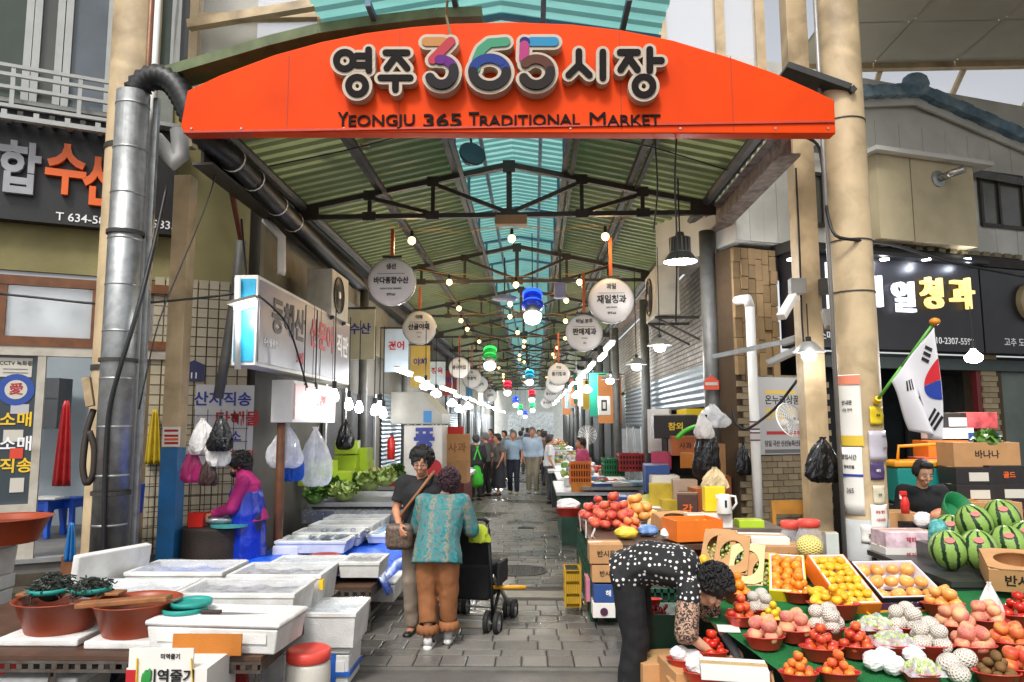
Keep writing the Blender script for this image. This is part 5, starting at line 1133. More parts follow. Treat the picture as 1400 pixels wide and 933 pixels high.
fm = fish_mb().mesh('fish', smooth=True); fm.materials.append(FISH); random.seed(9)
for i, (x, y, z_) in enumerate([(-2.15 + .16*(i % 4), 8.05 + .46*(i // 4), .6) for i in range(8)] + [(-1.42, 8.65 + .17*i, .56) for i in range(4)]):
    o = inst('fish', fm, None, (x - .25, y, z_ + .02), (0, 0, R(random.uniform(60, 120))), random.uniform(.8, 1.1)); tag(o, 'silver fish laid out on the ice trays of the tarp', 'fish', 'fish laid on ice')
# cutting tub, fish, bucket around the fish cleaner
c = P(275, 760, 7.6); t = thing('cutting_block', 'broad dark round chopping block with fish on it', 'chopping block', (c.x + .1, 7.75, 0)); obj('block', MB().cyl((c.x + .1, 7.75, 0), (c.x + .1, 7.75, .78), .36, .35, 28), mat('dark_block', '2C221C', .75, var=.35, scale=7, bump=.15), t, smooth=False, bevel=.02)
tag(obj('cutting_board', MB().lathe([(.2, 0), (.2, .025)], (c.x + .3, 7.6, .79), 24), mat('teal_board', '3E8E8C', .4), loc=(c.x+.3, 7.6, .79)), 'round teal board on the chopping block', 'board')
for i in range(3): o = inst('fish', fm, None, (c.x + .25 + .06*i, 7.58 + .05*i, .85), (0, 0, R(20 + 14*i)), 1.3); tag(o, 'silver fish waiting on the round teal board', 'fish', 'fish on the chopping block')
bk = P(243, 704, 7.4); tag(obj('red_scoop', open_mb(.16, .14, .14, .01), REDP), 'small red plastic tub behind the blue post', 'tub').location = (bk.x + .12, 7.6, .785)
foam_box('foam box with blue tape beside the fish cleaner', -2.78, -2.5, 7.85, 8.3, .0, .55, 'lid', tape=True)
foam_box('foam box standing inside the shop doorway by the blue post', P(178,0,7.5).x, P(212, 0, 7.5).x, 7.3, 7.7, .55, .36, 'lid'); tag(obj('wooden_stand', MB().box((P(190,0,7.6).x, 7.5, .27), (.55, .45, .54)), BROWNW, loc=(P(190,0,7.6).x, 7.5, 0)), 'rough wooden stand under the foam box at the doorway', 'stand')
# blue stools and shop things inside
def stool(lab, x, y, z0=.43):
    t = thing('stool', lab, 'stool', (x, y, z0), 'blue plastic stools in the fish shop'); obj('seat', MB().box((x, y, z0 + .44), (.32, .32, .04)), BLUEP, t, bevel=.015)
    for sx in (-1, 1):
        for sy in (-1, 1): obj('leg', MB().bar((x + sx*.13, y + sy*.13, z0 + .43), (x + sx*.17, y + sy*.17, z0), .06, .05), BLUEP, t)
    obj('skirt', open_mb(.31, .31, .1, .012).box((0,0,0), (.001,.001,.001)) if 0 else MB().box((x, y, z0 + .38), (.3, .3, .09)), BLUEP, t)
q = P(62, 668, 9.3); stool('blue plastic stool with a white tray inside the shop door', q.x, 9.3); q = P(95, 672, 9.6); stool('blue plastic stool behind the hose coil inside the shop', q.x, 9.6)
q = P(62, 668, 9.2); tag(obj('tray', MB().box((q.x, 9.25, .915), (.4, .3, .03)), PLASTW, loc=(q.x, 9.25, .9), bevel=.008), 'white tray on the blue stool', 'tray')
q = P(73, 552, 9.8); t = thing('locker', 'dark grey steel locker hanging inside the fish shop', 'locker', q); obj('cabinet', MB().box(q, (.32, .3, .68)), mat('locker_grey', '4A4C50', .45, var=.1), t, bevel=.008); obj('door_seam', MB().box(q + Vector((0, -.152, .06)), (.3, .006, .01)), BLACK, t)
def hanging_cloth(lab, u, vt, vb, wpx, Y, m, cat='apron', name='apron'):
    a, b = P(u, vt, Y), P(u, vb, Y); wd = wpx/1000*Y; H = a.z - b.z
    s = MB().sheet(lambda p, q: Vector((a.x + (p-.5)*wd*(.25 + .75*(1-q)**.6), Y + .035*math.sin(p*16)*(1-q*.6), b.z + H*q)), 16, 12)
    return tag(obj(name, s, m, loc=b, smooth=True, solid=.006), lab, cat)
hanging_cloth('red rubber apron hanging inside the fish shop', 91, 548, 665, 26, 9.2, mat('red_rubber', 'A81E22', .35, var=.15)); hanging_cloth('yellow raincoat hanging behind the blue based post', 212, 560, 635, 22, 8.0, mat('yellow_cloth', 'B8A020', .6, var=.15), 'coat', 'coat')
tag(obj('red_poster', MB().box(P(184, 580, 8.3), (.12, .01, .44)), flat('poster_red', 'B81E3C'), loc=P(184, 580, 8.3)), 'red vertical poster inside the doorway right of the duct', 'poster')
t = tag(obj('blue_tub', open_mb(.42, .35, .3, .02), BLUEP), 'blue plastic tub inside the doorway by the post', 'tub'); t.location = (P(196, 0, 7.5).x, 7.5, .915)
hanging_cloth('blue plastic sheet hanging by the grey column foot', 98, 715, 768, 16, 7.0, mat('blue_sheet', '2A76B8', .3, var=.2), 'sheet', 'plastic_sheet')
tag(obj('power_strip', MB().box(P(121, 536, 6.55), (.075, .04, .27), rotm(y=-12)), mat('old_beige', 'A08A68', .6, var=.25, scale=12), loc=P(121, 536, 6.55), bevel=.006), 'old beige meter strip tied to the left column', 'meter')
# hanging bags beside the tiled wall
WB = mat('white_bag', 'D2CFCC', .3, var=.08, scale=9, bump=.25, bscale=18); KB = mat('black_bag', '121213', .22, var=.3, scale=9, bump=.3, bscale=18); MBg = mat('magenta_bag', 'B02A6A')
for lab, u, v, Y, w_, h, m, sd in (('white plastic bags hanging bunched at the tiled wall', 275, 622, 7.3, .3, .38, WB, 2), ('white plastic bag hanging below the black one at the tiled wall', 298, 638, 7.25, .26, .36, WB, 4), ('black plastic bag hanging between white bags at the tiled wall', 300, 617, 7.15, .27, .36, KB, 6), ('magenta plastic bags hanging beside the blue based post', 262, 660, 7.4, .24, .38, MBg, 7), ('small dark bags hanging below the white bags', 285, 664, 7.3, .2, .28, mat('brown_bag', '3A2622', .4, var=.3), 9)):
    bag(lab, P(u, v, Y), w_, h, m, 'bags hanging at the fish stall', seed=sd)
CB = clear_plastic('clear_bag', (.85, .87, .88), .5, .12)
for lab, u, v, Y, w_, h, m, sd in (('clear plastic bags hanging from the timber post', 390, 640, 8.1, .42, .5, CB, 12), ('blue plastic bags hanging behind the clear ones', 398, 658, 8.3, .3, .6, mat('blue_bag', '1A5AC0', .3, var=.2), 13), ('long clear plastic bag roll hanging by the lime cartons', 430, 665, 8.6, .42, .72, CB, 14), ('black plastic bag hanging before the white tiled pier', 471, 615, 10.5, .28, .45, KB, 15)):
    bag(lab, P(u, v, Y), w_, h, m, 'bags hanging at the fish stall', seed=sd)
# grid panel
gp = thing('wire_grid', 'black wire grid panel leaning on the tiled wall', 'grid', FL.pt(-.5, .6))
for i in range(8): obj('wire', FL.box(MB(), -.95 + i*.14, -.943 + i*.14, .55, 2.0, .06, .067), BLACK, gp)
for i in range(10): obj('wire', FL.box(MB(), -.97, .05, .58 + i*.15, .587 + i*.15, .067, .074), BLACK, gp)
# ================================================================= vegetables and cartons beyond the tarp
def carton(lab, u, v, Y, w_, d, h, m, rz=0, tilt=0, grp=None, txt=None, tcol=None, top=None, base=None, cat='carton'):
    """carton whose front-face centre sits at pixel u,v on depth Y"""
    c = P(u, v, Y); t = thing('carton', lab, cat, (0,0,0), grp)
    obj('body', MB().box((0, 0, h/2), (w_, d, h)), m, t, bevel=.004)
    if top: obj('top_flap', MB().box((0, 0, h + .004), (w_*.98, d*.98, .006)), top, t)
    obj('seam_tape', MB().box((0, 0, h + (.009 if top else .002)), (w_*1.002, .05, .003)), mat('parcel_tape', 'B9A070', .3), t)
    if txt: pl = Plane((0, -d/2), (1, 0)); obj('print', text_mb(txt, h*.36, .02, .002, 1, lambda q: pl.pt(q.x, h*.5 + q.y, .001 + q.z)), tcol or INK, t)
    place(t, (c.x, Y + d/2, c.z - h/2 if base is None else base), (tilt, 0, rz)); return t
for i, (u, v, Y) in enumerate(((425, 655, 10.2), (437, 640, 10.3), (463, 655, 10.4), (472, 612, 11), (472, 632, 11), (472, 650, 11), (488, 622, 11.2), (490, 640, 11.2))):
    carton('%s lime green produce carton stacked beyond the ice trays' % ORD[i], u, v, Y, .34, .3, .2, LIMEC, random.uniform(-12, 12), grp='lime green cartons beyond the fish stall')
GRN = mat('leafy_green', (.10,.22,.035), .5, var=.5, scale=12); PALEG = mat('pale_green', (.32,.42,.12), .5, var=.35, scale=12)
def veg(lab, u, v, Y, r, m, n=90, seed=0):
    rnd = random.Random(seed); c = P(u, v, Y); mb = MB(); mb.ball(c, (r*.7, r*.7, r*.55), 10, 7)
    for i in range(n):
        a = rnd.uniform(0, 6.28); e = rnd.uniform(-.1, 1.4); o_ = Vector((math.cos(a)*math.cos(e), math.sin(a)*math.cos(e), math.sin(e)*.8)); d = (o_ + Vector((rnd.uniform(-1,1), rnd.uniform(-1,1), rnd.uniform(-.6,.8)))).normalized(); x, y, _ = frame(d); p = c + o_*r*rnd.uniform(.45, .9) - d*r*.3; s_ = r*rnd.uniform(.15, .3)
        mb.add([p, p + d*r*.2 + x*s_ + y*.01, p + d*r*.5 + x*s_*.7 - y*.015, p + d*r*.62 + y*.02, p + d*r*.5 - x*s_*.7, p + d*r*.2 - x*s_ + y*.01], [(0,1,2,3),(0,3,4,5)])
    return tag(obj('vegetable', mb, m, loc=c - Vector((0,0,r*.5)), smooth=True), lab, 'vegetable', 'leafy vegetables beyond the ice trays')
for i, (u, v, Y, r, m) in enumerate(((455, 668, 10.4, .22, GRN), (485, 664, 10.6, .2, GRN), (505, 660, 10.4, .22, PALEG), (525, 655, 10.4, .2, PALEG), (540, 650, 11, .2, GRN), (470, 675, 10, .2, PALEG), (430, 680, 9.9, .18, GRN))):
    veg('%s leafy vegetable heap beyond the ice trays, counted from the lime cartons' % ORD[i], u, v, Y, r, m, seed=i)
for i in range(5): tag(obj('tomato', MB().ball(P(508 + 7*i, 644 + (i % 2)*3, 10.9), .05, 10, 7), REDP, loc=P(508 + 7*i, 644, 10.9), smooth=True), 'red tomato heaped behind the leafy vegetables', 'tomato', 'tomatoes at the vegetable shop')
tag(obj('display_shelf', MB().box((-2.2, 10.7, .76), (1.7, 1.6, .06)), ALU, loc=(-2.2, 10.7, .76)), 'metal shelf carrying the leafy vegetables', 'shelf')
tag(obj('shelf_base', MB().box((-2.2, 10.7, .365), (1.6, 1.5, .73)), mat('shelf_dark', '3A4048', .6), loc=(-2.2, 10.7, 0)), 'dark base box below the vegetable shelf', 'base')
tag(obj('fish_case', MB().box((-2.3, 9.85, .62), (1.5, .35, .16)), mat('chrome_case', '9EA4A8', .25, metal=.7, var=.2), loc=(-2.3, 9.85, .54)), 'chrome edged display case at the end of the tarp', 'display case')
carton('big plain cardboard box on top of the stack behind the black-shirted shopper', 623, 613, 11.6, .42, .4, .44, CARD, 6, txt='사과', tcol=mat('print_brown', '8A5A3A', .7)); carton('cardboard box in the middle of the stack behind the black-shirted shopper', 622, 645, 11.6, .4, .4, .36, CARD, -3); carton('cardboard box at the foot of the stack behind the black-shirted shopper', 622, 668, 11.6, .42, .4, .3, CARD, 2, base=0)
c = P(622, 592, 11.7); tag(obj('red_basket', open_mb(.26, .2, .12, .01), REDP), 'red plastic basket on the cardboard box stack', 'basket').location = (c.x, 11.8, P(623, 594, 11.7).z + .0)
c = P(535, 610, 11); t = thing('fire_extinguisher', 'red fire extinguisher hanging by the vegetable shop post', 'fire extinguisher', c); obj('cylinder', MB().lathe([(.05, -.2), (.06, -.18), (.06, .08), (.03, .13), (.02, .15)], c, 14), REDP, t, smooth=True); obj('valve', MB().box(c + Vector((0,0,.17)), (.05, .03, .04)), BLACK, t)
# ================================================================= fruit stall
def fruit_mat(name, c1, c2, rough=.4, scale=3, spec=.5, bump=0, speck=None):
    def f(k):
        p = k.obj(); oi = k.n('ObjectInfo').outputs['Random']
        mp = k.n('Mapping'); k.l(p, mp.inputs[0]); cb = k.n('CombineXYZ'); k.l(k.math('MULTIPLY', oi, 40), cb.inputs[0]); k.l(cb.outputs[0], mp.inputs['Location'])
        a = k.mix(k.ramp(k.noise(scale*6, 4, mp.outputs[0]), [(.38, (0,0,0)), (.62, (1,1,1))]), c1, c2)
        a = k.mix(1, a, k.ramp(oi, [(0, (.82,)*3), (1, (1.05,)*3)]), 'MULTIPLY')
        if speck: a = k.mix(k.ramp(k.noise(300, 1, p), [(.6, (0,0,0)), (.66, (.6,.6,.6))]), a, speck)
        if bump:
            b = k.n('Bump'); b.inputs['Strength'].default_value = bump; b.inputs['Distance'].default_value = .002; k.l(k.noise(350, 2, p), b.inputs['Height']); k.l(b.outputs[0], k.b.inputs['Normal'])
        k.b.inputs['Subsurface Weight'].default_value = .12; k.b.inputs['Subsurface Radius'].default_value = (.01, .005, .002)
        return a
    return node_mat(name, f, rough)
def dimple(q):
    if q.z > .55: q = Vector((q.x, q.y, q.z - .9*(q.z - .55)**1.6))
    if q.z < -.75: q = Vector((q.x*.95, q.y*.95, q.z + .5*(-.75 - q.z)))
    return q
def crease(q):
    d = dimple(q); f = 1 - .07*max(0, 1 - abs(math.atan2(q.y, q.x))/.5); return Vector((d.x*f, d.y*f, d.z))
def fm_(name, m, r, fn=None, n=14, h=10, stem=None):
    mb = MB().ball((0,0,0), r, n, h, fn=fn); me = mb.mesh(name, smooth=True); me.materials.append(m)
    return me
FR_ = {
 'tomato': (fm_('tomato', fruit_mat('tomato_skin', 'C3201A', 'D8401E', .18), (.042,.042,.036), dimple), .042),
 'orange': (fm_('orange', fruit_mat('orange_skin', 'E8821A', 'F09A28', .4, bump=.4), .038), .038),
 'bigorange': (fm_('orange', fruit_mat('gold_persimmon', 'E79A44', 'EDB066', .35, bump=.2), (.05,.05,.045), dimple), .05),
 'mandarin': (fm_('mandarin', fruit_mat('mandarin_skin', 'E9A81A', 'F0C030', .38, bump=.4), (.036,.036,.031), dimple), .036),
 'apricot': (fm_('apricot', fruit_mat('apricot_skin', 'E98A2C', 'DA5A2E', .5), (.032,.03,.031), crease), .032),
 'plum': (fm_('plum', fruit_mat('plum_skin', 'B8252C', 'E0662C', .3), (.037,.037,.035), crease), .037),
 'peach': (fm_('peach', fruit_mat('peach_skin', 'E0A878', 'CB6A62', .7, 2.2, speck='F0C8A8'), (.05,.05,.047), crease), .05),
 'nectarine': (fm_('nectarine', fruit_mat('nectarine_skin', 'CC4A32', 'E0904A', .45, 2.2), (.046,.046,.043), crease), .046),
 'kiwi': (fm_('kiwi', fruit_mat('kiwi_skin', '6A4A22', '7C5A2E', .75, bump=.6), (.036,.028,.028)), .031),
 'apple': (fm_('apple', fruit_mat('apple_skin', 'BE2630', 'D6603E', .3, speck='E8C090'), (.05,.05,.044), dimple), .05),
 'lemon': (fm_('lemon', fruit_mat('lemon_skin', 'D8C62A', 'E2B42C', .4, bump=.4), (.04,.032,.032)), .034),
 'mango': (fm_('mango', fruit_mat('mango_skin', 'EDBB20', 'F0C83A', .4), (.062,.034,.032)), .038),
}
NETM = node_mat('foam_net', lambda k: (lambda v: k.mix(k.ramp(v, [(.42, (1,1,1)), (.5, (0,0,0))]), 'D9A878', 'EDEBE6'))(k.math('ABSOLUTE', k.math('SINE', k.math('MULTIPLY', k.n('SeparateXYZ').outputs[2], 1)))), .8)
def net(k):
    p = k.obj(); sp = k.n('SeparateXYZ'); k.l(p, sp.inputs[0]); an = k.math('ARCTAN2', sp.outputs[1], sp.outputs[0])
    a = k.math('SINE', k.math('ADD', k.math('MULTIPLY', an, 14), k.math('MULTIPLY', sp.outputs[2], 300))); b = k.math('SINE', k.math('SUBTRACT', k.math('MULTIPLY', an, 14), k.math('MULTIPLY', sp.outputs[2], 300)))
    f = k.math('MAXIMUM', a, b); bp = k.n('Bump'); bp.inputs['Strength'].default_value = .8; bp.inputs['Distance'].default_value = .004; k.l(f, bp.inputs['Height']); k.l(bp.outputs[0], k.b.inputs['Normal'])
    return f
NET = node_mat('foam_net_white', lambda k: k.mix(k.ramp(net(k), [(.3, (0,0,0)), (.5, (1,1,1))]), 'CBB9A2', 'DAD7D0'), .8)
NETY = node_mat('foam_net_yellow', lambda k: k.mix(k.ramp(net(k), [(.3, (0,0,0)), (.5, (1,1,1))]), 'B09A3A', 'EBDD8C'), .8)
FR_['netted'] = (fm_('netted_pear', NET, (.056,.056,.05)), .056)
GRAPE = fruit_mat('grape_skin', (.35,.45,.10), (.48,.55,.18), .25)
WRAP = mat('white_wrap', 'DEDDDB', .5, var=.06, scale=14, bump=.5, bscale=26)
SLOPE = .13
def tz(Y): return .47 + (Y - 4.0)*SLOPE
def T(u, v, dz=0): return hit(u, v, (0, 4.0, .47 + dz), (0, -SLOPE, 1))
CLOTH = mat('green_turf_cloth', '0E6E34', .85, var=.15, scale=9, bump=.3, bscale=220)
tb = thing('fruit_table', 'green cloth covered sloping fruit table under the red bowls', 'table', (2.1, 4.5, 0))
x0, x1, y0, y1 = 1.1, 3.5, 3.5, 5.45
def xe(b): return 1.06 + max(0, 4.95 - (y0 + (y1-y0)*b))*.32
obj('cloth_top', MB().sheet(lambda a, b: Vector((xe(b) + (x1-xe(b))*a, y0 + (y1-y0)*b, tz(y0 + (y1-y0)*b) + .003*math.sin(a*30+b*14))), 30, 24), CLOTH, tb, smooth=True)
obj('board', MB().add([(xe(0)+.01, y0+.01, tz(y0)-.04), (x1, y0+.01, tz(y0)-.04), (x1, y1, tz(y1)-.04), (x0+.01, y1, tz(y1)-.04), (xe(0)+.01, y0+.01, tz(y0)-.008), (x1, y0+.01, tz(y0)-.008), (x1, y1, tz(y1)-.008), (x0+.01, y1, tz(y1)-.008)], [(3,2,1,0),(4,5,6,7),(0,1,5,4),(1,2,6,5),(2,3,7,6),(3,0,4,7)]), TBROWN, tb)
for lx in (1.62, 2.3, 3.4):
    for ly in (3.6, 5.35): obj('leg', MB().box((lx, ly, tz(ly)/2 - .02), (.05, .05, tz(ly) - .05)), RUST, tb)
BOWL = mat('red_bowl', 'C43A30', .35, var=.06, scale=5, bump=0)
bowl_me = {}
def bowl(lab, c, r, m=BOWL, grp='red plastic bowls on the fruit table'):
    key = round(r, 3)
    if key not in bowl_me:
        h = r*.62; bowl_me[key] = MB().lathe([(r*.66, 0), (r*.7, .004), (r*.93, h*.9), (r*1.0, h*.92), (r*1.02, h), (r*.97, h), (r*.9, h*.88), (r*.66, .012), (.001, .01)], (0,0,0), 30, cap=False).mesh('bowl', smooth=True); bowl_me[key].materials.append(m)
    o = inst('bowl', bowl_me[key], None, c, (R(-7), 0, 0)); return tag(o, lab, 'bowl', grp)
rf = random.Random(21)
def put(kind, p, lab, grp, sc=1):
    me, r = FR_[kind]; o = inst(me.name, me, None, p, (rf.uniform(-.5, .5), rf.uniform(-.5, .5), rf.uniform(0, 6.28)) if kind != 'mango' else (rf.uniform(-.3,.3), rf.uniform(-.3,.3), rf.uniform(0, 3)), sc*rf.uniform(.86, 1.08))
    return tag(o, lab, {'bigorange': 'persimmon', 'netted': 'pear'}.get(kind, kind), grp)
def heap(kind, c, R0, z0, lab, grp, layers=3, sc=1, tilt=SLOPE):
    r = FR_[kind][1]*sc; z = z0 + r*.9; rad = R0
    if r > .04 and layers == 2:
        n = max(4, int(2*math.pi*R0/(2*r*.98))); o = rf.uniform(0, 1)
        pts = [(R0*math.cos(o + 2*math.pi*i/n), R0*math.sin(o + 2*math.pi*i/n), 0) for i in range(n)] + [(0, 0, .25*r)] + [(r*1.05*math.cos(o + .6 + 2.09*i), r*1.05*math.sin(o + .6 + 2.09*i), r*1.35) for i in range(3)]
        for dx, dy, dz in pts: put(kind, c + Vector((dx, dy, z + dz + dy*tilt - c.z)), lab, grp, sc)
        return
    for L in range(layers):
        if L == layers - 1 and layers > 1: ring = [(0, 0)] if rad < r*1.1 else [(rad*.4*math.cos(a), rad*.4*math.sin(a)) for a in (0.4, 2.6, 4.6)]
        else:
            n = max(3, int(2*math.pi*rad/(2*r*1.03))); o = rf.uniform(0, 1); ring = [(rad*math.cos(o + 2*math.pi*i/n), rad*math.sin(o + 2*math.pi*i/n)) for i in range(n)]
            if rad > 2*r: ring += [(0, 0)] if rad < 3*r else [(rad*.4*math.cos(a), rad*.4*math.sin(a)) for a in (0.4, 2.5, 4.6)]
        for dx, dy in ring: put(kind, c + Vector((dx, dy, z + dy*tilt - c.z + rf.uniform(-.004, .004))), lab, grp, sc)
        rad = max(0, rad - r*1.02); z += r*1.45
BOWLS = [ (1124, 897, 57, 'plum', 'red plums', 'bowl of red plums beside the turf edge'), (1172, 893, 54, 'plum', 'dark red plums', 'bowl of plums next to the wrapped grapes'),
 (1093, 930, 52, 'apricot', 'orange apricots', 'bowl of apricots at the cloth edge'), (1148, 930, 56, 'apricot', 'orange apricots', 'bowl of apricots before the plum bowls'),
 (1274, 894, 60, 'netted', 'foam-netted pears', 'bowl of netted pears beside the pale peaches'), (1331, 895, 60, 'peach', 'pale pink peaches', 'bowl of pale peaches beside netted pears'),
 (1385, 890, 60, 'nectarine', 'orange red nectarines', 'bowl of nectarines at the shop end of the table'), (1291, 836, 54, 'bigorange', 'golden persimmons', 'high bowl of golden persimmons before the black carton'),
 (1141, 840, 68, 'mandarin', 'yellow mandarins', 'wide bowl of yellow mandarins and mangoes'), (1093, 818, 46, 'orange', 'small oranges', 'bowl of small oranges below the yellow carton'),
 (1395, 852, 56, 'tomato', 'ripe tomatoes', 'bowl of tomatoes by the white hanging bag'), (1365, 932, 58, 'kiwi', 'brown kiwis', 'bowl of brown kiwis before the pale peaches'),
 (963, 828, 40, 'kiwi', 'brown kiwis', 'bowl of brown kiwis below the vendor face'), (1014, 850, 44, 'plum', 'mixed plums', 'bowl of mixed plums behind the white price card'),
 (1046, 881, 54, 'peach', 'pink peaches', 'bowl of peaches above the apricots'), (1088, 872, 54, 'peach', 'blushed peaches', 'bowl of blushed peaches behind the plum bowl'),
 (974, 896, 44, 'tomato', 'tomatoes under the hands', 'bowl of tomatoes under the vendor hands'), (1058, 853, 42, 'lemon', 'yellow green citrus', 'bowl of yellow green citrus between peach bowls'),
 (1009, 818, 42, 'orange', 'big heap of oranges', 'bowl of oranges behind the vendor hair'), (1352, 858, 52, 'peach', 'pale peaches', 'bowl of peaches beneath the white hanging bag'),
 (1308, 866, 56, 'peach', 'soft pink peaches', 'bowl of soft pink peaches behind netted pears'), (1240, 868, 54, 'netted', 'white netted pears', 'bowl of white netted pears before the yellow cartons'), (1130, 868, 52, 'netted', 'large netted peaches', 'bowl of large netted peaches behind the plum bowls'), (1398, 925, 56, 'nectarine', 'rosy nectarines', 'bowl of rosy nectarines beside brown kiwis'), (1040, 838, 36, 'netted', 'netted fruit', 'small bowl of netted fruit above citrus')]
for u, v, wpx, kind, fl, lab in BOWLS:
    c = P(u, v + 8, 4.62) if u == 974 else T(u, v + 6); r = wpx/1000*c.y/2*.97; bowl('red plastic ' + lab, c, r); big = kind in ('peach', 'netted', 'nectarine', 'bigorange')
    heap(kind, c, r*.56, c.z + r*.4, fl + ' in the ' + lab, 'fruit in ' + lab, 2 if big else 3, .88 if r > .1 else .76)
cm = T(1130, 838); 
for i in range(5): put('mango', cm + Vector((-.02 + .05*(i % 3) - .06, -.06 + .02*i, .1 + .03*(i // 3))), 'yellow mango lying on the mandarin bowl', 'mangoes on the mandarin bowl')
# wrapped green grapes and white paper bundles
def grapes(lab, u, v, wpx, seed, bowl_lab):
    c = T(u, v + 6); r = wpx/1000*c.y/2; bowl(bowl_lab, c, r); rnd = random.Random(seed); mb = MB()
    for i in range(60):
        a = rnd.uniform(0, 6.28); q = r*.85*math.sqrt(rnd.random()); mb.ball(c + Vector((q*math.cos(a), q*math.sin(a)*.8, r*.6 + .05*(1 - (q/r)**2) + rnd.uniform(-.01,.012))), .013, 7, 5)
    t = thing('grape_bunch', lab, 'grapes', c, 'wrapped green grapes'); obj('berries', mb, GRAPE, t, smooth=True)
    obj('film', MB().sheet(lambda p, q: c + Vector(((p-.5)*r*2.0, (q-.5)*r*1.7, r*.62 + .075*math.sin(p*3.1416)*math.sin(q*3.1416) + .012*math.sin(p*17+seed)*math.sin(q*13))), 14, 12), CLEAR, t)
grapes('green grapes wrapped in clear film beside netted pears', 1222, 893, 58, 3, 'red plastic bowl holding wrapped green grapes'); grapes('green grapes wrapped in film behind the dark plum bowl', 1198, 868, 50, 4, 'red plastic bowl of wrapped grapes behind the plums'); grapes('green grapes wrapped in film at the near cloth edge', 1262, 930, 50, 6, 'red plastic bowl of grapes at the near cloth edge')
def crumple(lab, c, w_, h, m, seed, cat='bundle', name='wrapped_bundle', grp='white wrapped bundles'):
    rnd = random.Random(seed); pts = [Vector((rnd.gauss(0,1), rnd.gauss(0,1), rnd.gauss(0,1))).normalized() for _ in range(16)]
    def fn(q):
        f = 1 + .16*max(q.dot(p)**9 for p in pts) - .12*max(0, max(-q.dot(p) for p in pts))**12 + rnd.uniform(-.05, .05); return q*f
    return tag(obj(name, MB().ball(c, (w_/2, w_/2*.85, h/2), 14, 9, fn=fn), m, loc=Vector(c) - Vector((0,0,h/2))), lab, cat, grp)
for i, (u, v) in enumerate(((928, 893), (938, 905), (950, 898))):
    c = P(u, v, 4.6); crumple('%s white tissue bundle in the bowl beside the tomatoes' % ORD[i], c, .11, .09, WRAP, i)
c = P(935, 915, 4.6); bowl('red plastic bowl of white tissue bundles beside the tomatoes', c, .1)
c = P(963, 935, 4.4); bowl('red plastic bowl of white tissue bundles at the near corner', c, .115)
for i, (dx, dy) in enumerate(((-.05, .02), (.04, .03), (0, -.05), (.06, -.03))): crumple('%s white tissue bundle in the near corner bowl' % ORD[i], c + Vector((dx, dy, .09)), .1, .08, WRAP, 20 + i)
for i, (u, v) in enumerate(((1196, 920), (1210, 915), (1222, 925), (1250, 912))): crumple('%s white tissue bundle among the near grape bowls' % ORD[i], T(u, v) + Vector((0, 0, .06)), .12, .1, WRAP, 30 + i)
for i, (u, v) in enumerate(((1298, 922), (1320, 915), (1312, 935))): put('netted', T(u, v) + Vector((0, 0, .05)), 'foam-netted peach lying loose before the pale peaches', 'loose netted fruit', 1.15)
# price card, printed leaflet
o = obj('price_card', MB().box((0,0,0), (.13, .1, .006)), WHITEC); c = T(996, 862); o.location = c + Vector((0, 0, .01)); o.rotation_euler = (R(7), 0, R(-8)); tag(o, 'white price card lying on the green cloth', 'card')
# ---------------------------------------------------------------- cartons of fruit, tilted towards the street
def tray(lab, c, L, W, H, m, rot, kind=None, nx=4, ny=6, inner=None, grp='open fruit cartons', flab='', wall=.012, txt=None, tc=None, cut=False, sc=1, side='front'):
    t = thing('fruit_carton', lab, 'carton', (0,0,0), grp); obj('tray', open_mb(L, W, H, wall, H*.8, taper=1), [m], t)
    if inner: obj('liner', open_mb(L - wall*1.4, W - wall*1.4, H + .004, wall*.7, H*.75, taper=1), inner, t)
    if cut:   # lid with a cut-out opening
        n = 20; hole = [(L*.36*math.cos(a)*(1 if abs(math.cos(a)) < .8 else 1), W*.33*math.sin(a)) for a in [2*math.pi*i/n for i in range(n)]]; rect = []
        for i in range(n):
            a = 2*math.pi*i/n; s = max(abs(math.cos(a))/(L/2), abs(math.sin(a))/(W/2)); rect.append((math.cos(a)/s, math.sin(a)/s))
        obj('lid', MB().add([(x, y, H + .002) for x, y in hole] + [(x, y, H + .002) for x, y in rect] + [(x, y, H + .008) for x, y in hole] + [(x, y, H + .008) for x, y in rect], [(i, (i+1) % n, n + (i+1) % n, n + i) for i in range(n)] + [(2*n+i, 3*n+i, 3*n+(i+1) % n, 2*n+(i+1) % n) for i in range(n)] + [(i, 2*n+i, 2*n+(i+1) % n, (i+1) % n) for i in range(n)]), m, t)
    if txt:
        pl = Plane((0, -W/2), (1, 0)) if side == 'front' else Plane((L/2, 0), (0, 1)); obj('print', text_mb(txt, H*.55, .02, .002, 1, lambda q: pl.pt(q.x, H*.5 + q.y, .001 + q.z)), tc or INK, t)
    place(t, c, rot); M = Matrix.Translation(c) @ t.rotation_euler.to_matrix().to_4x4()
    if kind:
        r = FR_[kind][1]*sc
        for j in range(ny):
            for i in range(nx):
                q = M @ Vector((-L/2 + wall + (i + .5 + (.12 if j % 2 else -.1))*(L - 2*wall)/nx, -W/2 + wall + (j + .5)*(W - 2*wall)/ny, H - r*.55 + rf.uniform(-.006, .008))); put(kind, q, flab, 'fruit in the ' + lab, sc)
    return t, M
WHITEL = mat('white_liner', 'E4E2E6', .5, var=.03, bump=0)
tray('yellow carton of oranges tilted to the street', P(1077, 803, 5.35), .24, .44, .12, YELLOWC, (24, 0, -18), 'orange', 3, 6, WHITEL, flab='orange lying in the tilted yellow carton', txt='귤향', side='right')
tray('tall orange-sided white carton of mandarins', P(1147, 812, 5.2), .27, .5, .13, ORANGEC, (28, 0, 7), 'mandarin', 4, 7, WHITEL, flab='mandarin packed in the orange-sided carton', wall=.014)
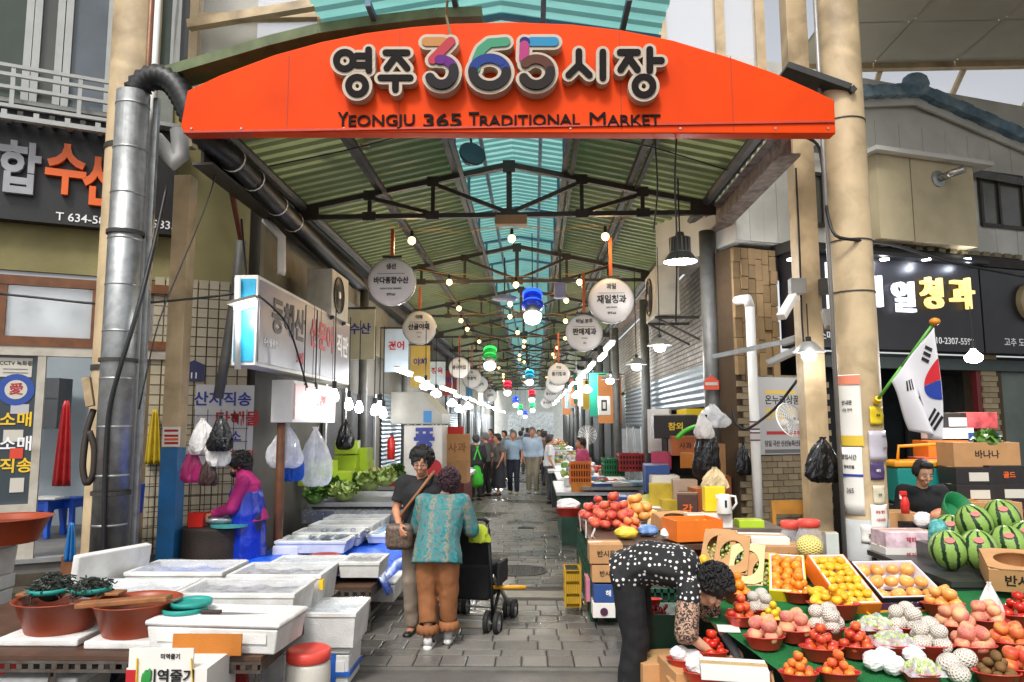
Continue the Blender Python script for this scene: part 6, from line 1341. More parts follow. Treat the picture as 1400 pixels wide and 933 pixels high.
tray('black carton of golden persimmons in white padding', P(1222, 815, 5.3), .46, .42, .14, BLACKC, (24, 0, 6), 'bigorange', 4, 3, WHITEL, flab='golden persimmon in the black carton', txt='대봉감', tc=INKW, wall=.014)
for i, (u, v, Y, rz) in enumerate(((985, 765, 6.0, -22), (1003, 773, 5.9, -22), (1023, 787, 5.8, -22), (1048, 800, 5.7, -20))):
    t, M = tray(['brown cut-out carton of grapes next to the maroon table', 'brown cut-out carton second in the tilted row', 'pale carton of dark grapes third in the tilted row', 'brown cut-out carton of grapes beside the yellow carton'][i], P(u, v, Y), .25, .42, .12, CARD if i != 2 else mat('cream_card', 'C9BE8A', .7), (34, 0, rz), cut=True)
    mb = MB(); rnd = random.Random(50 + i)
    for k in range(45): mb.ball(M @ Vector((rnd.uniform(-.09, .09), rnd.uniform(-.16, .16), .085 + rnd.uniform(-.01, .02))), .014, 7, 5)
    tag(obj('grape_bunch', mb, GRAPE if i != 2 else fruit_mat('dark_grape', '2C3650', '5A6480', .3), loc=M.translation, smooth=True), ['green grapes in the cut-out carton by the maroon table', 'green grapes in the second cut-out carton', 'dusty blue grapes in the pale carton', 'green grapes in the cut-out carton by the yellow one'][i], 'grapes', 'grapes in tilted cartons')
tray('purple grape carton under the black persimmon carton', P(1232, 838, 5.15), .48, .3, .11, mat('purple_carton', '4A2440', .5, var=.1), (4, 0, 4), txt='포도', tc=INKW); tray('yellow printed carton lying flat behind netted pears', P(1245, 855, 4.9), .5, .2, .06, mat('mango_carton', 'DE9A1E', .5, var=.25, scale=9), (7, 0, 3))
tag(obj('support_crate', MB().box((1.95, 5.75, .3), (1.7, .55, .6)), mat('crate_dark', '23402E', .6, var=.2), loc=(1.95, 5.75, 0)), 'dark green crates propping the tilted cartons', 'crate')
for i, (u, v, Y, w_, h, m, tx, lab) in enumerate(((1048, 748, 6.0, .4, .14, WHITEC, None, 'white tomato carton lying flat behind the tilted row'), (1075, 762, 5.9, .34, .16, CARD, '영주사과', 'brown apple carton behind the yellow carton'))): carton(lab, u, v, Y, w_, .3, h, m, -8, txt=tx)
# netted melon in bowl + jars
c = P(1107, 748, 5.75); bowl('red plastic bowl under the yellow netted melon', c - Vector((0, 0, .16)), .1); tag(inst('melon', fm_('melon', NETY, (.098,.098,.09), n=20, h=14), None, c, (.2, 0, 0)), 'round melon in a yellow foam net before the jars', 'melon')
JAR = clear_plastic('jar_plastic', (.8,.8,.82), .22, .08); BERRY = mat('dark_red_berries', '6A1222', .4, var=.5, scale=40, bump=.4, bscale=90)
for u, Y, lab in ((1084, 6.2, 'clear jar of red berries with a coral lid by the square post'), (1108, 6.0, 'clear jar of red berries with a red lid nearer the netted melon')):
    c = P(u, 765, Y); t = thing('jar', lab, 'jar', c, 'jars of red berries'); s = 1.0
    obj('contents', MB().lathe([(.085, .005), (.1, .02), (.1, .1), (.09, .115)], c, 20), BERRY, t, smooth=True); obj('glass', MB().lathe([(.09, 0), (.105, .02), (.107, .17), (.075, .24), (.07, .26)], c, 24, cap=False), JAR, t, smooth=True); obj('lid', MB().lathe([(.075, .25), (.085, .255), (.085, .3), (.075, .31)], c, 24), mat('coral_lid', 'D5473A'), t, smooth=True)
tag(obj('jar_shelf', MB().box((P(1095, 770, 6.1).x, 6.15, P(1095, 766, 6.1).z - .02), (.8, .5, .03)), TBROWN, loc=(P(1095, 770, 6.1).x, 6.15, P(1095, 766, 6.1).z)), 'board carrying the berry jars', 'board')
carton('green and white juice carton behind the mandarin carton', 1139, 752, 6.0, .1, .1, .26, mat('juice_carton', 'C6CCC4', .5), txt=None); obj_ = None
# front-left boxes at the vendor's feet
def slatcrate(lab, c, L, W, H, m, rz=0, grp='plastic crates at the fruit stalls'):
    t = thing('plastic_crate', lab, 'crate', (0,0,0), grp); mb = MB()
    for sy in (-1, 1):
        for z in (.02, H*.33, H*.66, H - .02): mb.box((0, sy*W/2, z), (L, .012, .028))
        for i in range(9): mb.box((-L/2 + i*L/8, sy*W/2, H/2), (.014, .012, H))
    for sx in (-1, 1):
        for z in (.02, H*.33, H*.66, H - .02): mb.box((sx*L/2, 0, z), (.012, W, .028))
        for i in range(7): mb.box((sx*L/2, -W/2 + i*W/6, H/2), (.012, .014, H))
    mb.box((0, 0, .012), (L, W, .02)); obj('basket', mb, m, t); obj('liner', MB().box((0, 0, H/2), (L - .03, W - .03, H - .04)), mat('crate_fill', '14241A', .8), t); place(t, c, (0, 0, rz)); return t
DGREEN = mat('dark_green_crate', '12402C', .5, var=.15)
slatcrate('dark green crate with a white tag behind the bending vendor', (.93, 5.9, 0), .4, .5, .3, DGREEN); slatcrate('dark green crate stacked on the tagged one', (.94, 5.9, .302), .4, .5, .3, DGREEN); slatcrate('dark green crate under the vegetable end by the vendor', (1.3, 5.85, .0), .36, .5, .5, DGREEN)
tag(obj('crate_tag', MB().box((.79, 5.63, .46), (.07, .004, .07), rotm(y=40)), PAPER, loc=(.79, 5.63, .46)), 'white tag hanging on the dark green crate', 'tag')
carton('open brown carton with flaps below the tomato bowl', 905, 905, 4.75, .3, .3, .34, CARD, 10, base=0); carton('brown carton by the vendor shoe', 915, 930, 4.45, .24, .24, .22, CARD, -14, base=0)
t, M = tray('brown carton of carrots before the green cloth', (1.17, 4.2, .31), .24, .3, .12, CARD, (6, 0, -14))
for i in range(6): tag(obj('carrot', MB().cyl(M @ Vector((-.08 + .03*i, -.12, .1)), M @ Vector((-.06 + .03*i, .1, .1)), .02, .008, 10), fruit_mat('carrot_skin', 'E06A1A', 'E8802A', .5), loc=M.translation, smooth=True), 'orange carrot lying in the carton before the green cloth', 'carrot', 'carrots in the brown carton')
carton('white carton with a scalloped flap at the near cloth corner', 1010, 925, 3.95, .34, .2, .06, WHITEC, -10); 
zq = P(974, 904, 4.62).z; carton('brown carton under the tomato bowl', 960, 925, 4.45, .36, .36, zq - .012, CARD, 8, base=0); carton('low brown carton under the near tissue bowl', 963, 990, 4.28, .3, .3, P(963, 935, 4.4).z - .01, CARD, 3, base=0); carton('low brown carton under the carrot box', 1010, 980, 4.05, .34, .3, .29, CARD, 0, base=0)
c = P(888, 820, 5.3); bowl('empty red bowl between the vendor legs and the punnet', c - Vector((0,0,.05)), .09); tag(obj('bowl_stand', MB().box((c.x + .08, 5.3, (c.z - .06)/2), (.35, .35, c.z - .06)), DGREEN, loc=(c.x, 5.3, 0)), 'dark green crate stand under the empty red bowl', 'crate')
c = P(900, 838, 5.2); t = thing('punnet', 'clear punnet of red cherries beside the vendor', 'punnet', c); obj('tray', open_mb(.15, .12, .07, .004), CLEAR, t); t.children[0].location = (0, 0, -.03); bm2 = MB()
for k in range(30): bm2.ball(c + Vector((rf.uniform(-.06,.06), rf.uniform(-.045,.045), rf.uniform(-.02,.04))), .014, 7, 5)
obj('cherries', bm2, fruit_mat('cherry', '8E1420', 'B0242A', .2), t, smooth=True)
for i, (u, v, kind) in enumerate(((935, 775, 'apple'), (925, 772, 'apple'), (948, 780, 'mandarin'), (952, 770, 'lemon'), (962, 765, 'lemon'), (958, 776, 'lemon'))): put(kind, P(u, v, 5.75), 'loose %s in the green crate above the vendor hair' % kind, 'loose fruit behind the vendor', 1.1)
# ================================================================= middle stall of apples
zs = .72
t = thing('stall_table', 'low stall table under the apple heap with a white skirt', 'table', (1.0, 8.0, 0)); obj('top', MB().box((1.12, 8.1, zs - .02), (1.2, 2.5, .04)), TBROWN, t)
for lx in (.6, 1.65):
    for ly in (6.95, 9.25): obj('leg', MB().box((lx, ly, zs/2 - .03), (.05, .05, zs - .06)), RUST, t)
for i in range(5): slatcrate('%s dark green crate under the apple stall, counted from the vendor' % ORD[i], (.66, 7.15 + i*.42, .0), .3, .38, .3, DGREEN if i % 2 == 0 else mat('yellow_crate', 'B8901E', .5)); slatcrate('%s dark green upper crate under the apple stall, counted from the vendor' % ORD[i], (.66, 7.15 + i*.42, .302), .3, .38, .3, DGREEN)
for lab, u, v, Y, w_, h, m, tx, tc in (('brown printed carton at the top of the stack by the vendor', 829, 758, 6.75, .3, .17, CARD, '반시용', INK), ('brown printed carton in the middle of the stack by the vendor', 831, 785, 6.75, .28, .15, CARD, '반시용', INK), ('blue carton in the stack by the vendor', 832, 812, 6.75, .26, .16, BLUEC, '해', INKW), ('white carton with a purple badge at the stack foot', 826, 835, 6.75, .2, .13, WHITEC, None, None), ('pink carton beside the blue one in the stack', 812, 808, 7.0, .14, .2, mat('pink_carton', 'C87A92', .6), None, None)): carton(lab, u, v, Y, w_, .28, h, m, 0, txt=tx, tcol=tc)
c = P(826, 837, 6.74); tag(obj('purple_badge', MB().lathe([(.035, 0), (.035, .003)], (c.x, 6.745, c.z), 16, Plane((0,0),(1,0)).m), mat('purple_carton', '4A2440'), loc=c), 'round purple badge on the white carton', 'badge')
slatcrate('yellow crate under the carton stack corner', (P(783, 815, 7.2).x, 7.3, .1), .14, .3, .34, mat('yellow_crate', 'B8901E'))
for i in range(7): tag(obj('hanging_sign', MB().box(P(793 + i*8, 715 + i*9, 7.6 - .12*i), (.006, .09, .16), rotm(y=rf.uniform(-35, 35))), WHITEC if i % 3 else mat('pink_card', 'C99A8C', .7), loc=P(793 + i*8, 715 + i*9, 7.6 - .12*i)), '%s price card hanging on the apple stall edge, counted from the alley' % ORD[i], 'price card', 'price cards on the apple stall')
heap('apple', Vector((.83, 7.9, zs)), .22, zs + .02, 'red apple heaped on the middle stall', 'apples on the middle stall', 4, 1.2, 0); heap('apple', Vector((.72, 8.5, zs)), .18, zs + .02, 'red apple in the rear heap of the middle stall', 'apples at the back of the middle stall', 3, 1.2, 0)
heap('bigorange', Vector((1.12, 8.35, zs)), .2, zs + .04, 'pale orange pear heaped behind the apples', 'pears on the middle stall', 3, 1.2, 0); heap('nectarine', Vector((.98, 7.55, zs)), .1, zs + .02, 'small nectarine before the apple heap', 'nectarines on the middle stall', 2, 1, 0)
c = P(777, 690, 8.8); bowl('red bowl with white bag at the alley corner of the apple stall', (c.x, 8.9, zs), .16); crumple('white plastic bag bundled on the red bowl', (c.x, 8.9, zs + .14), .28, .14, WRAP, 60)
for lab, x, y, w_, m, sd in (('yellow wrapped bananas beside the apples', .88, 7.2, .22, mat('banana_yellow', 'D8BE3A', .4, var=.3), 61), ('blue and white wrapped pears on the stall', 1.1, 7.35, .2, mat('blue_wrap', '6E92C8', .4, var=.6, scale=14), 62), ('white padded bundle at the stall front', 1.3, 7.15, .22, WRAP, 63), ('pale pear bag on the stall', 1.3, 7.9, .24, mat('pear_bag', 'D2C29A', .4, var=.2), 64)): crumple(lab, (x, y, zs + .06), w_, .11, m, sd, 'bundle', 'fruit_bundle', 'wrapped fruit on the middle stall')
tray('open brown carton with an oval cut-out behind the apples', Vector((1.45, 7.75, zs + .02)), .4, .34, .12, CARD, (14, 0, 20), cut=True); t, M = tray('bright orange open carton at the stall front', Vector((1.48, 7.1, zs + .02)), .46, .34, .19, ORANGEC, (0, 0, 14))
for i in range(5): put('lemon', M @ Vector((-.14 + .07*i, .02*(i % 2), .13)), 'yellow melon peeking from the orange carton', 'fruit in the orange carton', 1.2)
# ================================================================= clutter heap by the pipe post
CL = [('black printed carton on top of the clutter heap', 925, 583, 9.6, .56, .3, BLACKC, '참외', INKY), ('rust printed carton below the black one in the heap', 938, 610, 9.4, .34, .24, mat('rust_carton', 'A0562A', .6), '사과', INK), ('lime yellow carton beside the pipe post', 960, 575, 9.9, .5, .3, YELLOWC, None, None), ('small brown box in the clutter heap', 945, 630, 9.2, .18, .18, mat('ochre_card', 'B06A1E'), None, None),
 ('yellow printed carton at the heap foot, left', 908, 680, 8.9, .3, .3, mat('mustard_carton', 'B8A02A', .6, var=.2), None, None), ('yellow printed carton lower in the heap', 925, 700, 8.7, .32, .26, mat('mustard_carton', 'B8A02A'), None, None), ('plain grey board carton leaning in the heap', 940, 675, 8.7, .28, .3, mat('grey_board', 'A28C78', .7), None, None), ('dark brown persimmon carton beside the maroon table', 945, 697, 8.3, .22, .34, mat('choco_carton', '4A3028', .6), '감', INKO), ('orange carton behind the persimmon carton', 965, 690, 8.5, .3, .36, mat('rust_carton', 'A0562A'), None, None),
 ('blue and white carton by the heap', 900, 655, 9.3, .3, .34, BLUEC, None, None), ('white carton with dark slot by the heap', 910, 660, 9.1, .34, .16, WHITEC, None, None), ('white folded cartons stacked behind the black carton', 905, 590, 10.2, .3, .6, WHITEC, None, None), ('pink wrapped parcel in the heap', 907, 630, 9.7, .26, .22, mat('pink_parcel', 'B83A5A', .5), None, None), ('red carton at the brick wall', 990, 640, 9.3, .24, .6, CARD, None, None), ('brown carton stack against the brick wall', 985, 680, 9.1, .3, .5, mat('rust_carton', 'A0562A'), None, None),
 ('blue paper bundle at the heap foot', 875, 690, 9.2, .5, .18, BLUEC, None, None), ('white carton at the stall rear', 893, 705, 8.8, .3, .2, WHITEC, None, None), ('black carton at the stall rear', 905, 715, 8.5, .24, .24, BLACKC, None, None)]
for i, (lab, u, v, Y, w_, h, m, tx, tc) in enumerate(CL): carton(lab, u, v, Y, w_, .34, h, m, rf.uniform(-16, 16), rf.uniform(-3, 3), 'cartons in the clutter heap', tx, tc)
tag(obj('wooden_pallet', MB().box((1.75, 9.3, .32), (.9, 1.3, .64)), mat('dark_pallet', '2A2620', .8, var=.3), loc=(1.75, 9.3, 0)), 'dark pallets under the clutter heap', 'pallet')
tag(obj('heap_shelf', MB().box((2.0, 9.75, .9), (.8, .6, .5)), mat('dark_pallet', '2A2620'), loc=(2.0, 9.75, .65)), 'dark shelf behind the clutter heap', 'shelf'); tag(obj('heap_rack', MB().box((2.05, 10.0, 1.4), (.6, .4, .5)), mat('dark_pallet', '2A2620'), loc=(2.05, 10, 1.15)), 'dark rack carrying the black carton', 'rack')
for i in range(6): o = tag(obj('newspaper', MB().box((0,0,0), (.5, .3, .012)), [mat('pale_blue_paper', '8CB0C4', .7), mat('pale_paper', 'B9B6A8', .7), mat('lemon_paper', 'C8C86A', .7)][i % 3]), '%s folded paper sheet in the pile beside the blue bundle' % ORD[i], 'paper', 'paper sheets by the heap'); o.location = (1.35 + .01*i, 9.1, .8 + .022*i); o.rotation_euler = (R(8), R(-10), R(12 + 4*i))
bag('black plastic bags hanging tall from the pipe post', P(966, 655, 8.7), .34, .78, KB, seed=31); bag('white knotted plastic bags above the black ones on the pipe post', P(962, 600, 8.6), .24, .3, WB, seed=32); bag('clear bag of popped grain on the yellow box', P(978, 670, 8.3), .32, .26, mat('grain_bag', 'C8B48A', .4, var=.2), seed=33); bag('black plastic bag hanging on the tan brick wall', P(1018, 650, 8.9), .2, .4, KB, seed=34); bag('black plastic bags bunched on the square cream post', P(1128, 660, 7.3), .38, .46, KB, seed=35); bag('clear crumpled plastic bag on the pipe post', P(975, 585, 9.0), .4, .3, CB, seed=36)
cable([(925,600,9.2),(935,590,9.2),(950,583,9.2),(968,582,9.2)], 'bright green hose arching over the clutter heap', .03, flat('green_hose', '4AB82A', .4))
s = thing('house_sticker', 'orange red house shaped sticker on the pipe post', 'sticker', P(971, 525, 9.3)); FP = Plane((0, 9.33), (1, 0)); obj('plate', MB().prism([FP.sz(*q) for q in ((962, 533), (962, 521), (972, 513), (983, 521), (983, 533))], FP.pt, 0, .01), flat('sticker_coral', 'D8543A'), s); obj('print', FP.pbox(MB(), 964, 523, 981, 527, .011, .014), PAPER, s)
# maroon table with kettle, white box, lime box
t = thing('maroon_table', 'maroon metal table with worn top carrying the kettle', 'table', (2.2, 7.6, 0)); mt = mat('maroon_paint', '7A1420', .4, var=.15); q = P(1000, 725, 7.3); ztb = q.z
obj('top', MB().box((q.x, 7.6, ztb), (1.0, .7, .04)), mat('worn_top', '6A5E54', .5, var=.3), t); obj('panel', MB().box((q.x - .1, 7.28, ztb - .2), (.62, .03, .34)), mt, t); obj('side_panel', MB().box((q.x - .46, 7.55, ztb - .28), (.03, .55, .5)), BLACK, t)
for sx in (-.44, .44):
    for yy in (7.32, 7.88): obj('leg', MB().box((q.x + sx, yy, ztb/2 - .02), (.05, .05, ztb - .04)), mt, t)
c = P(955, 715, 7.35); carton('white tomato printed box on the maroon table', 955, 708, 7.35, .2, .2, .12, WHITEC, 0, txt='토마토', tcol=INKR, base=ztb + .02); carton('white kettle printed box under the yellow box', 983, 708, 7.3, .26, .2, .13, WHITEC, 0, base=ztb + .02, txt='방울', tcol=INKR); carton('lime green flat box on the maroon table', 1028, 716, 7.3, .24, .2, .07, LIMEC, 0, base=ztb + .02); carton('bright yellow box standing behind the kettle', 978, 682, 7.45, .2, .14, .24, YELLOWC, 0, base=ztb + .16)
c = Vector((P(990, 690, 7.3).x, 7.3, ztb + .155)); t = thing('kettle', 'white electric kettle standing on the kettle printed box', 'kettle', c); obj('body', MB().lathe([(.07, 0), (.075, .01), (.06, .17), (.055, .185), (.001, .19)], c, 20), PLASTW, t, smooth=True); obj('handle', MB().tube([c + Vector((.055, 0, .17)), c + Vector((.11, 0, .165)), c + Vector((.12, 0, .1)), c + Vector((.075, 0, .04))], .012, 8), PLASTW, t, smooth=True); obj('gauge', MB().box(c + Vector((0, -.068, .1)), (.02, .006, .07)), BLACK, t); obj('spout', MB().box(c + Vector((-.06, 0, .165)), (.04, .03, .03)), PLASTW, t)
# wooden chair and ribbon bundle behind
c = P(1082, 690, 7.9); t = thing('wooden_chair', 'golden wooden chair back behind the berry jars', 'chair', (c.x, 7.9, 0)); wm = mat('golden_wood', 'A8742C', .5, var=.2)
for sx in (-.17, .17): obj('leg', MB().bar((c.x + sx, 7.9, 0), (c.x + sx*.95, 8.0, 1.0), .04), wm, t); obj('leg', MB().bar((c.x + sx, 7.5, 0), (c.x + sx, 7.52, .45), .04), wm, t)
obj('back_rail', MB().box((c.x, 7.99, .93), (.34, .025, .14)), wm, t); obj('seat', MB().box((c.x, 7.72, .46), (.4, .42, .03)), wm, t)
# poster on the brick wall, standing fan
a0, z0 = FR.sz(1040, 622, .03); a1, z1 = FR.sz(1106, 517, .03); t = thing('wall_poster', 'grey market poster with yellow and dark lettering on the brick wall', 'poster', FR.pt(a0, z0)); obj('sheet', FR.box(MB(), a0, a1, z0, z1, .025, .035), flat('poster_grey', 'B9B8B6', .5), t)
for s_, u, v, h, c in (('온누리상품권', 1074, 548, 12, INK), ('환급행사', 1072, 567, 15, INKY), ('당일 국산 신선농축산물 구', 1074, 607, 8, INK)): fit(s_, FR, 1046, 1102, v, h, c, t, .036, .02, depth=.002)
obj('rule', FR.pbox(MB(), 1046, 534, 1088, 539, .036, .038, .036), INKY, t); obj('rule', FR.pbox(MB(), 1048, 590, 1100, 594, .036, .038, .036), INKR, t); obj('rule', FR.pbox(MB(), 1046, 615, 1100, 619, .036, .038, .036), INKG, t)
c = P(1082, 575, 7.9); t = thing('wall_fan', 'white wire cage fan mounted beside the square post', 'fan', c); mF = rotm(x=68, z=25)
w_ = MB()
for i in range(8): w_.lathe([(.03 + i*.02, .05 - .006*i), (.033 + i*.02, .05 - .006*i), (.033 + i*.02, .053 - .006*i), (.03 + i*.02, .053 - .006*i)], c, 24, mF, cap=False)
for i in range(20): w_.bar(c + mF @ Vector((.02*math.cos(i*.314), .02*math.sin(i*.314), .05)), c + mF @ Vector((.19*math.cos(i*.314), .19*math.sin(i*.314), 0)), .004)
obj('cage', w_, PLASTW, t); bl = MB()
for i in range(3): bl.ball(c + mF @ Vector((.085*math.cos(i*2.09), .085*math.sin(i*2.09), .0)), (.09, .045, .012), 10, 5, mF @ rotm(z=i*120))
obj('blades', bl, mat('fan_blade', '9AA0A4', .3, var=0), t, smooth=True); obj('motor', MB().cyl(c + mF @ Vector((0,0,-.02)), c + mF @ Vector((0,0,-.14)), .05, n=14), PLASTW, t, smooth=True); obj('rim', MB().lathe([(.19, -.01), (.2, 0), (.19, .01)], c, 30, mF, cap=False), PLASTW, t); obj('bracket', MB().bar(c + mF @ Vector((0,0,-.12)), (x2, 7.7, c.z), .03), PLASTW, t)
# notices on the pasted column (curved sheets)
def col_notice(lab, u0, v0, u1, v1, m, texts=(), off=0, band=None):
    rr_ = .206 + off; n = 8; zt_, zb_ = P((u0+u1)/2, v0, 6.8).z, P((u0+u1)/2, v1, 6.8).z
    a0 = math.asin(max(-.999, min(.999, (P(u0, (v0+v1)/2, 6.82).x - xr)/.206))); a1 = math.asin(max(-.999, min(.999, (P(u1, (v0+v1)/2, 6.82).x - xr)/.206)))
    t = thing('pasted_notice', lab, 'notice', (xr, 6.8, zb_), 'notices pasted on the right column'); cv = lambda a, z, d=0: Vector((xr + (rr_+d)*math.sin(a), 7 - (rr_+d)*math.cos(a), z))
    obj('sheet', MB().sheet(lambda p, q: cv(a0 + (a1-a0)*p, zb_ + (zt_-zb_)*q, .004*math.sin(q*9 + p*4)), n, 6), m, t, smooth=True, solid=.002)
    for s_, fz, h, c in texts: obj('lettering', text_mb(s_, h, .02, .001, 1, lambda q: cv((a0+a1)/2 + q.x/rr_*.8, zb_ + (zt_-zb_)*fz + q.y, .006 + q.z)), c, t)
    for f0, f1, c in (band or ()): obj('print_band', MB().sheet(lambda p, q: cv(a0 + (a1-a0)*p, zb_ + (zt_-zb_)*(f0 + (f1-f0)*q), .007), n, 1), c, t)
col_notice('tall white notice with fruit print pasted on the column', 1146, 512, 1177, 610, flat('notice_white', 'E2DFD6', .6), [('안내문', .6, .045, INK), ('과일 판매', .5, .03, INKG)], .0, [(.86, .99, flat('peach_print', 'E0886A')), (.0, .14, flat('yellow_print', 'D8B83A'))])
col_notice('white opening hours notice with brush lettering on the column', 1146, 612, 1180, 705, flat('notice_white', 'E2DFD6'), [('영업시간', .85, .05, INK), ('행복전통', .7, .035, INK), ('365', .35, .06, INKG)], .003, [(.56, .6, INKB)])
col_notice('yellow tag card hanging on the column', 1187, 556, 1209, 581, flat('tag_yellow', 'D8BC1E', .4), [('주차', .5, .03, INK)], .006)
col_notice('pale lilac plastic sleeve notice on the column', 1186, 589, 1224, 630, flat('notice_lilac', 'B9B4BE', .3), [('공지사항', .8, .025, INKG), ('영업안내', .4, .022, INKG)], .008)
col_notice('small card with blue and red frame on the column', 1188, 632, 1209, 656, flat('card_navy', '4A3A66', .4), [('페이', .5, .03, INKW)], .004); col_notice('small yellowed card below the framed card', 1192, 664, 1210, 690, flat('card_cream', 'C9C2A8', .4), [('등록', .5, .025, INKG)], .004)
col_notice('white notice with red lettering low on the column', 1189, 690, 1214, 725, flat('notice_white', 'E2DFD6'), [('과일 할인', .7, .03, INKR), ('시장상인회', .4, .025, INKR)], .006); col_notice('white strip with black brush lettering at the column foot', 1178, 718, 1216, 743, flat('notice_white', 'E2DFD6'), [('전국택배', .35, .05, INK)], .002)
# ================================================================= flag
fp0 = P(1201, 545, 6.75); fp1 = P(1278, 440, 6.45); t = thing('flag', 'white national flag with red and blue disc on a green pole', 'flag', fp0)
obj('pole', MB().cyl(fp0, fp0.lerp(fp1, .42), .014, n=10).cyl(fp0.lerp(fp1, .42), fp1, .012, n=10), mat('green_pole', '5AA83A', .4, var=0), t, smooth=True); obj('finial', MB().ball(fp1, (.045, .045, .035), 12, 8), mat('orange_knob', 'E08A1E', .3), t, smooth=True); obj('socket', MB().cyl(P(1198, 550, 6.8), fp0, .03, n=10), INKY, t)
A, B, Cc, D = P(1276, 448, 6.45), P(1218, 522, 6.62), P(1250, 588, 6.6), P(1287, 603, 6.5)
def fsurf(p, q):   # p along the hoist, q along the fly
    h = A.lerp(B, p); f = D.lerp(Cc, p); b = h.lerp(f, q); return b + Vector((.03*math.sin(p*9 + q*3)*q, -.05*math.sin(p*8 + 1 + q*2)*(.3 + q), .02*math.sin(q*3.14)))
FLG = translucent('flag_white', (.78,.77,.8), (.8,.8,.85), .25, .7, var=.04)
cl = obj('cloth', MB().sheet(fsurf, 24, 24), FLG, t, smooth=True, solid=.003)
def fpatch(poly, m, nm, d=.006):
    b = MB(); n = len(poly); cx = sum(q[0] for q in poly)/n; cy = sum(q[1] for q in poly)/n
    off = lambda p, q, s: fsurf(p, q) + ((fsurf(p+.01, q) - fsurf(p, q)).cross(fsurf(p, q+.01) - fsurf(p, q))).normalized()*s
    for s in (d, -d): b.add([off(cx, cy, s)] + [off(x, y, s) for x, y in poly] , [(0, i+1, (i+1) % n + 1) for i in range(n)])
    obj(nm, b, m, cl)
def rect(cx, cy, w_, h, a):
    ca, sa = math.cos(R(a)), math.sin(R(a)); return [(cx + x*ca - y*sa, cy + x*sa + y*ca) for x, y in ((-w_,-h),(w_,-h),(w_,h),(-w_,h))]
FRED = flat('flag_red', 'C8202C', .6); FBLU = flat('flag_blue', '1E3C9A', .6); n = 16
fpatch([(.0, .48), (.0, .3)] + [(.27*math.cos(a), .48 + .19*math.sin(a)) for a in [-math.pi/2*(1 - i/n) for i in range(n+1)]], FRED, 'disc_half'); fpatch([(.0, .66), (.0, .485)] + [(.27*math.cos(a), .485 + .17*math.sin(a)) for a in [math.pi/2*i/n for i in range(n+1)]], FBLU, 'disc_half')
for cx, cy, a in ((.2, .17, 50), (.74, .3, -20), (.55, .56, 25), (.1, .82, -40)):
    for k in (-1, 0, 1): fpatch(rect(cx + k*.06*math.cos(R(a)), cy + k*.055*math.sin(R(a)), .017, .075, a), INK, 'trigram_bar')
# ================================================================= watermelon table and shop at the right
def melon_stripes(k):
    p = k.obj(); sp = k.n('SeparateXYZ'); k.l(p, sp.inputs[0]); an = k.math('ARCTAN2', sp.outputs[1], sp.outputs[0])
    vo = k.n('VectorMath'); cb = k.n('CombineXYZ'); k.l(k.math('MULTIPLY', k.n('ObjectInfo').outputs['Random'], 9), cb.inputs[0]); k.l(p, vo.inputs[0]); k.l(cb.outputs[0], vo.inputs[1]); wob = k.math('MULTIPLY', k.math('SUBTRACT', k.noise(14, 3, vo.outputs[0]), .5), 2.8); w2 = k.math('MULTIPLY', k.math('SUBTRACT', k.noise(60, 2, p), .5), 1.4)
    s = k.math('SINE', k.math('ADD', k.math('MULTIPLY', an, 9), k.math('ADD', wob, w2)))
    base = k.mix(k.noise(40, 3, p), (.16,.30,.05), (.30,.46,.11)); return k.mix(k.ramp(s, [(.45, (0,0,0)), (.62, (1,1,1))]), base, (.012,.035,.012))
WM = node_mat('watermelon_skin', melon_stripes, .3); wme = fm_('watermelon', WM, (.15,.15,.165), n=24, h=16)
STK = flat('melon_sticker', 'C83A34', .4); zw = .62
WMS = [(1297, 752, 5.75, 'watermelon at the shop front end of the front row'), (1337, 752, 5.7, 'watermelon in the middle of the front row'), (1378, 745, 5.9, 'watermelon at the far end of the front row'), (1332, 715, 6.15, 'watermelon on the upper tier beside the green scoop'), (1370, 708, 6.2, 'watermelon on the upper tier over the front gap'), (1402, 738, 6.0, 'watermelon cut by the carton corner'), (1298, 728, 6.3, 'watermelon half hidden behind the front row')]
for i, (u, v, Y, lab) in enumerate(WMS):
    c = P(u, v, Y); t = thing('watermelon', 'striped ' + lab, 'watermelon', c, 'watermelons piled at the shop'); o = inst('rind', wme, None, c, (R(rf.uniform(-25, 10)), R(rf.uniform(-18, 18)), rf.uniform(0, 6)), .9, parent=t)
    d = (CO - c).normalized() + Vector((.1, 0, .55)); d.normalize(); x, y_, _ = frame(d); obj('sticker', MB().lathe([(.035, 0), (.034, .005)], c + d*.143, 12, Matrix((x, y_, d)).transposed(), sy=.7), STK, t)
zt3 = P(1320, 780, 5.75).z
t = thing('melon_table', 'dark steel table carrying the watermelons', 'table', (3.8, 5.9, 0)); obj('top', MB().box((4.0, 6.0, zt3 - .02), (2.2, 1.3, .04)), mat('steel_dark_top', '4A4A48', .35, metal=.5, var=.2), t); obj('front_panel', MB().box((4.0, 5.38, zt3 - .3), (2.2, .02, .5)), mat('glass_tank', '3A3E40', .15, var=.3, scale=3), t)
for lx in (2.95, 5.0):
    for ly in (5.42, 6.6): obj('leg', MB().box((lx, ly, zt3/2 - .03), (.05, .05, zt3 - .06)), STEEL, t)
obj('upper_tier', MB().box((3.9, 6.35, zt3 + .06), (1.4, .4, .12)), mat('tier_steel', '5A5C5A', .4, metal=.4), t)
tray('brown printed fruit carton at the melon table corner', P(1392, 795, 5.3), .4, .36, .15, CARD, (14, 0, -22), txt='반시용', cut=True); tag(obj('carton_rest', MB().box((P(1395, 830, 5.35).x + .1, 5.4, .31), (.5, .4, .62)), mat('shelf_dark', '3A4048'), loc=(3.6, 5.4, 0)), 'dark stand below the brown carton', 'stand')
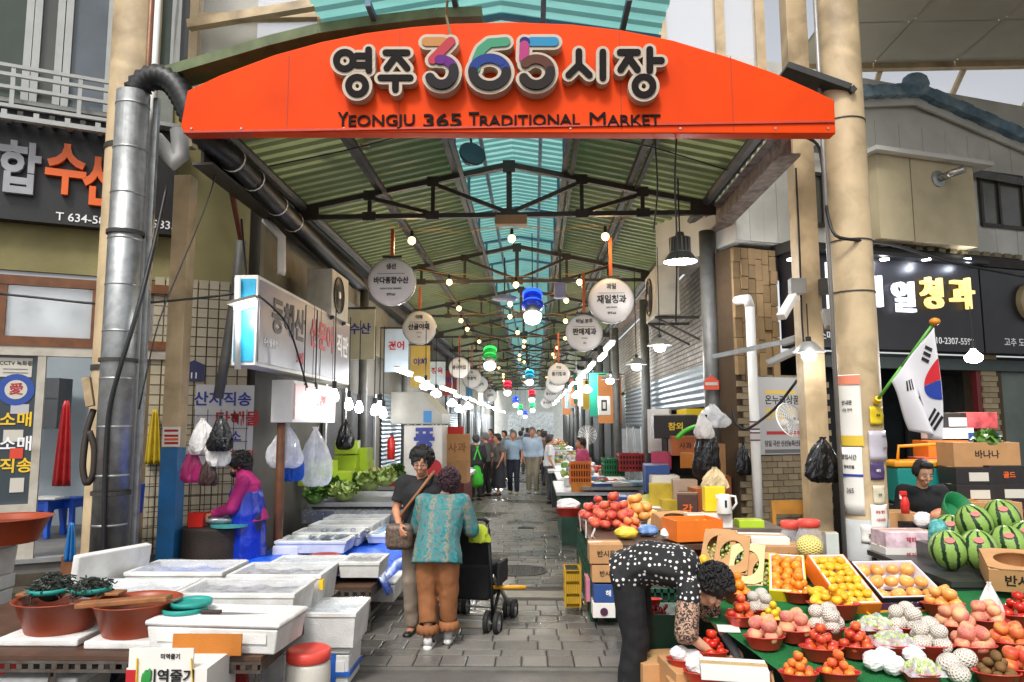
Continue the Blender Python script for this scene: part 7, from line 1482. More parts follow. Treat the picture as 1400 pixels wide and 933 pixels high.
bag('white bag tied at the neck hanging under the melon table', P(1357, 862, 4.75), .16, .3, WB, seed=41, dep=.6)
# cartons on seller's desk
for lab, u, v, Y, w_, h, m, tx, tc in (('white cherry printed carton, lower of two beside the column', 1246, 760, 6.4, .42, .13, WHITEC, '체리', INKR), ('pink cherry printed carton, upper of two beside the column', 1246, 739, 6.4, .42, .13, mat('pink_white_carton', 'D8BCC4', .6, var=.3, scale=14), '체리', INKR), ('brown carton before the seated seller', 1233, 712, 6.9, .3, .14, CARD, None, None)): carton(lab, u, v, Y, w_, .28, h, m, 0, txt=tx, tcol=tc)
t = thing('seller_desk', 'low desk before the seated seller', 'desk', (3.9, 6.9, 0)); zd = P(1260, 772, 6.5).z; obj('top', MB().box((3.75, 6.75, zd - .02), (1.1, .9, .04)), TBROWN, t); 
for lx in (3.25, 4.25): obj('leg', MB().box((lx, 6.4, zd/2 - .02), (.05, .05, zd - .04)), STEEL, t); obj('leg', MB().box((lx, 7.1, zd/2 - .02), (.05, .05, zd - .04)), STEEL, t)
obj('raised_shelf', MB().box((3.8, 7.0, zd + .16), (1.0, .4, .3)), mat('dark_pallet', '2A2620'), t)
c = P(1237, 688, 6.75); t = thing('spray_bottle', 'red spray bottle before the seated seller', 'bottle', c); obj('body', MB().lathe([(.035, -.09), (.037, 0), (.03, .04), (.014, .06)], c, 16), REDP, t, smooth=True); obj('trigger_head', MB().box(c + Vector((-.01, 0, .085)), (.06, .03, .04)), REDP, t, bevel=.006); obj('trigger', MB().box(c + Vector((-.035, 0, .055)), (.012, .015, .04)), PLASTW, t)
tag(obj('green_scoop', MB().lathe([(.1, 0), (.15, .1), (.155, .1), (.105, -.004), (.001, -.004)], P(1302, 702, 6.5), 20, rotm(x=60, z=20), cap=False), GREENP, loc=P(1302, 702, 6.5), smooth=True), 'green plastic scoop tilted beside the watermelons', 'scoop')
crumple('white plastic bundle on the seller desk', P(1262, 712, 6.7), .16, .14, WRAP, 71); crumple('teal net tangle beside the watermelons', P(1284, 732, 6.2), .16, .26, mat('teal_net', '4A9A98', .5, var=.5, scale=30), 72); put('peach', P(1283, 704, 6.6), 'single peach in the seller hand', 'peach at the desk', 1.3)
# stacked cartons of the shop
SH = [('black topped carton at the top of the shop stack', 1305, 577, 8.6, .4, .2, BLACKC), ('white labelled carton second in the shop stack', 1306, 593, 8.5, .4, .12, WHITEC), ('red printed carton at the top beside the black topped one', 1342, 575, 8.6, .34, .18, mat('rose_carton', 'B84A4A', .5, var=.5, scale=10)), ('orange and white carton in the shop stack', 1300, 615, 8.5, .48, .2, ORANGEC), ('blue carton under the red printed one', 1345, 604, 8.5, .34, .2, BLUEC), ('white cat-food sized carton in the stack', 1345, 622, 8.5, .34, .14, WHITEC),
 ('red pomegranate carton in the shop stack', 1285, 640, 8.4, .34, .22, mat('rose_carton', 'B84A4A')), ('black carton with white label in the stack', 1322, 640, 8.4, .3, .24, BLACKC), ('white carton with yellow fruit in the stack', 1315, 665, 8.3, .4, .28, WHITEC), ('blue carton with white label behind the seller', 1300, 685, 7.9, .36, .26, BLUEC),
 ('banana carton of brown board over the black cartons', 1350, 622, 7.6, .62, .24, CARD), ('black carton with white label under the banana carton', 1333, 652, 7.5, .34, .17, BLACKC), ('black printed carton at the stack end', 1380, 650, 7.5, .36, .18, BLACKC), ('black carton with label, lower left of the stack', 1335, 676, 7.45, .34, .17, BLACKC), ('black carton with label, lower right of the stack', 1382, 675, 7.45, .36, .17, BLACKC), ('brown carton of persimmons low in the stack', 1360, 700, 7.2, .5, .17, CARD), ('brown carton low beside the seller', 1318, 700, 7.3, .34, .2, mat('ochre_card', 'B06A1E'))]
for i, (lab, u, v, Y, w_, h, m) in enumerate(SH):
    t = carton(lab, u, v, Y, w_*1.05, .34, h*1.02, m, rf.uniform(-4, 4), 0, 'cartons stacked in the fruit shop', {10: '바나나', 12: '골드', 15: '반시용'}.get(i), INKO if i == 12 else INK)
    if m is BLACKC and i != 12 or m is BLUEC: obj('label', MB().box((.04, -.172, h*.5), (w_*.55, .006, h*.5)), PAPER, t)
tag(obj('shop_shelf', MB().box((4.9, 8.9, .6), (2.6, .4, 1.2)), mat('dark_pallet', '2A2620'), loc=(4.9, 8.9, 0)), 'dark shelf behind the carton stacks of the fruit shop', 'shelf'); tag(obj('shop_counter', MB().box((4.9, 7.8, .45), (1.4, .5, .9)), mat('dark_pallet', '2A2620'), loc=(4.9, 7.8, 0)), 'dark counter under the black label cartons', 'counter')
veg('green leafy bunch in the banana carton', 1350, 605, 7.7, .16, GRN, 40, 7)
c = P(1270, 652, 8.0); t = thing('cool_box', 'teal cool box with an orange lid and handle behind the seller', 'cool box', c); w2_, d2, h2 = .66, .4, .38
obj('tub', MB().box(c + Vector((0, .2, -h2*.25)), (w2_, d2, h2), taper=.9), mat('teal_tub', '1E8A82', .4, var=.08), t, bevel=.02); obj('lid', MB().box(c + Vector((0, .2, h2*.25 + .035)), (w2_*1.06, d2*1.06, .07)), mat('orange_lid', 'D8921E', .4, var=.08), t, bevel=.02); obj('handle', MB().tube([c + Vector((-.22, .2, h2*.25 + .06)), c + Vector((-.2, .2, h2*.25 + .22)), c + Vector((.25, .2, h2*.25 + .24)), c + Vector((.28, .2, h2*.25 + .06))], .018, 8), mat('orange_lid', 'D8921E'), t, smooth=True)
tag(obj('cool_box_stand', MB().box(c + Vector((0, .2, -h2*.75 - .32)), (.7, .4, .6)), mat('dark_pallet', '2A2620'), loc=c - Vector((0,0,1))), 'dark stand below the teal cool box', 'stand')
# ================================================================= far stalls on both sides
zf = .78; rfar = random.Random(77)
GOODS = [mat('goods_white', 'C9CCCE', .5, var=.2, scale=12), PALEG, GRN, mat('goods_red', 'A83A30', .5, var=.4, scale=14), mat('goods_tan', 'B08A50', .6, var=.3, scale=14), mat('goods_blue', '5A7CA8', .5, var=.3), mat('goods_orange', 'C87A2A', .5, var=.3)]
GN = ['white', 'pale green', 'leafy green', 'red', 'tan', 'blue', 'orange']
for side, xs0, ys in (('right', .95, [12.2 + i*2.5 for i in range(13)]), ('left', -2.05, [13.2 + i*2.5 for i in range(12)])):
    for i, y in enumerate(ys):
        x = xs0 + (.1*math.sin(i*1.7)); t = thing('far_stall', '%s stall table on the %s beyond the %s' % (ORD[i], side, 'apple stall' if side == 'right' else 'vegetable shop'), 'table', (x, y, 0), 'stall tables deeper in the alley')
        obj('top', MB().box((x, y, zf), (1.25, 2.2, .05)), mat('stall_white', 'B9BABA', .5, var=.1), t); obj('skirt', MB().box((x - .0, y, zf/2 - .02), (1.1, 2.0, zf - .06)), mat('stall_skirt_%d' % (i % 4), ['2A4A3C', '5A2A28', '3A3C40', '7A6A3A'][i % 4], .7, var=.3, scale=6), t)
        for k in range(6):
            gi = rfar.randrange(7); gx = x + rfar.uniform(-.45, .45); gy = y - .9 + k*.34
            if rfar.random() < .5: o = obj('goods_tray', MB().box((gx, gy, zf + .07), (rfar.uniform(.3,.5), .26, rfar.uniform(.06, .2))), GOODS[gi], loc=(gx, gy, zf))
            else:
                mb = MB()
                for q in range(14): mb.ball((gx + rfar.uniform(-.15,.15), gy + rfar.uniform(-.1,.1), zf + .06 + rfar.uniform(0,.08)), .05, 7, 5)
                o = obj('goods_heap', mb, GOODS[gi], loc=(gx, gy, zf), smooth=True)
            tag(o, '%s goods, %s lot on the %s stall of the %s row' % (GN[gi], ORD[k], ORD[i], side), 'goods', 'goods on the far stalls')
for lab, u, v, Y, L, H, m in (('orange crate at the near end of the far right stalls', 793, 648, 11.4, .3, .34, ORANGEC), ('green crate under the first far right stall', 838, 636, 11.2, .3, .26, GREENP), ('red crate under the first far right stall', 862, 630, 11.0, .36, .26, mat('red_crate', '9A2426', .5))): q = P(u, v + 14, Y); slatcrate(lab, (q.x, Y, max(.0, q.z)), L, .4, H, m)
slabt = thing('near_table', 'grey board table with papers beside the sliding doors', 'table', (1.5, 11.6, 0)); obj('top', MB().box((1.45, 11.6, .86), (1.5, 1.1, .04)), mat('grey_board2', '8C8A84', .6, var=.2), slabt)
for lx in (.8, 2.1): obj('leg', MB().box((lx, 11.2, .42), (.05, .05, .84)), STEEL, slabt); obj('leg', MB().box((lx, 12.0, .42), (.05, .05, .84)), STEEL, slabt)
for i in range(4): o = tag(obj('blue_pad', MB().box((1.0 + i*.28, 11.35, .9 + .01*i), (.3, .4, .05), rotm(z=12*i)), [BLUEC, WHITEC, mat('pale_blue_paper', '8CB0C4'), WHITEC][i], loc=(1.0 + i*.28, 11.35, .88)), '%s paper pad on the grey board table, counted from the aisle' % ORD[i], 'pad', 'pads on the grey table')
# stand fan down the alley
c = P(803, 595, 15.5); t = thing('stand_fan', 'white standing fan beside the right alley post', 'fan', (c.x, 15.5, 0)); obj('stem', MB().cyl((c.x, 15.5, 0), (c.x, 15.5, c.z), .02, n=8), PLASTW, t); obj('base', MB().lathe([(.18, 0), (.17, .04), (.03, .06)], (c.x, 15.5, 0), 20), PLASTW, t); w_ = MB()
for i in range(6): w_.lathe([(.04 + i*.03, 0), (.045 + i*.03, 0), (.045 + i*.03, .006), (.04 + i*.03, .006)], c, 20, rotm(x=90), cap=False)
for i in range(14): w_.bar(c, c + Vector((.2*math.cos(i*.449), 0, .2*math.sin(i*.449))), .006)
obj('cage', w_, PLASTW, t)
# ================================================================= people
SKIN = mat('skin', 'B98262', .55, var=.08, scale=14, bump=.03, sss=.12); SKIN2 = mat('skin_pale', 'CB9C7C', .5, var=.06, scale=14, bump=.02, sss=.12)
HBLK = mat('hair_black', (.012,.011,.011), .5, var=.5, scale=60, bump=.5, bscale=160); HPUR = mat('hair_plum', (.045,.016,.024), .5, var=.5, scale=60, bump=.5, bscale=160); HGRY = mat('hair_grey', (.13,.12,.12), .6, var=.5, scale=60, bump=.4, bscale=160)
def cloth(name, c, var=.1, rough=.8, **k): return mat(name, c, rough, var=var, scale=6, bump=.08, bscale=220, **k)
def polka(k):
    p = k.obj(); v = k.n('TexVoronoi'); v.inputs['Scale'].default_value = 30; v.inputs['Randomness'].default_value = .45; k.l(p, v.inputs[0])
    a = k.mix(k.ramp(v.outputs['Distance'], [(.27, (1,1,1)), (.31, (0,0,0))]), (.008,.008,.009), (.72,.70,.68))
    return a
def floral(k):
    p = k.obj(); sp = k.n('SeparateXYZ'); k.l(p, sp.inputs[0]); n1 = k.noise(20, 6, p, 1.2); n2 = k.noise(55, 5, p, .6)
    wv = k.math('SINE', k.math('ADD', k.math('MULTIPLY', sp.outputs[0], 44), k.math('MULTIPLY', n1, 7)))
    a = k.ramp(n1, [(.36, (.008,.12,.13)), (.46, (.02,.2,.2)), (.53, (.1,.17,.16)), (.6, (.12,.11,.12)), (.68, (.03,.18,.18))])
    a = k.mix(k.ramp(wv, [(.7, (0,0,0)), (.95, (.75,.75,.75))]), a, (.27,.20,.13)); return k.mix(k.ramp(n2, [(.52, (0,0,0)), (.62, (.7,.7,.7))]), a, (.02,.17,.19))
POLKA = node_mat('polka_blouse', polka, .8); FLORAL = node_mat('floral_blouse', floral, .75)
LACE = node_mat('lace_sleeve', lambda k: k.mix(k.ramp(k.noise(45, 4, k.obj(), 2), [(.45, (0,0,0)), (.53, (1,1,1))]), (.45,.27,.18), (.02,.018,.018)), .8)
BASEJ = dict(pelvis=(0,0,.88), waist=(0,0,1.0), chest=(0,.01,1.2), neck=(0,.0,1.36), head=(0,.03,1.48),
    shL=(-.165,0,1.31), elL=(-.22,-.03,1.05), wrL=(-.21,.08,.84), shR=(.165,0,1.31), elR=(.22,-.03,1.05), wrR=(.21,.08,.84),
    hiL=(-.085,0,.86), knL=(-.09,.02,.47), anL=(-.09,-.03,.08), hiR=(.085,0,.86), knR=(.09,.02,.47), anR=(.09,-.03,.08))
def V3(q): return Vector(q)
def person(label, loc, rz, s=1, J=None, shirt=None, pants=None, skin=SKIN, hair=HBLK, sleeve=.75, cuff=None, leg=1.0, head=(0,0,0), vox=.012, shoe=None, group=None, hem=.0, loose=1, skirt=None, curls=.02, face=True, hairvol=1, sleeve_m=None, bare=False, hands=True, wide=1, sit=False):
    t = thing('person', label, 'person', (0,0,0), group); j = {k: V3(v) for k, v in BASEJ.items()}
    for k, v in (J or {}).items(): j[k] = V3(v)
    HM = rotm(*head); hc = j['head']; h = lambda *q: hc + HM @ Vector(q); b = MB(); n = 10
    torso = (j['neck'] - j['pelvis']).normalized(); side = (j['shR'] - j['shL']).normalized()
    # --- body: one continuous surface
    b.ball(h(0, -.005, .025), (.074, .092, .098), 16, 12, HM); ecap(b, h(0, .03, -.03), h(0, .045, -.075), .058, .06, .036, .04, HM @ Vector((1,0,0))); ecap(b, h(0, .088, .012), h(0, .104, -.022), .009, .01, .015, .012)
    for sx in (-1, 1): b.ball(h(sx*.076, -.01, -.005), (.01, .02, .03), 8, 6, HM); b.ball(h(sx*.035, .066, -.025), (.025, .022, .022), 8, 6, HM)
    b.ball(h(0, .086, -.058), (.022, .012, .009), 8, 6, HM)
    ecap(b, j['neck'], h(0, -.02, -.05), .05, .052, .045, .048, side); ecap(b, j['chest'], j['neck'] - torso*.03, .13*wide, .085, .06, .055, side); ecap(b, j['pelvis'], j['chest'], .12*wide, .09, .13*wide, .09, side)
    for S_ in 'LR':
        sh, el, wr, hi, kn, an = (j[q + S_] for q in ('sh', 'el', 'wr', 'hi', 'kn', 'an'))
        ecap(b, sh, el, .046, .046, .037, .037); ecap(b, el, wr, .038, .036, .026, .022); ecap(b, j['neck'] - torso*.05, sh, .05, .04, .048, .046, torso)
        if not sit: ecap(b, hi, kn, .075, .08, .05, .052); ecap(b, kn, an, .05, .054, .032, .034); ecap(b, an + Vector((0, -.02, -.03)), an + Vector((0, .14, -.045)), .032, .03, .034, .02)
        d = (wr - el).normalized(); sx = -1 if S_ == 'L' else 1; up = Vector((sx*.6, -.2, .3)) - d*d.dot(Vector((sx*.6, -.2, .3))); up.normalize(); lat = d.cross(up)
        ecap(b, wr, wr + d*.075, .022, .015, .038, .015, lat)
        if hands:
            for i, (o, L) in enumerate(((-.03, .06), (-.01, .072), (.01, .068), (.029, .052))):
                p0 = wr + d*.085 + lat*o; p1 = p0 + d*L*.55 - up*.012; p2 = p1 + d*L*.3 - up*.03; ecap(b, p0, p1, .0095, .0095, .0085, .0085, n=8, h=3); ecap(b, p1, p2, .0085, .0085, .007, .007, n=8, h=3)
            q0 = wr + d*.03 - lat*.03*1; ecap(b, q0, q0 + d*.035 - lat*.022 - up*.012, .012, .012, .0095, .0095, n=8, h=3); ecap(b, q0 + d*.035 - lat*.022 - up*.012, q0 + d*.065 - lat*.02 - up*.03, .0095, .0095, .008, .008, n=8, h=3)
        else: ecap(b, wr + d*.07, wr + d*.14 - up*.03, .034, .017, .022, .013, lat)
    remesh('body', b, skin, t, min(vox, .0075) if hands else vox, 4)
    # --- hair and face
    hb = MB(); v = hairvol
    for q, r in (((0, -.025, .05), (.092*v, .1*v, .09*v)), ((0, -.065, .01), (.084*v, .065*v, .085*v)), ((-.058, -.02, .03), (.038*v, .065, .07)), ((.058, -.02, .03), (.038*v, .065, .07)), ((0, .045, .105), (.07*v, .04, .032*v))): hb.ball(h(*q), r, 12, 9, HM)
    hr = remesh('hair', hb, hair, t, .011, 3, curls, .03)
    if curls > .015:
        rn = random.Random(len(label)); cm_ = MB()
        for i in range(230):
            a = rn.uniform(0, 6.283); e = math.asin(rn.uniform(-.35, 1)); q = Vector((math.cos(a)*math.cos(e), math.sin(a)*math.cos(e), math.sin(e)))
            if q.y > .35 and q.z < .62: continue
            b0 = Vector((q.x*.094, q.y*.1 - .03, q.z*.092 + .045))*1.0; b0 = Vector((b0.x*v, (b0.y + .03)*v - .03, (b0.z - .045)*v + .045)); tg = q.cross(Vector((rn.uniform(-1,1), rn.uniform(-1,1), rn.uniform(-1,1)))).normalized()
            cm_.tube([h(*(b0 - q*.004)), h(*(b0 + q*.010 + tg*.012)), h(*(b0 + q*.008 + tg*.026)), h(*(b0 - q*.003 + tg*.034))], [.006, .006, .005, .002], 4)
        obj('curl_locks', cm_, hair, hr, smooth=True)
    if face:
        for sx in (-1, 1):
            e = obj('eye', MB().ball(h(sx*.031, .083, .012), (.012, .006, .006), 8, 6, HM), flat('eye_white', 'D8D0C8', .3), t, smooth=True); obj('iris', MB().ball(h(sx*.031, .088, .011), (.0055, .003, .0055), 8, 6, HM), INK, e, smooth=True)
            obj('brow', MB().bar(h(sx*.016, .092, .034), h(sx*.048, .082, .034), .006), hair, t)
        obj('mouth', MB().ball(h(0, .096, -.058), (.02, .005, .0045), 10, 6, HM), flat('lips', '9A5048', .5), t, smooth=True)
    # --- clothes
    if shirt:
        c = MB(); L = loose; low = j['pelvis'] + (j['pelvis'] - j['waist']).normalized()*hem
        ecap(c, low, j['waist'], .185*wide*L, .14*L, .155*wide*L, .12*L, side, cut='0'); ecap(c, j['waist'], j['chest'], .155*wide*L, .12*L, .165*wide*L, .122*L, side); ecap(c, j['chest'], j['neck'] - torso*.045, .165*wide*L, .115*L, .07, .065, side)
        for S_ in 'LR':
            sh, el, wr = (j[q + S_] for q in ('sh', 'el', 'wr')); ecap(c, j['neck'] - torso*.06, sh, .06, .055, .068*L, .065*L, torso)
            e1 = sh.lerp(el, min(1, sleeve)); ecap(c, sh, e1, .068*L, .066*L, .066*L, .066*L, cut='1' if sleeve <= 1 else '')
            if sleeve > 1: ecap(c, el, el.lerp(wr, sleeve - 1), .058*L, .058*L, .05, .05, cut='1')
        sh_ = remesh('shirt', c, shirt, t, vox, 4, .014, .09)
    if sleeve_m:
        for S_ in 'LR':
            c = MB(); ecap(c, j['sh'+S_].lerp(j['el'+S_], .25), j['sh'+S_].lerp(j['el'+S_], .98), .07, .07, .075, .075); remesh('sleeve', c, sleeve_m, t, vox, 3, .014, .07)
    if skirt:
        c = MB(); ecap(c, j['pelvis'] + Vector((0,0,.06)), Vector((0, .0, .22)), .15*wide, .12, .24, .2, (1,0,0), cut='1'); remesh('skirt', c, skirt, t, vox, 3, .03, .12)
    if pants and not sit:
        c = MB(); ecap(c, j['pelvis'] + torso*.07, j['pelvis'], .145*wide, .115, .15*wide, .12, (1,0,0))
        for S_ in 'LR':
            hi, kn, an = (j[q + S_] for q in ('hi', 'kn', 'an')); e = kn.lerp(an, leg); ecap(c, hi, kn, .092*wide*loose, .1*loose, .074*loose, .078*loose); ecap(c, kn, e, .074*loose, .078*loose, (cuff or .062), (cuff or .062), cut='1')
        remesh('trousers', c, pants, t, vox, 4, .018, .1)
    if not sit:
        for S_ in 'LR':
            an = j['an'+S_]; c = MB(); ecap(c, an + Vector((0, -.03, -.045)), an + Vector((0, .15, -.048)), .04, .034, .042, .026); sh = remesh('shoe', c, shoe or BLACK, t, .012, 3)
            obj('sole', MB().box(an + Vector((0, .06, -.072)), (.085, .27, .02)), mat('sole', '2A2622', .7) if shoe is not PLASTW else BLACK, sh, bevel=.008)
    t.location = loc; t.rotation_euler = (0, 0, R(rz)); t.scale = (s, s, s); return t, j, h
def extra(name, mb, m, t, **k): return obj(name, mb, m, t, **k)
# --- elderly shopper with walker (back to camera)
g = G(597, 888); LADY = Vector((g.x, g.y, 0))
t, j, h = person('stooped person in a teal floral blouse and brown trousers leaning on a walker', LADY, -4, .97,
    dict(pelvis=(.0,0,.80), waist=(0,.03,.92), chest=(.02,.12,1.12), neck=(.03,.2,1.26), head=(.05,.26,1.36), shL=(-.155,.14,1.2), shR=(.195,.14,1.2), elL=(-.22,.22,.96), elR=(.26,.2,.96), wrL=(-.16,.42,.93), wrR=(.2,.42,.93), hiL=(-.085,0,.78), hiR=(.085,0,.78), knL=(-.09,.02,.45), knR=(.095,.03,.45), anL=(-.06,-.06,.08), anR=(.08,.1,.09)),
    FLORAL, cloth('rust_trousers', '8E5A34', .15), SKIN, HPUR, 1.55, .075, .62, (28, 0, 10), .011, PLASTW, None, .10, 1.13, curls=.03, hairvol=1.05, wide=1.08)
for S_ in 'LR':
    an = j['an'+S_]; kn = j['kn'+S_]; c = kn.lerp(an, .64); rg = []
    for f, rr_ in ((0, .075), (.03, .09), (.07, .098)): rg.append([c + Vector(((rr_ + .008*math.sin(k*2.9))*math.cos(k*2*math.pi/26), (rr_ + .008*math.sin(k*2.9))*math.sin(k*2*math.pi/26), -f)) for k in range(26)])
    obj('trouser_ruffle', MB().loft(rg, cap=False), cloth('rust_trousers', '8E5A34'), t, smooth=True, solid=.004)
    obj('shoe_trim', MB().ball(an + Vector((0, .1, -.03)), (.042, .05, .016), 10, 6), BLACK, t, smooth=True)
    obj('sock', MB().cyl(an + Vector((0, -.015, -.03)), an + Vector((0, -.015, .035)), .038, .037, 14), mat('sock_white', 'C8C6C4', .8), t, smooth=True)
# --- walker / pushchair
wx, wy = LADY.x + .2, LADY.y + .48; t = thing('walker_cart', 'black folding push walker with grey spoked wheels', 'walker', (wx, wy, 0)); WFM = mat('walker_frame', '2A2A2C', .35, metal=.6)
def wheel(c, r, nm='wheel'):
    w_ = obj(nm, MB().lathe([(r*.72, -.02), (r*.95, -.02), (r, -.01), (r, .01), (r*.95, .02), (r*.72, .02)], c, 22, rotm(y=90), cap=False), mat('tyre', '1A1A1A', .7), t, smooth=True)
    hb = MB().lathe([(r*.18, -.022), (r*.18, .022)], c, 12, rotm(y=90)); hb.lathe([(r*.6, -.012), (r*.72, -.012), (r*.72, .012), (r*.6, .012)], c, 20, rotm(y=90), cap=False)
    for i in range(6): hb.bar(c, c + Vector((0, r*.65*math.cos(i*1.047), r*.65*math.sin(i*1.047))), .014)
    obj('rim', hb, mat('rim_grey', 'A8A8A6', .4), w_)
for sx in (-.24, .24):
    wheel(Vector((wx + sx - .045, wy + .0, .1)), .1); wheel(Vector((wx + sx + .045, wy + .0, .1)), .1); wheel(Vector((wx + sx - .03, wy + .55, .09)), .09); wheel(Vector((wx + sx + .04, wy + .55, .09)), .09)
    obj('push_bar', MB().tube([(wx + sx, wy, .1), (wx + sx*.98, wy - .02, .45), (wx + sx*.92, wy - .1, .98)], .016, 8), WFM, t, smooth=True); obj('side_bar', MB().bar((wx + sx, wy - .01, .5), (wx + sx, wy + .55, .12), .026), ALU, t); obj('side_bar', MB().bar((wx + sx, wy + .02, .16), (wx + sx, wy + .45, .56), .024), WFM, t)
obj('handle', MB().tube([(wx - .23, wy - .1, .97), (wx - .2, wy - .13, 1.0), (wx + .2, wy - .13, 1.0), (wx + .23, wy - .1, .97)], .018, 8), BLACK, t, smooth=True)
obj('seat_bag', MB().box((wx, wy + .22, .42), (.42, .36, .32), taper=.85), mat('black_fabric', '17171A', .8, var=.2), t, bevel=.03); obj('seat_back', MB().box((wx, wy + .06, .72), (.42, .04, .38), rotm(x=10)), mat('black_fabric', '17171A'), t, bevel=.02); obj('side_guard', MB().box((wx + .27, wy + .2, .5), (.03, .28, .2)), mat('black_fabric', '17171A'), t, bevel=.02)
obj('axle', MB().bar((wx - .28, wy, .1), (wx + .28, wy, .1), .018), ALU, t); obj('axle', MB().bar((wx - .28, wy + .55, .09), (wx + .28, wy + .55, .09), .018), ALU, t)
t.rotation_euler = (0, 0, R(-14)); u0 = P(640, 803, wy + .1); tag(obj('umbrella_grip', MB().cyl((wx + .2, wy + .1, u0.z), (wx + .52, wy + .14, u0.z - .01), .018, .02, 10), mat('yellow_grip', 'D89A1E', .4, var=.05), loc=(wx + .3, wy + .1, u0.z), smooth=True), 'yellow umbrella grip sticking out of the walker', 'umbrella'); bag('yellow green purse hanging on the walker handle', (wx + .12, wy - .15, .8), .2, .16, mat('lime_purse', 'A8B82A', .5), seed=51, knot=False)
# --- shopper in black shirt facing camera
LX = P(577, 700, 6.55).x
t, j, h = person('person in glasses and a black T-shirt with a brown shoulder strap facing the stall', Vector((LX, 6.55, 0)), 172, 1.0, dict(elL=(-.24,.04,1.06), wrL=(-.16,.2,.93), elR=(.23,.03,1.07), wrR=(.14,.2,.96)), cloth('black_tee', '17171A', .2), cloth('beige_trousers', '8A7C6C', .12), SKIN, HBLK, .72, None, 1.0, (-14, 0, 6), .011, BLACK, None, .02, 1.05, curls=.03, hairvol=1.1)
gl = MB()
for sx in (-1, 1): gl.lathe([(.024, 0), (.027, 0), (.027, .003), (.024, .003)], h(sx*.033, .099, .01), 16, rotm(-14, 0, 6) @ rotm(x=90), cap=False)
gl.bar(h(-.012, .1, .012), h(.012, .1, .012), .004); obj('glasses', gl, mat('steel_rim', '8A8480', .3, metal=.6), t)
obj('shoulder_strap', MB().tube([(-.1, .09, 1.37), (-.02, .142, 1.25), (.1, .15, 1.1), (.2, .1, .97), (.24, 0, .9), (.14, -.14, 1.1), (-.02, -.14, 1.3), (-.1, -.02, 1.4), (-.1, .09, 1.37)], .014, 8), mat('tan_strap', '8A5A38', .6), t, smooth=True)
tag(obj('handbag', MB().box((LX - .16, 6.35, .87), (.24, .1, .22)), mat('snake_bag', '5A4A3E', .5, var=.6, scale=45), loc=(LX - .16, 6.35, .78), bevel=.045), 'mottled brown handbag held by the black-shirted shopper', 'handbag')
bag('dark tote bag hanging at the black-shirted shopper hip', (LX + .12, 6.32, .58), .3, .4, mat('dark_tote', '1A1A1C', .7, var=.2), seed=52, knot=False)
# --- bending fruit vendor
VX, VY = .62, 4.95
t, j, h = person('person in a black and white dotted blouse bending over the tomatoes', Vector((VX, VY, 0)), -112, 1.0,
    dict(pelvis=(0,0,.86), waist=(0,.12,.93), chest=(0,.32,.91), neck=(0,.44,.85), head=(.0,.52,.795), shL=(-.16,.41,.83), shR=(.16,.41,.81), elL=(-.2,.47,.60), elR=(.24,.40,.57), wrL=(-.05,.62,.45), wrR=(.14,.57,.42), hiL=(-.09,0,.85), hiR=(.09,0,.85), knL=(-.1,.03,.46), knR=(.1,.05,.46), anL=(-.1,-.04,.08), anR=(.1,0,.08)),
    POLKA, cloth('black_trousers', '111113', .2), SKIN2, HBLK, .35, .085, 1.0, (-62, 0, -6), .011, BLACK, None, .06, 1.12, curls=.03, hairvol=1.12, sleeve_m=LACE, wide=1.05)
gm_ = MB(); wr, el = j['wrL'], j['elL']; d = (wr - el).normalized(); ecap(gm_, wr - d*.06, wr + d*.08, .034, .03, .045, .028); ecap(gm_, wr + d*.08, wr + d*.15, .042, .022, .03, .018); remesh('work_glove', gm_, mat('grey_glove', '7A7E84', .7, var=.1), t, .009, 3)
# --- seated seller at the shop
t, j, h = person('seated person in a black T-shirt with tied back hair sorting fruit', Vector((P(1257, 680, 7.35).x, 7.35, .08)), 176, 1.0,
    dict(pelvis=(0,0,.62), waist=(0,.02,.74), chest=(0,.06,.95), neck=(0,.07,1.12), head=(0,.12,1.25), shL=(-.17,.06,1.08), shR=(.17,.06,1.08), elL=(-.23,.1,.84), elR=(.23,.1,.84), wrL=(-.15,.3,.80), wrR=(.15,.3,.80), hiL=(-.09,.05,.6), hiR=(.09,.05,.6), knL=(-.12,.42,.55), knR=(.12,.42,.55), anL=(-.12,.42,.12), anR=(.12,.42,.12)),
    cloth('black_tee', '17171A'), None, SKIN2, HBLK, .8, None, 1, (-20, 0, 4), .011, None, None, .05, 1.05, curls=.006, hairvol=.95, sit=True)
tag(obj('round_stool', MB().cyl((P(1257, 680, 7.35).x, 7.4, 0), (P(1257, 680, 7.35).x, 7.4, .46), .2, .18, 16), BROWNW, loc=(P(1257,680,7.35).x, 7.4, 0)), 'round stool under the seated seller', 'stool')
# --- fish cleaner in pink and blue apron
FXp = P(348, 700, 7.75).x; MAG = cloth('magenta_top', 'A82068', .12)
t, j, h = person('person in a magenta hood top and blue rubber apron cleaning fish', Vector((FXp, 7.75, 0)), 98, 1.0,
    dict(pelvis=(0,0,.82), waist=(0,.02,.95), chest=(0,.07,1.14), neck=(0,.12,1.28), head=(0,.17,1.39), shL=(-.15,.09,1.23), shR=(.15,.09,1.23), elL=(-.19,.18,.98), elR=(.19,.18,.98), wrL=(-.1,.42,.9), wrR=(.1,.42,.9)),
    MAG, cloth('navy_trousers', '1A2244'), SKIN, HBLK, 1.85, None, 1, (-24, 0, 0), .011, BLACK, None, .0, 1.08, curls=.035, hairvol=1.15)
mk = MB(); mk.ball(h(0, .075, -.045), (.06, .045, .045), 12, 8, rotm(x=-24)); obj('face_mask', mk, mat('black_mask', '121214', .7), t, smooth=True)
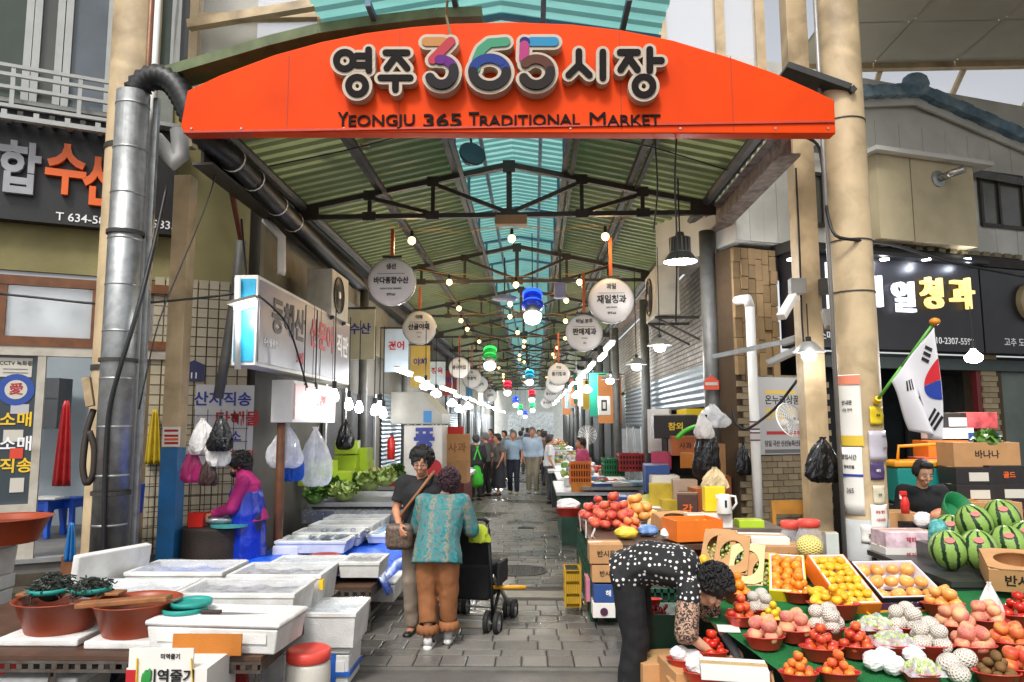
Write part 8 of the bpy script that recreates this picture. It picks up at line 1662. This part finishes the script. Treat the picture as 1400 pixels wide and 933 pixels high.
ap = MB(); ecap(ap, (0, .06, .2), (0, .07, .9), .26, .21, .215, .185, (1,0,0)); ecap(ap, (0, .07, .9), (0, .09, 1.08), .225, .195, .195, .175, (1,0,0)); remesh('apron', ap, mat('blue_rubber', '1230A0', .22, var=.2, scale=5, bump=.15, bscale=12), t, .016, 3, .014, .16)
hd = MB(); ecap(hd, (0, .08, 1.18), (0, .13, 1.31), .17, .14, .085, .085, (1,0,0)); remesh('hood', hd, MAG, t, .014, 4, .02, .08)
# --- people walking in the alley
def walker(lab, u, vfeet, Y, s, rz, shirt, pants, stride=.12, **k):
    x = P(u, 640, Y).x; J = dict(knL=(-.09,.1*stride/.12,.48), anL=(-.09,.12*stride/.12,.09), knR=(.09,.02,.46), anR=(.09,-.16*stride/.12,.1)); J.update(k.pop('J', {}))
    return person(lab, Vector((x, Y, 0)), rz, s, J, shirt, pants, vox=.02, hands=False, group='people further down the alley', curls=.012, **k)
walker('person in a light blue short sleeved shirt and navy trousers walking', 702, 672, 19.2, 1.03, 178, cloth('light_blue_shirt', '8AA0B4'), cloth('navy_pants', '1C2230'), hair=HGRY, shoe=mat('tan_shoe', '9A8A5A', .6))
walker('person in a pale blue long sleeved shirt and khaki trousers walking', 728, 672, 19.4, 1.08, 182, cloth('pale_blue_shirt', 'A4B6CC'), cloth('khaki_pants', '8A8270'), .06, sleeve=1.8, hair=HGRY, shoe=mat('grey_shoe', 'B0AEAC', .6), wide=1.15)
walker('person in a grey print top and dark skirt walking across the aisle', 681, 668, 18.9, .98, 120, cloth('grey_print', '5A5652', .4), None, .05, skirt=cloth('dark_skirt', '2C2C34'))
t, j, h = walker('person in black with a bright green apron standing by the cartons', 651, 673, 17.6, .98, 20, cloth('black_top', '17171A'), cloth('black_trousers', '111113'), .03, sleeve=1.7, face=False)
ap = MB(); ecap(ap, (0, .02, .45), (0, .02, .98), .19, .14, .15, .13, (1,0,0)); remesh('apron', ap, mat('lime_apron', '3AAE2A', .6), t, .02, 3, .02); obj('apron_strap', MB().bar((-.09, -.12, 1.0), (.02, -.11, 1.33), .025).bar((.09, -.12, 1.0), (-.02, -.11, 1.33), .025), mat('lime_apron', '3AAE2A'), t)
walker('person in a dark grey shirt behind the green aproned one', 664, 665, 18.6, 1.0, 60, cloth('dark_grey_shirt', '4A4A4C'), cloth('black_trousers', '111113'), .04, hair=HGRY)
walker('person in a white shirt at the right far stall', 751, 655, 17.0, .98, -80, cloth('white_shirt', 'C4C4C6'), cloth('grey_pants', '44464A'), .02)
walker('person in a pink and purple vest working at the right far stall', 796, 650, 14.6, .97, 110, cloth('pink_vest', 'A83A62', .3), cloth('navy_pants', '1C2230'), .02, sleeve=1.6)
walker('person in a plaid brown shirt at the far right stalls', 744, 650, 22.0, 1.0, -40, cloth('plaid_brown', '6A5A4A', .4), cloth('grey_pants', '44464A'), .08)
for i, (u, Y, c) in enumerate(((690, 24, '6A7A8A'), (672, 26, '8A4A4A'), (712, 27, '7A7A7A'), (737, 28, 'B0A89A'), (722, 31, '4A5A7A'), (700, 33, '9A8A7A'), (742, 35, '3A3A40'), (715, 38, '8A9AA0'))):
    walker('far off shopper in the alley, %s beyond the walking pair' % ORD[i], u, 640, Y, 1.0 + .03*math.sin(i*2), random.choice((0, 180, 150, 205, -35, 50)), cloth('far_shirt_%d' % i, c), cloth('navy_pants' if i % 2 else 'grey_pants', '1C2230'), .1, face=False)
bpy.data.scenes.remove(SCR)
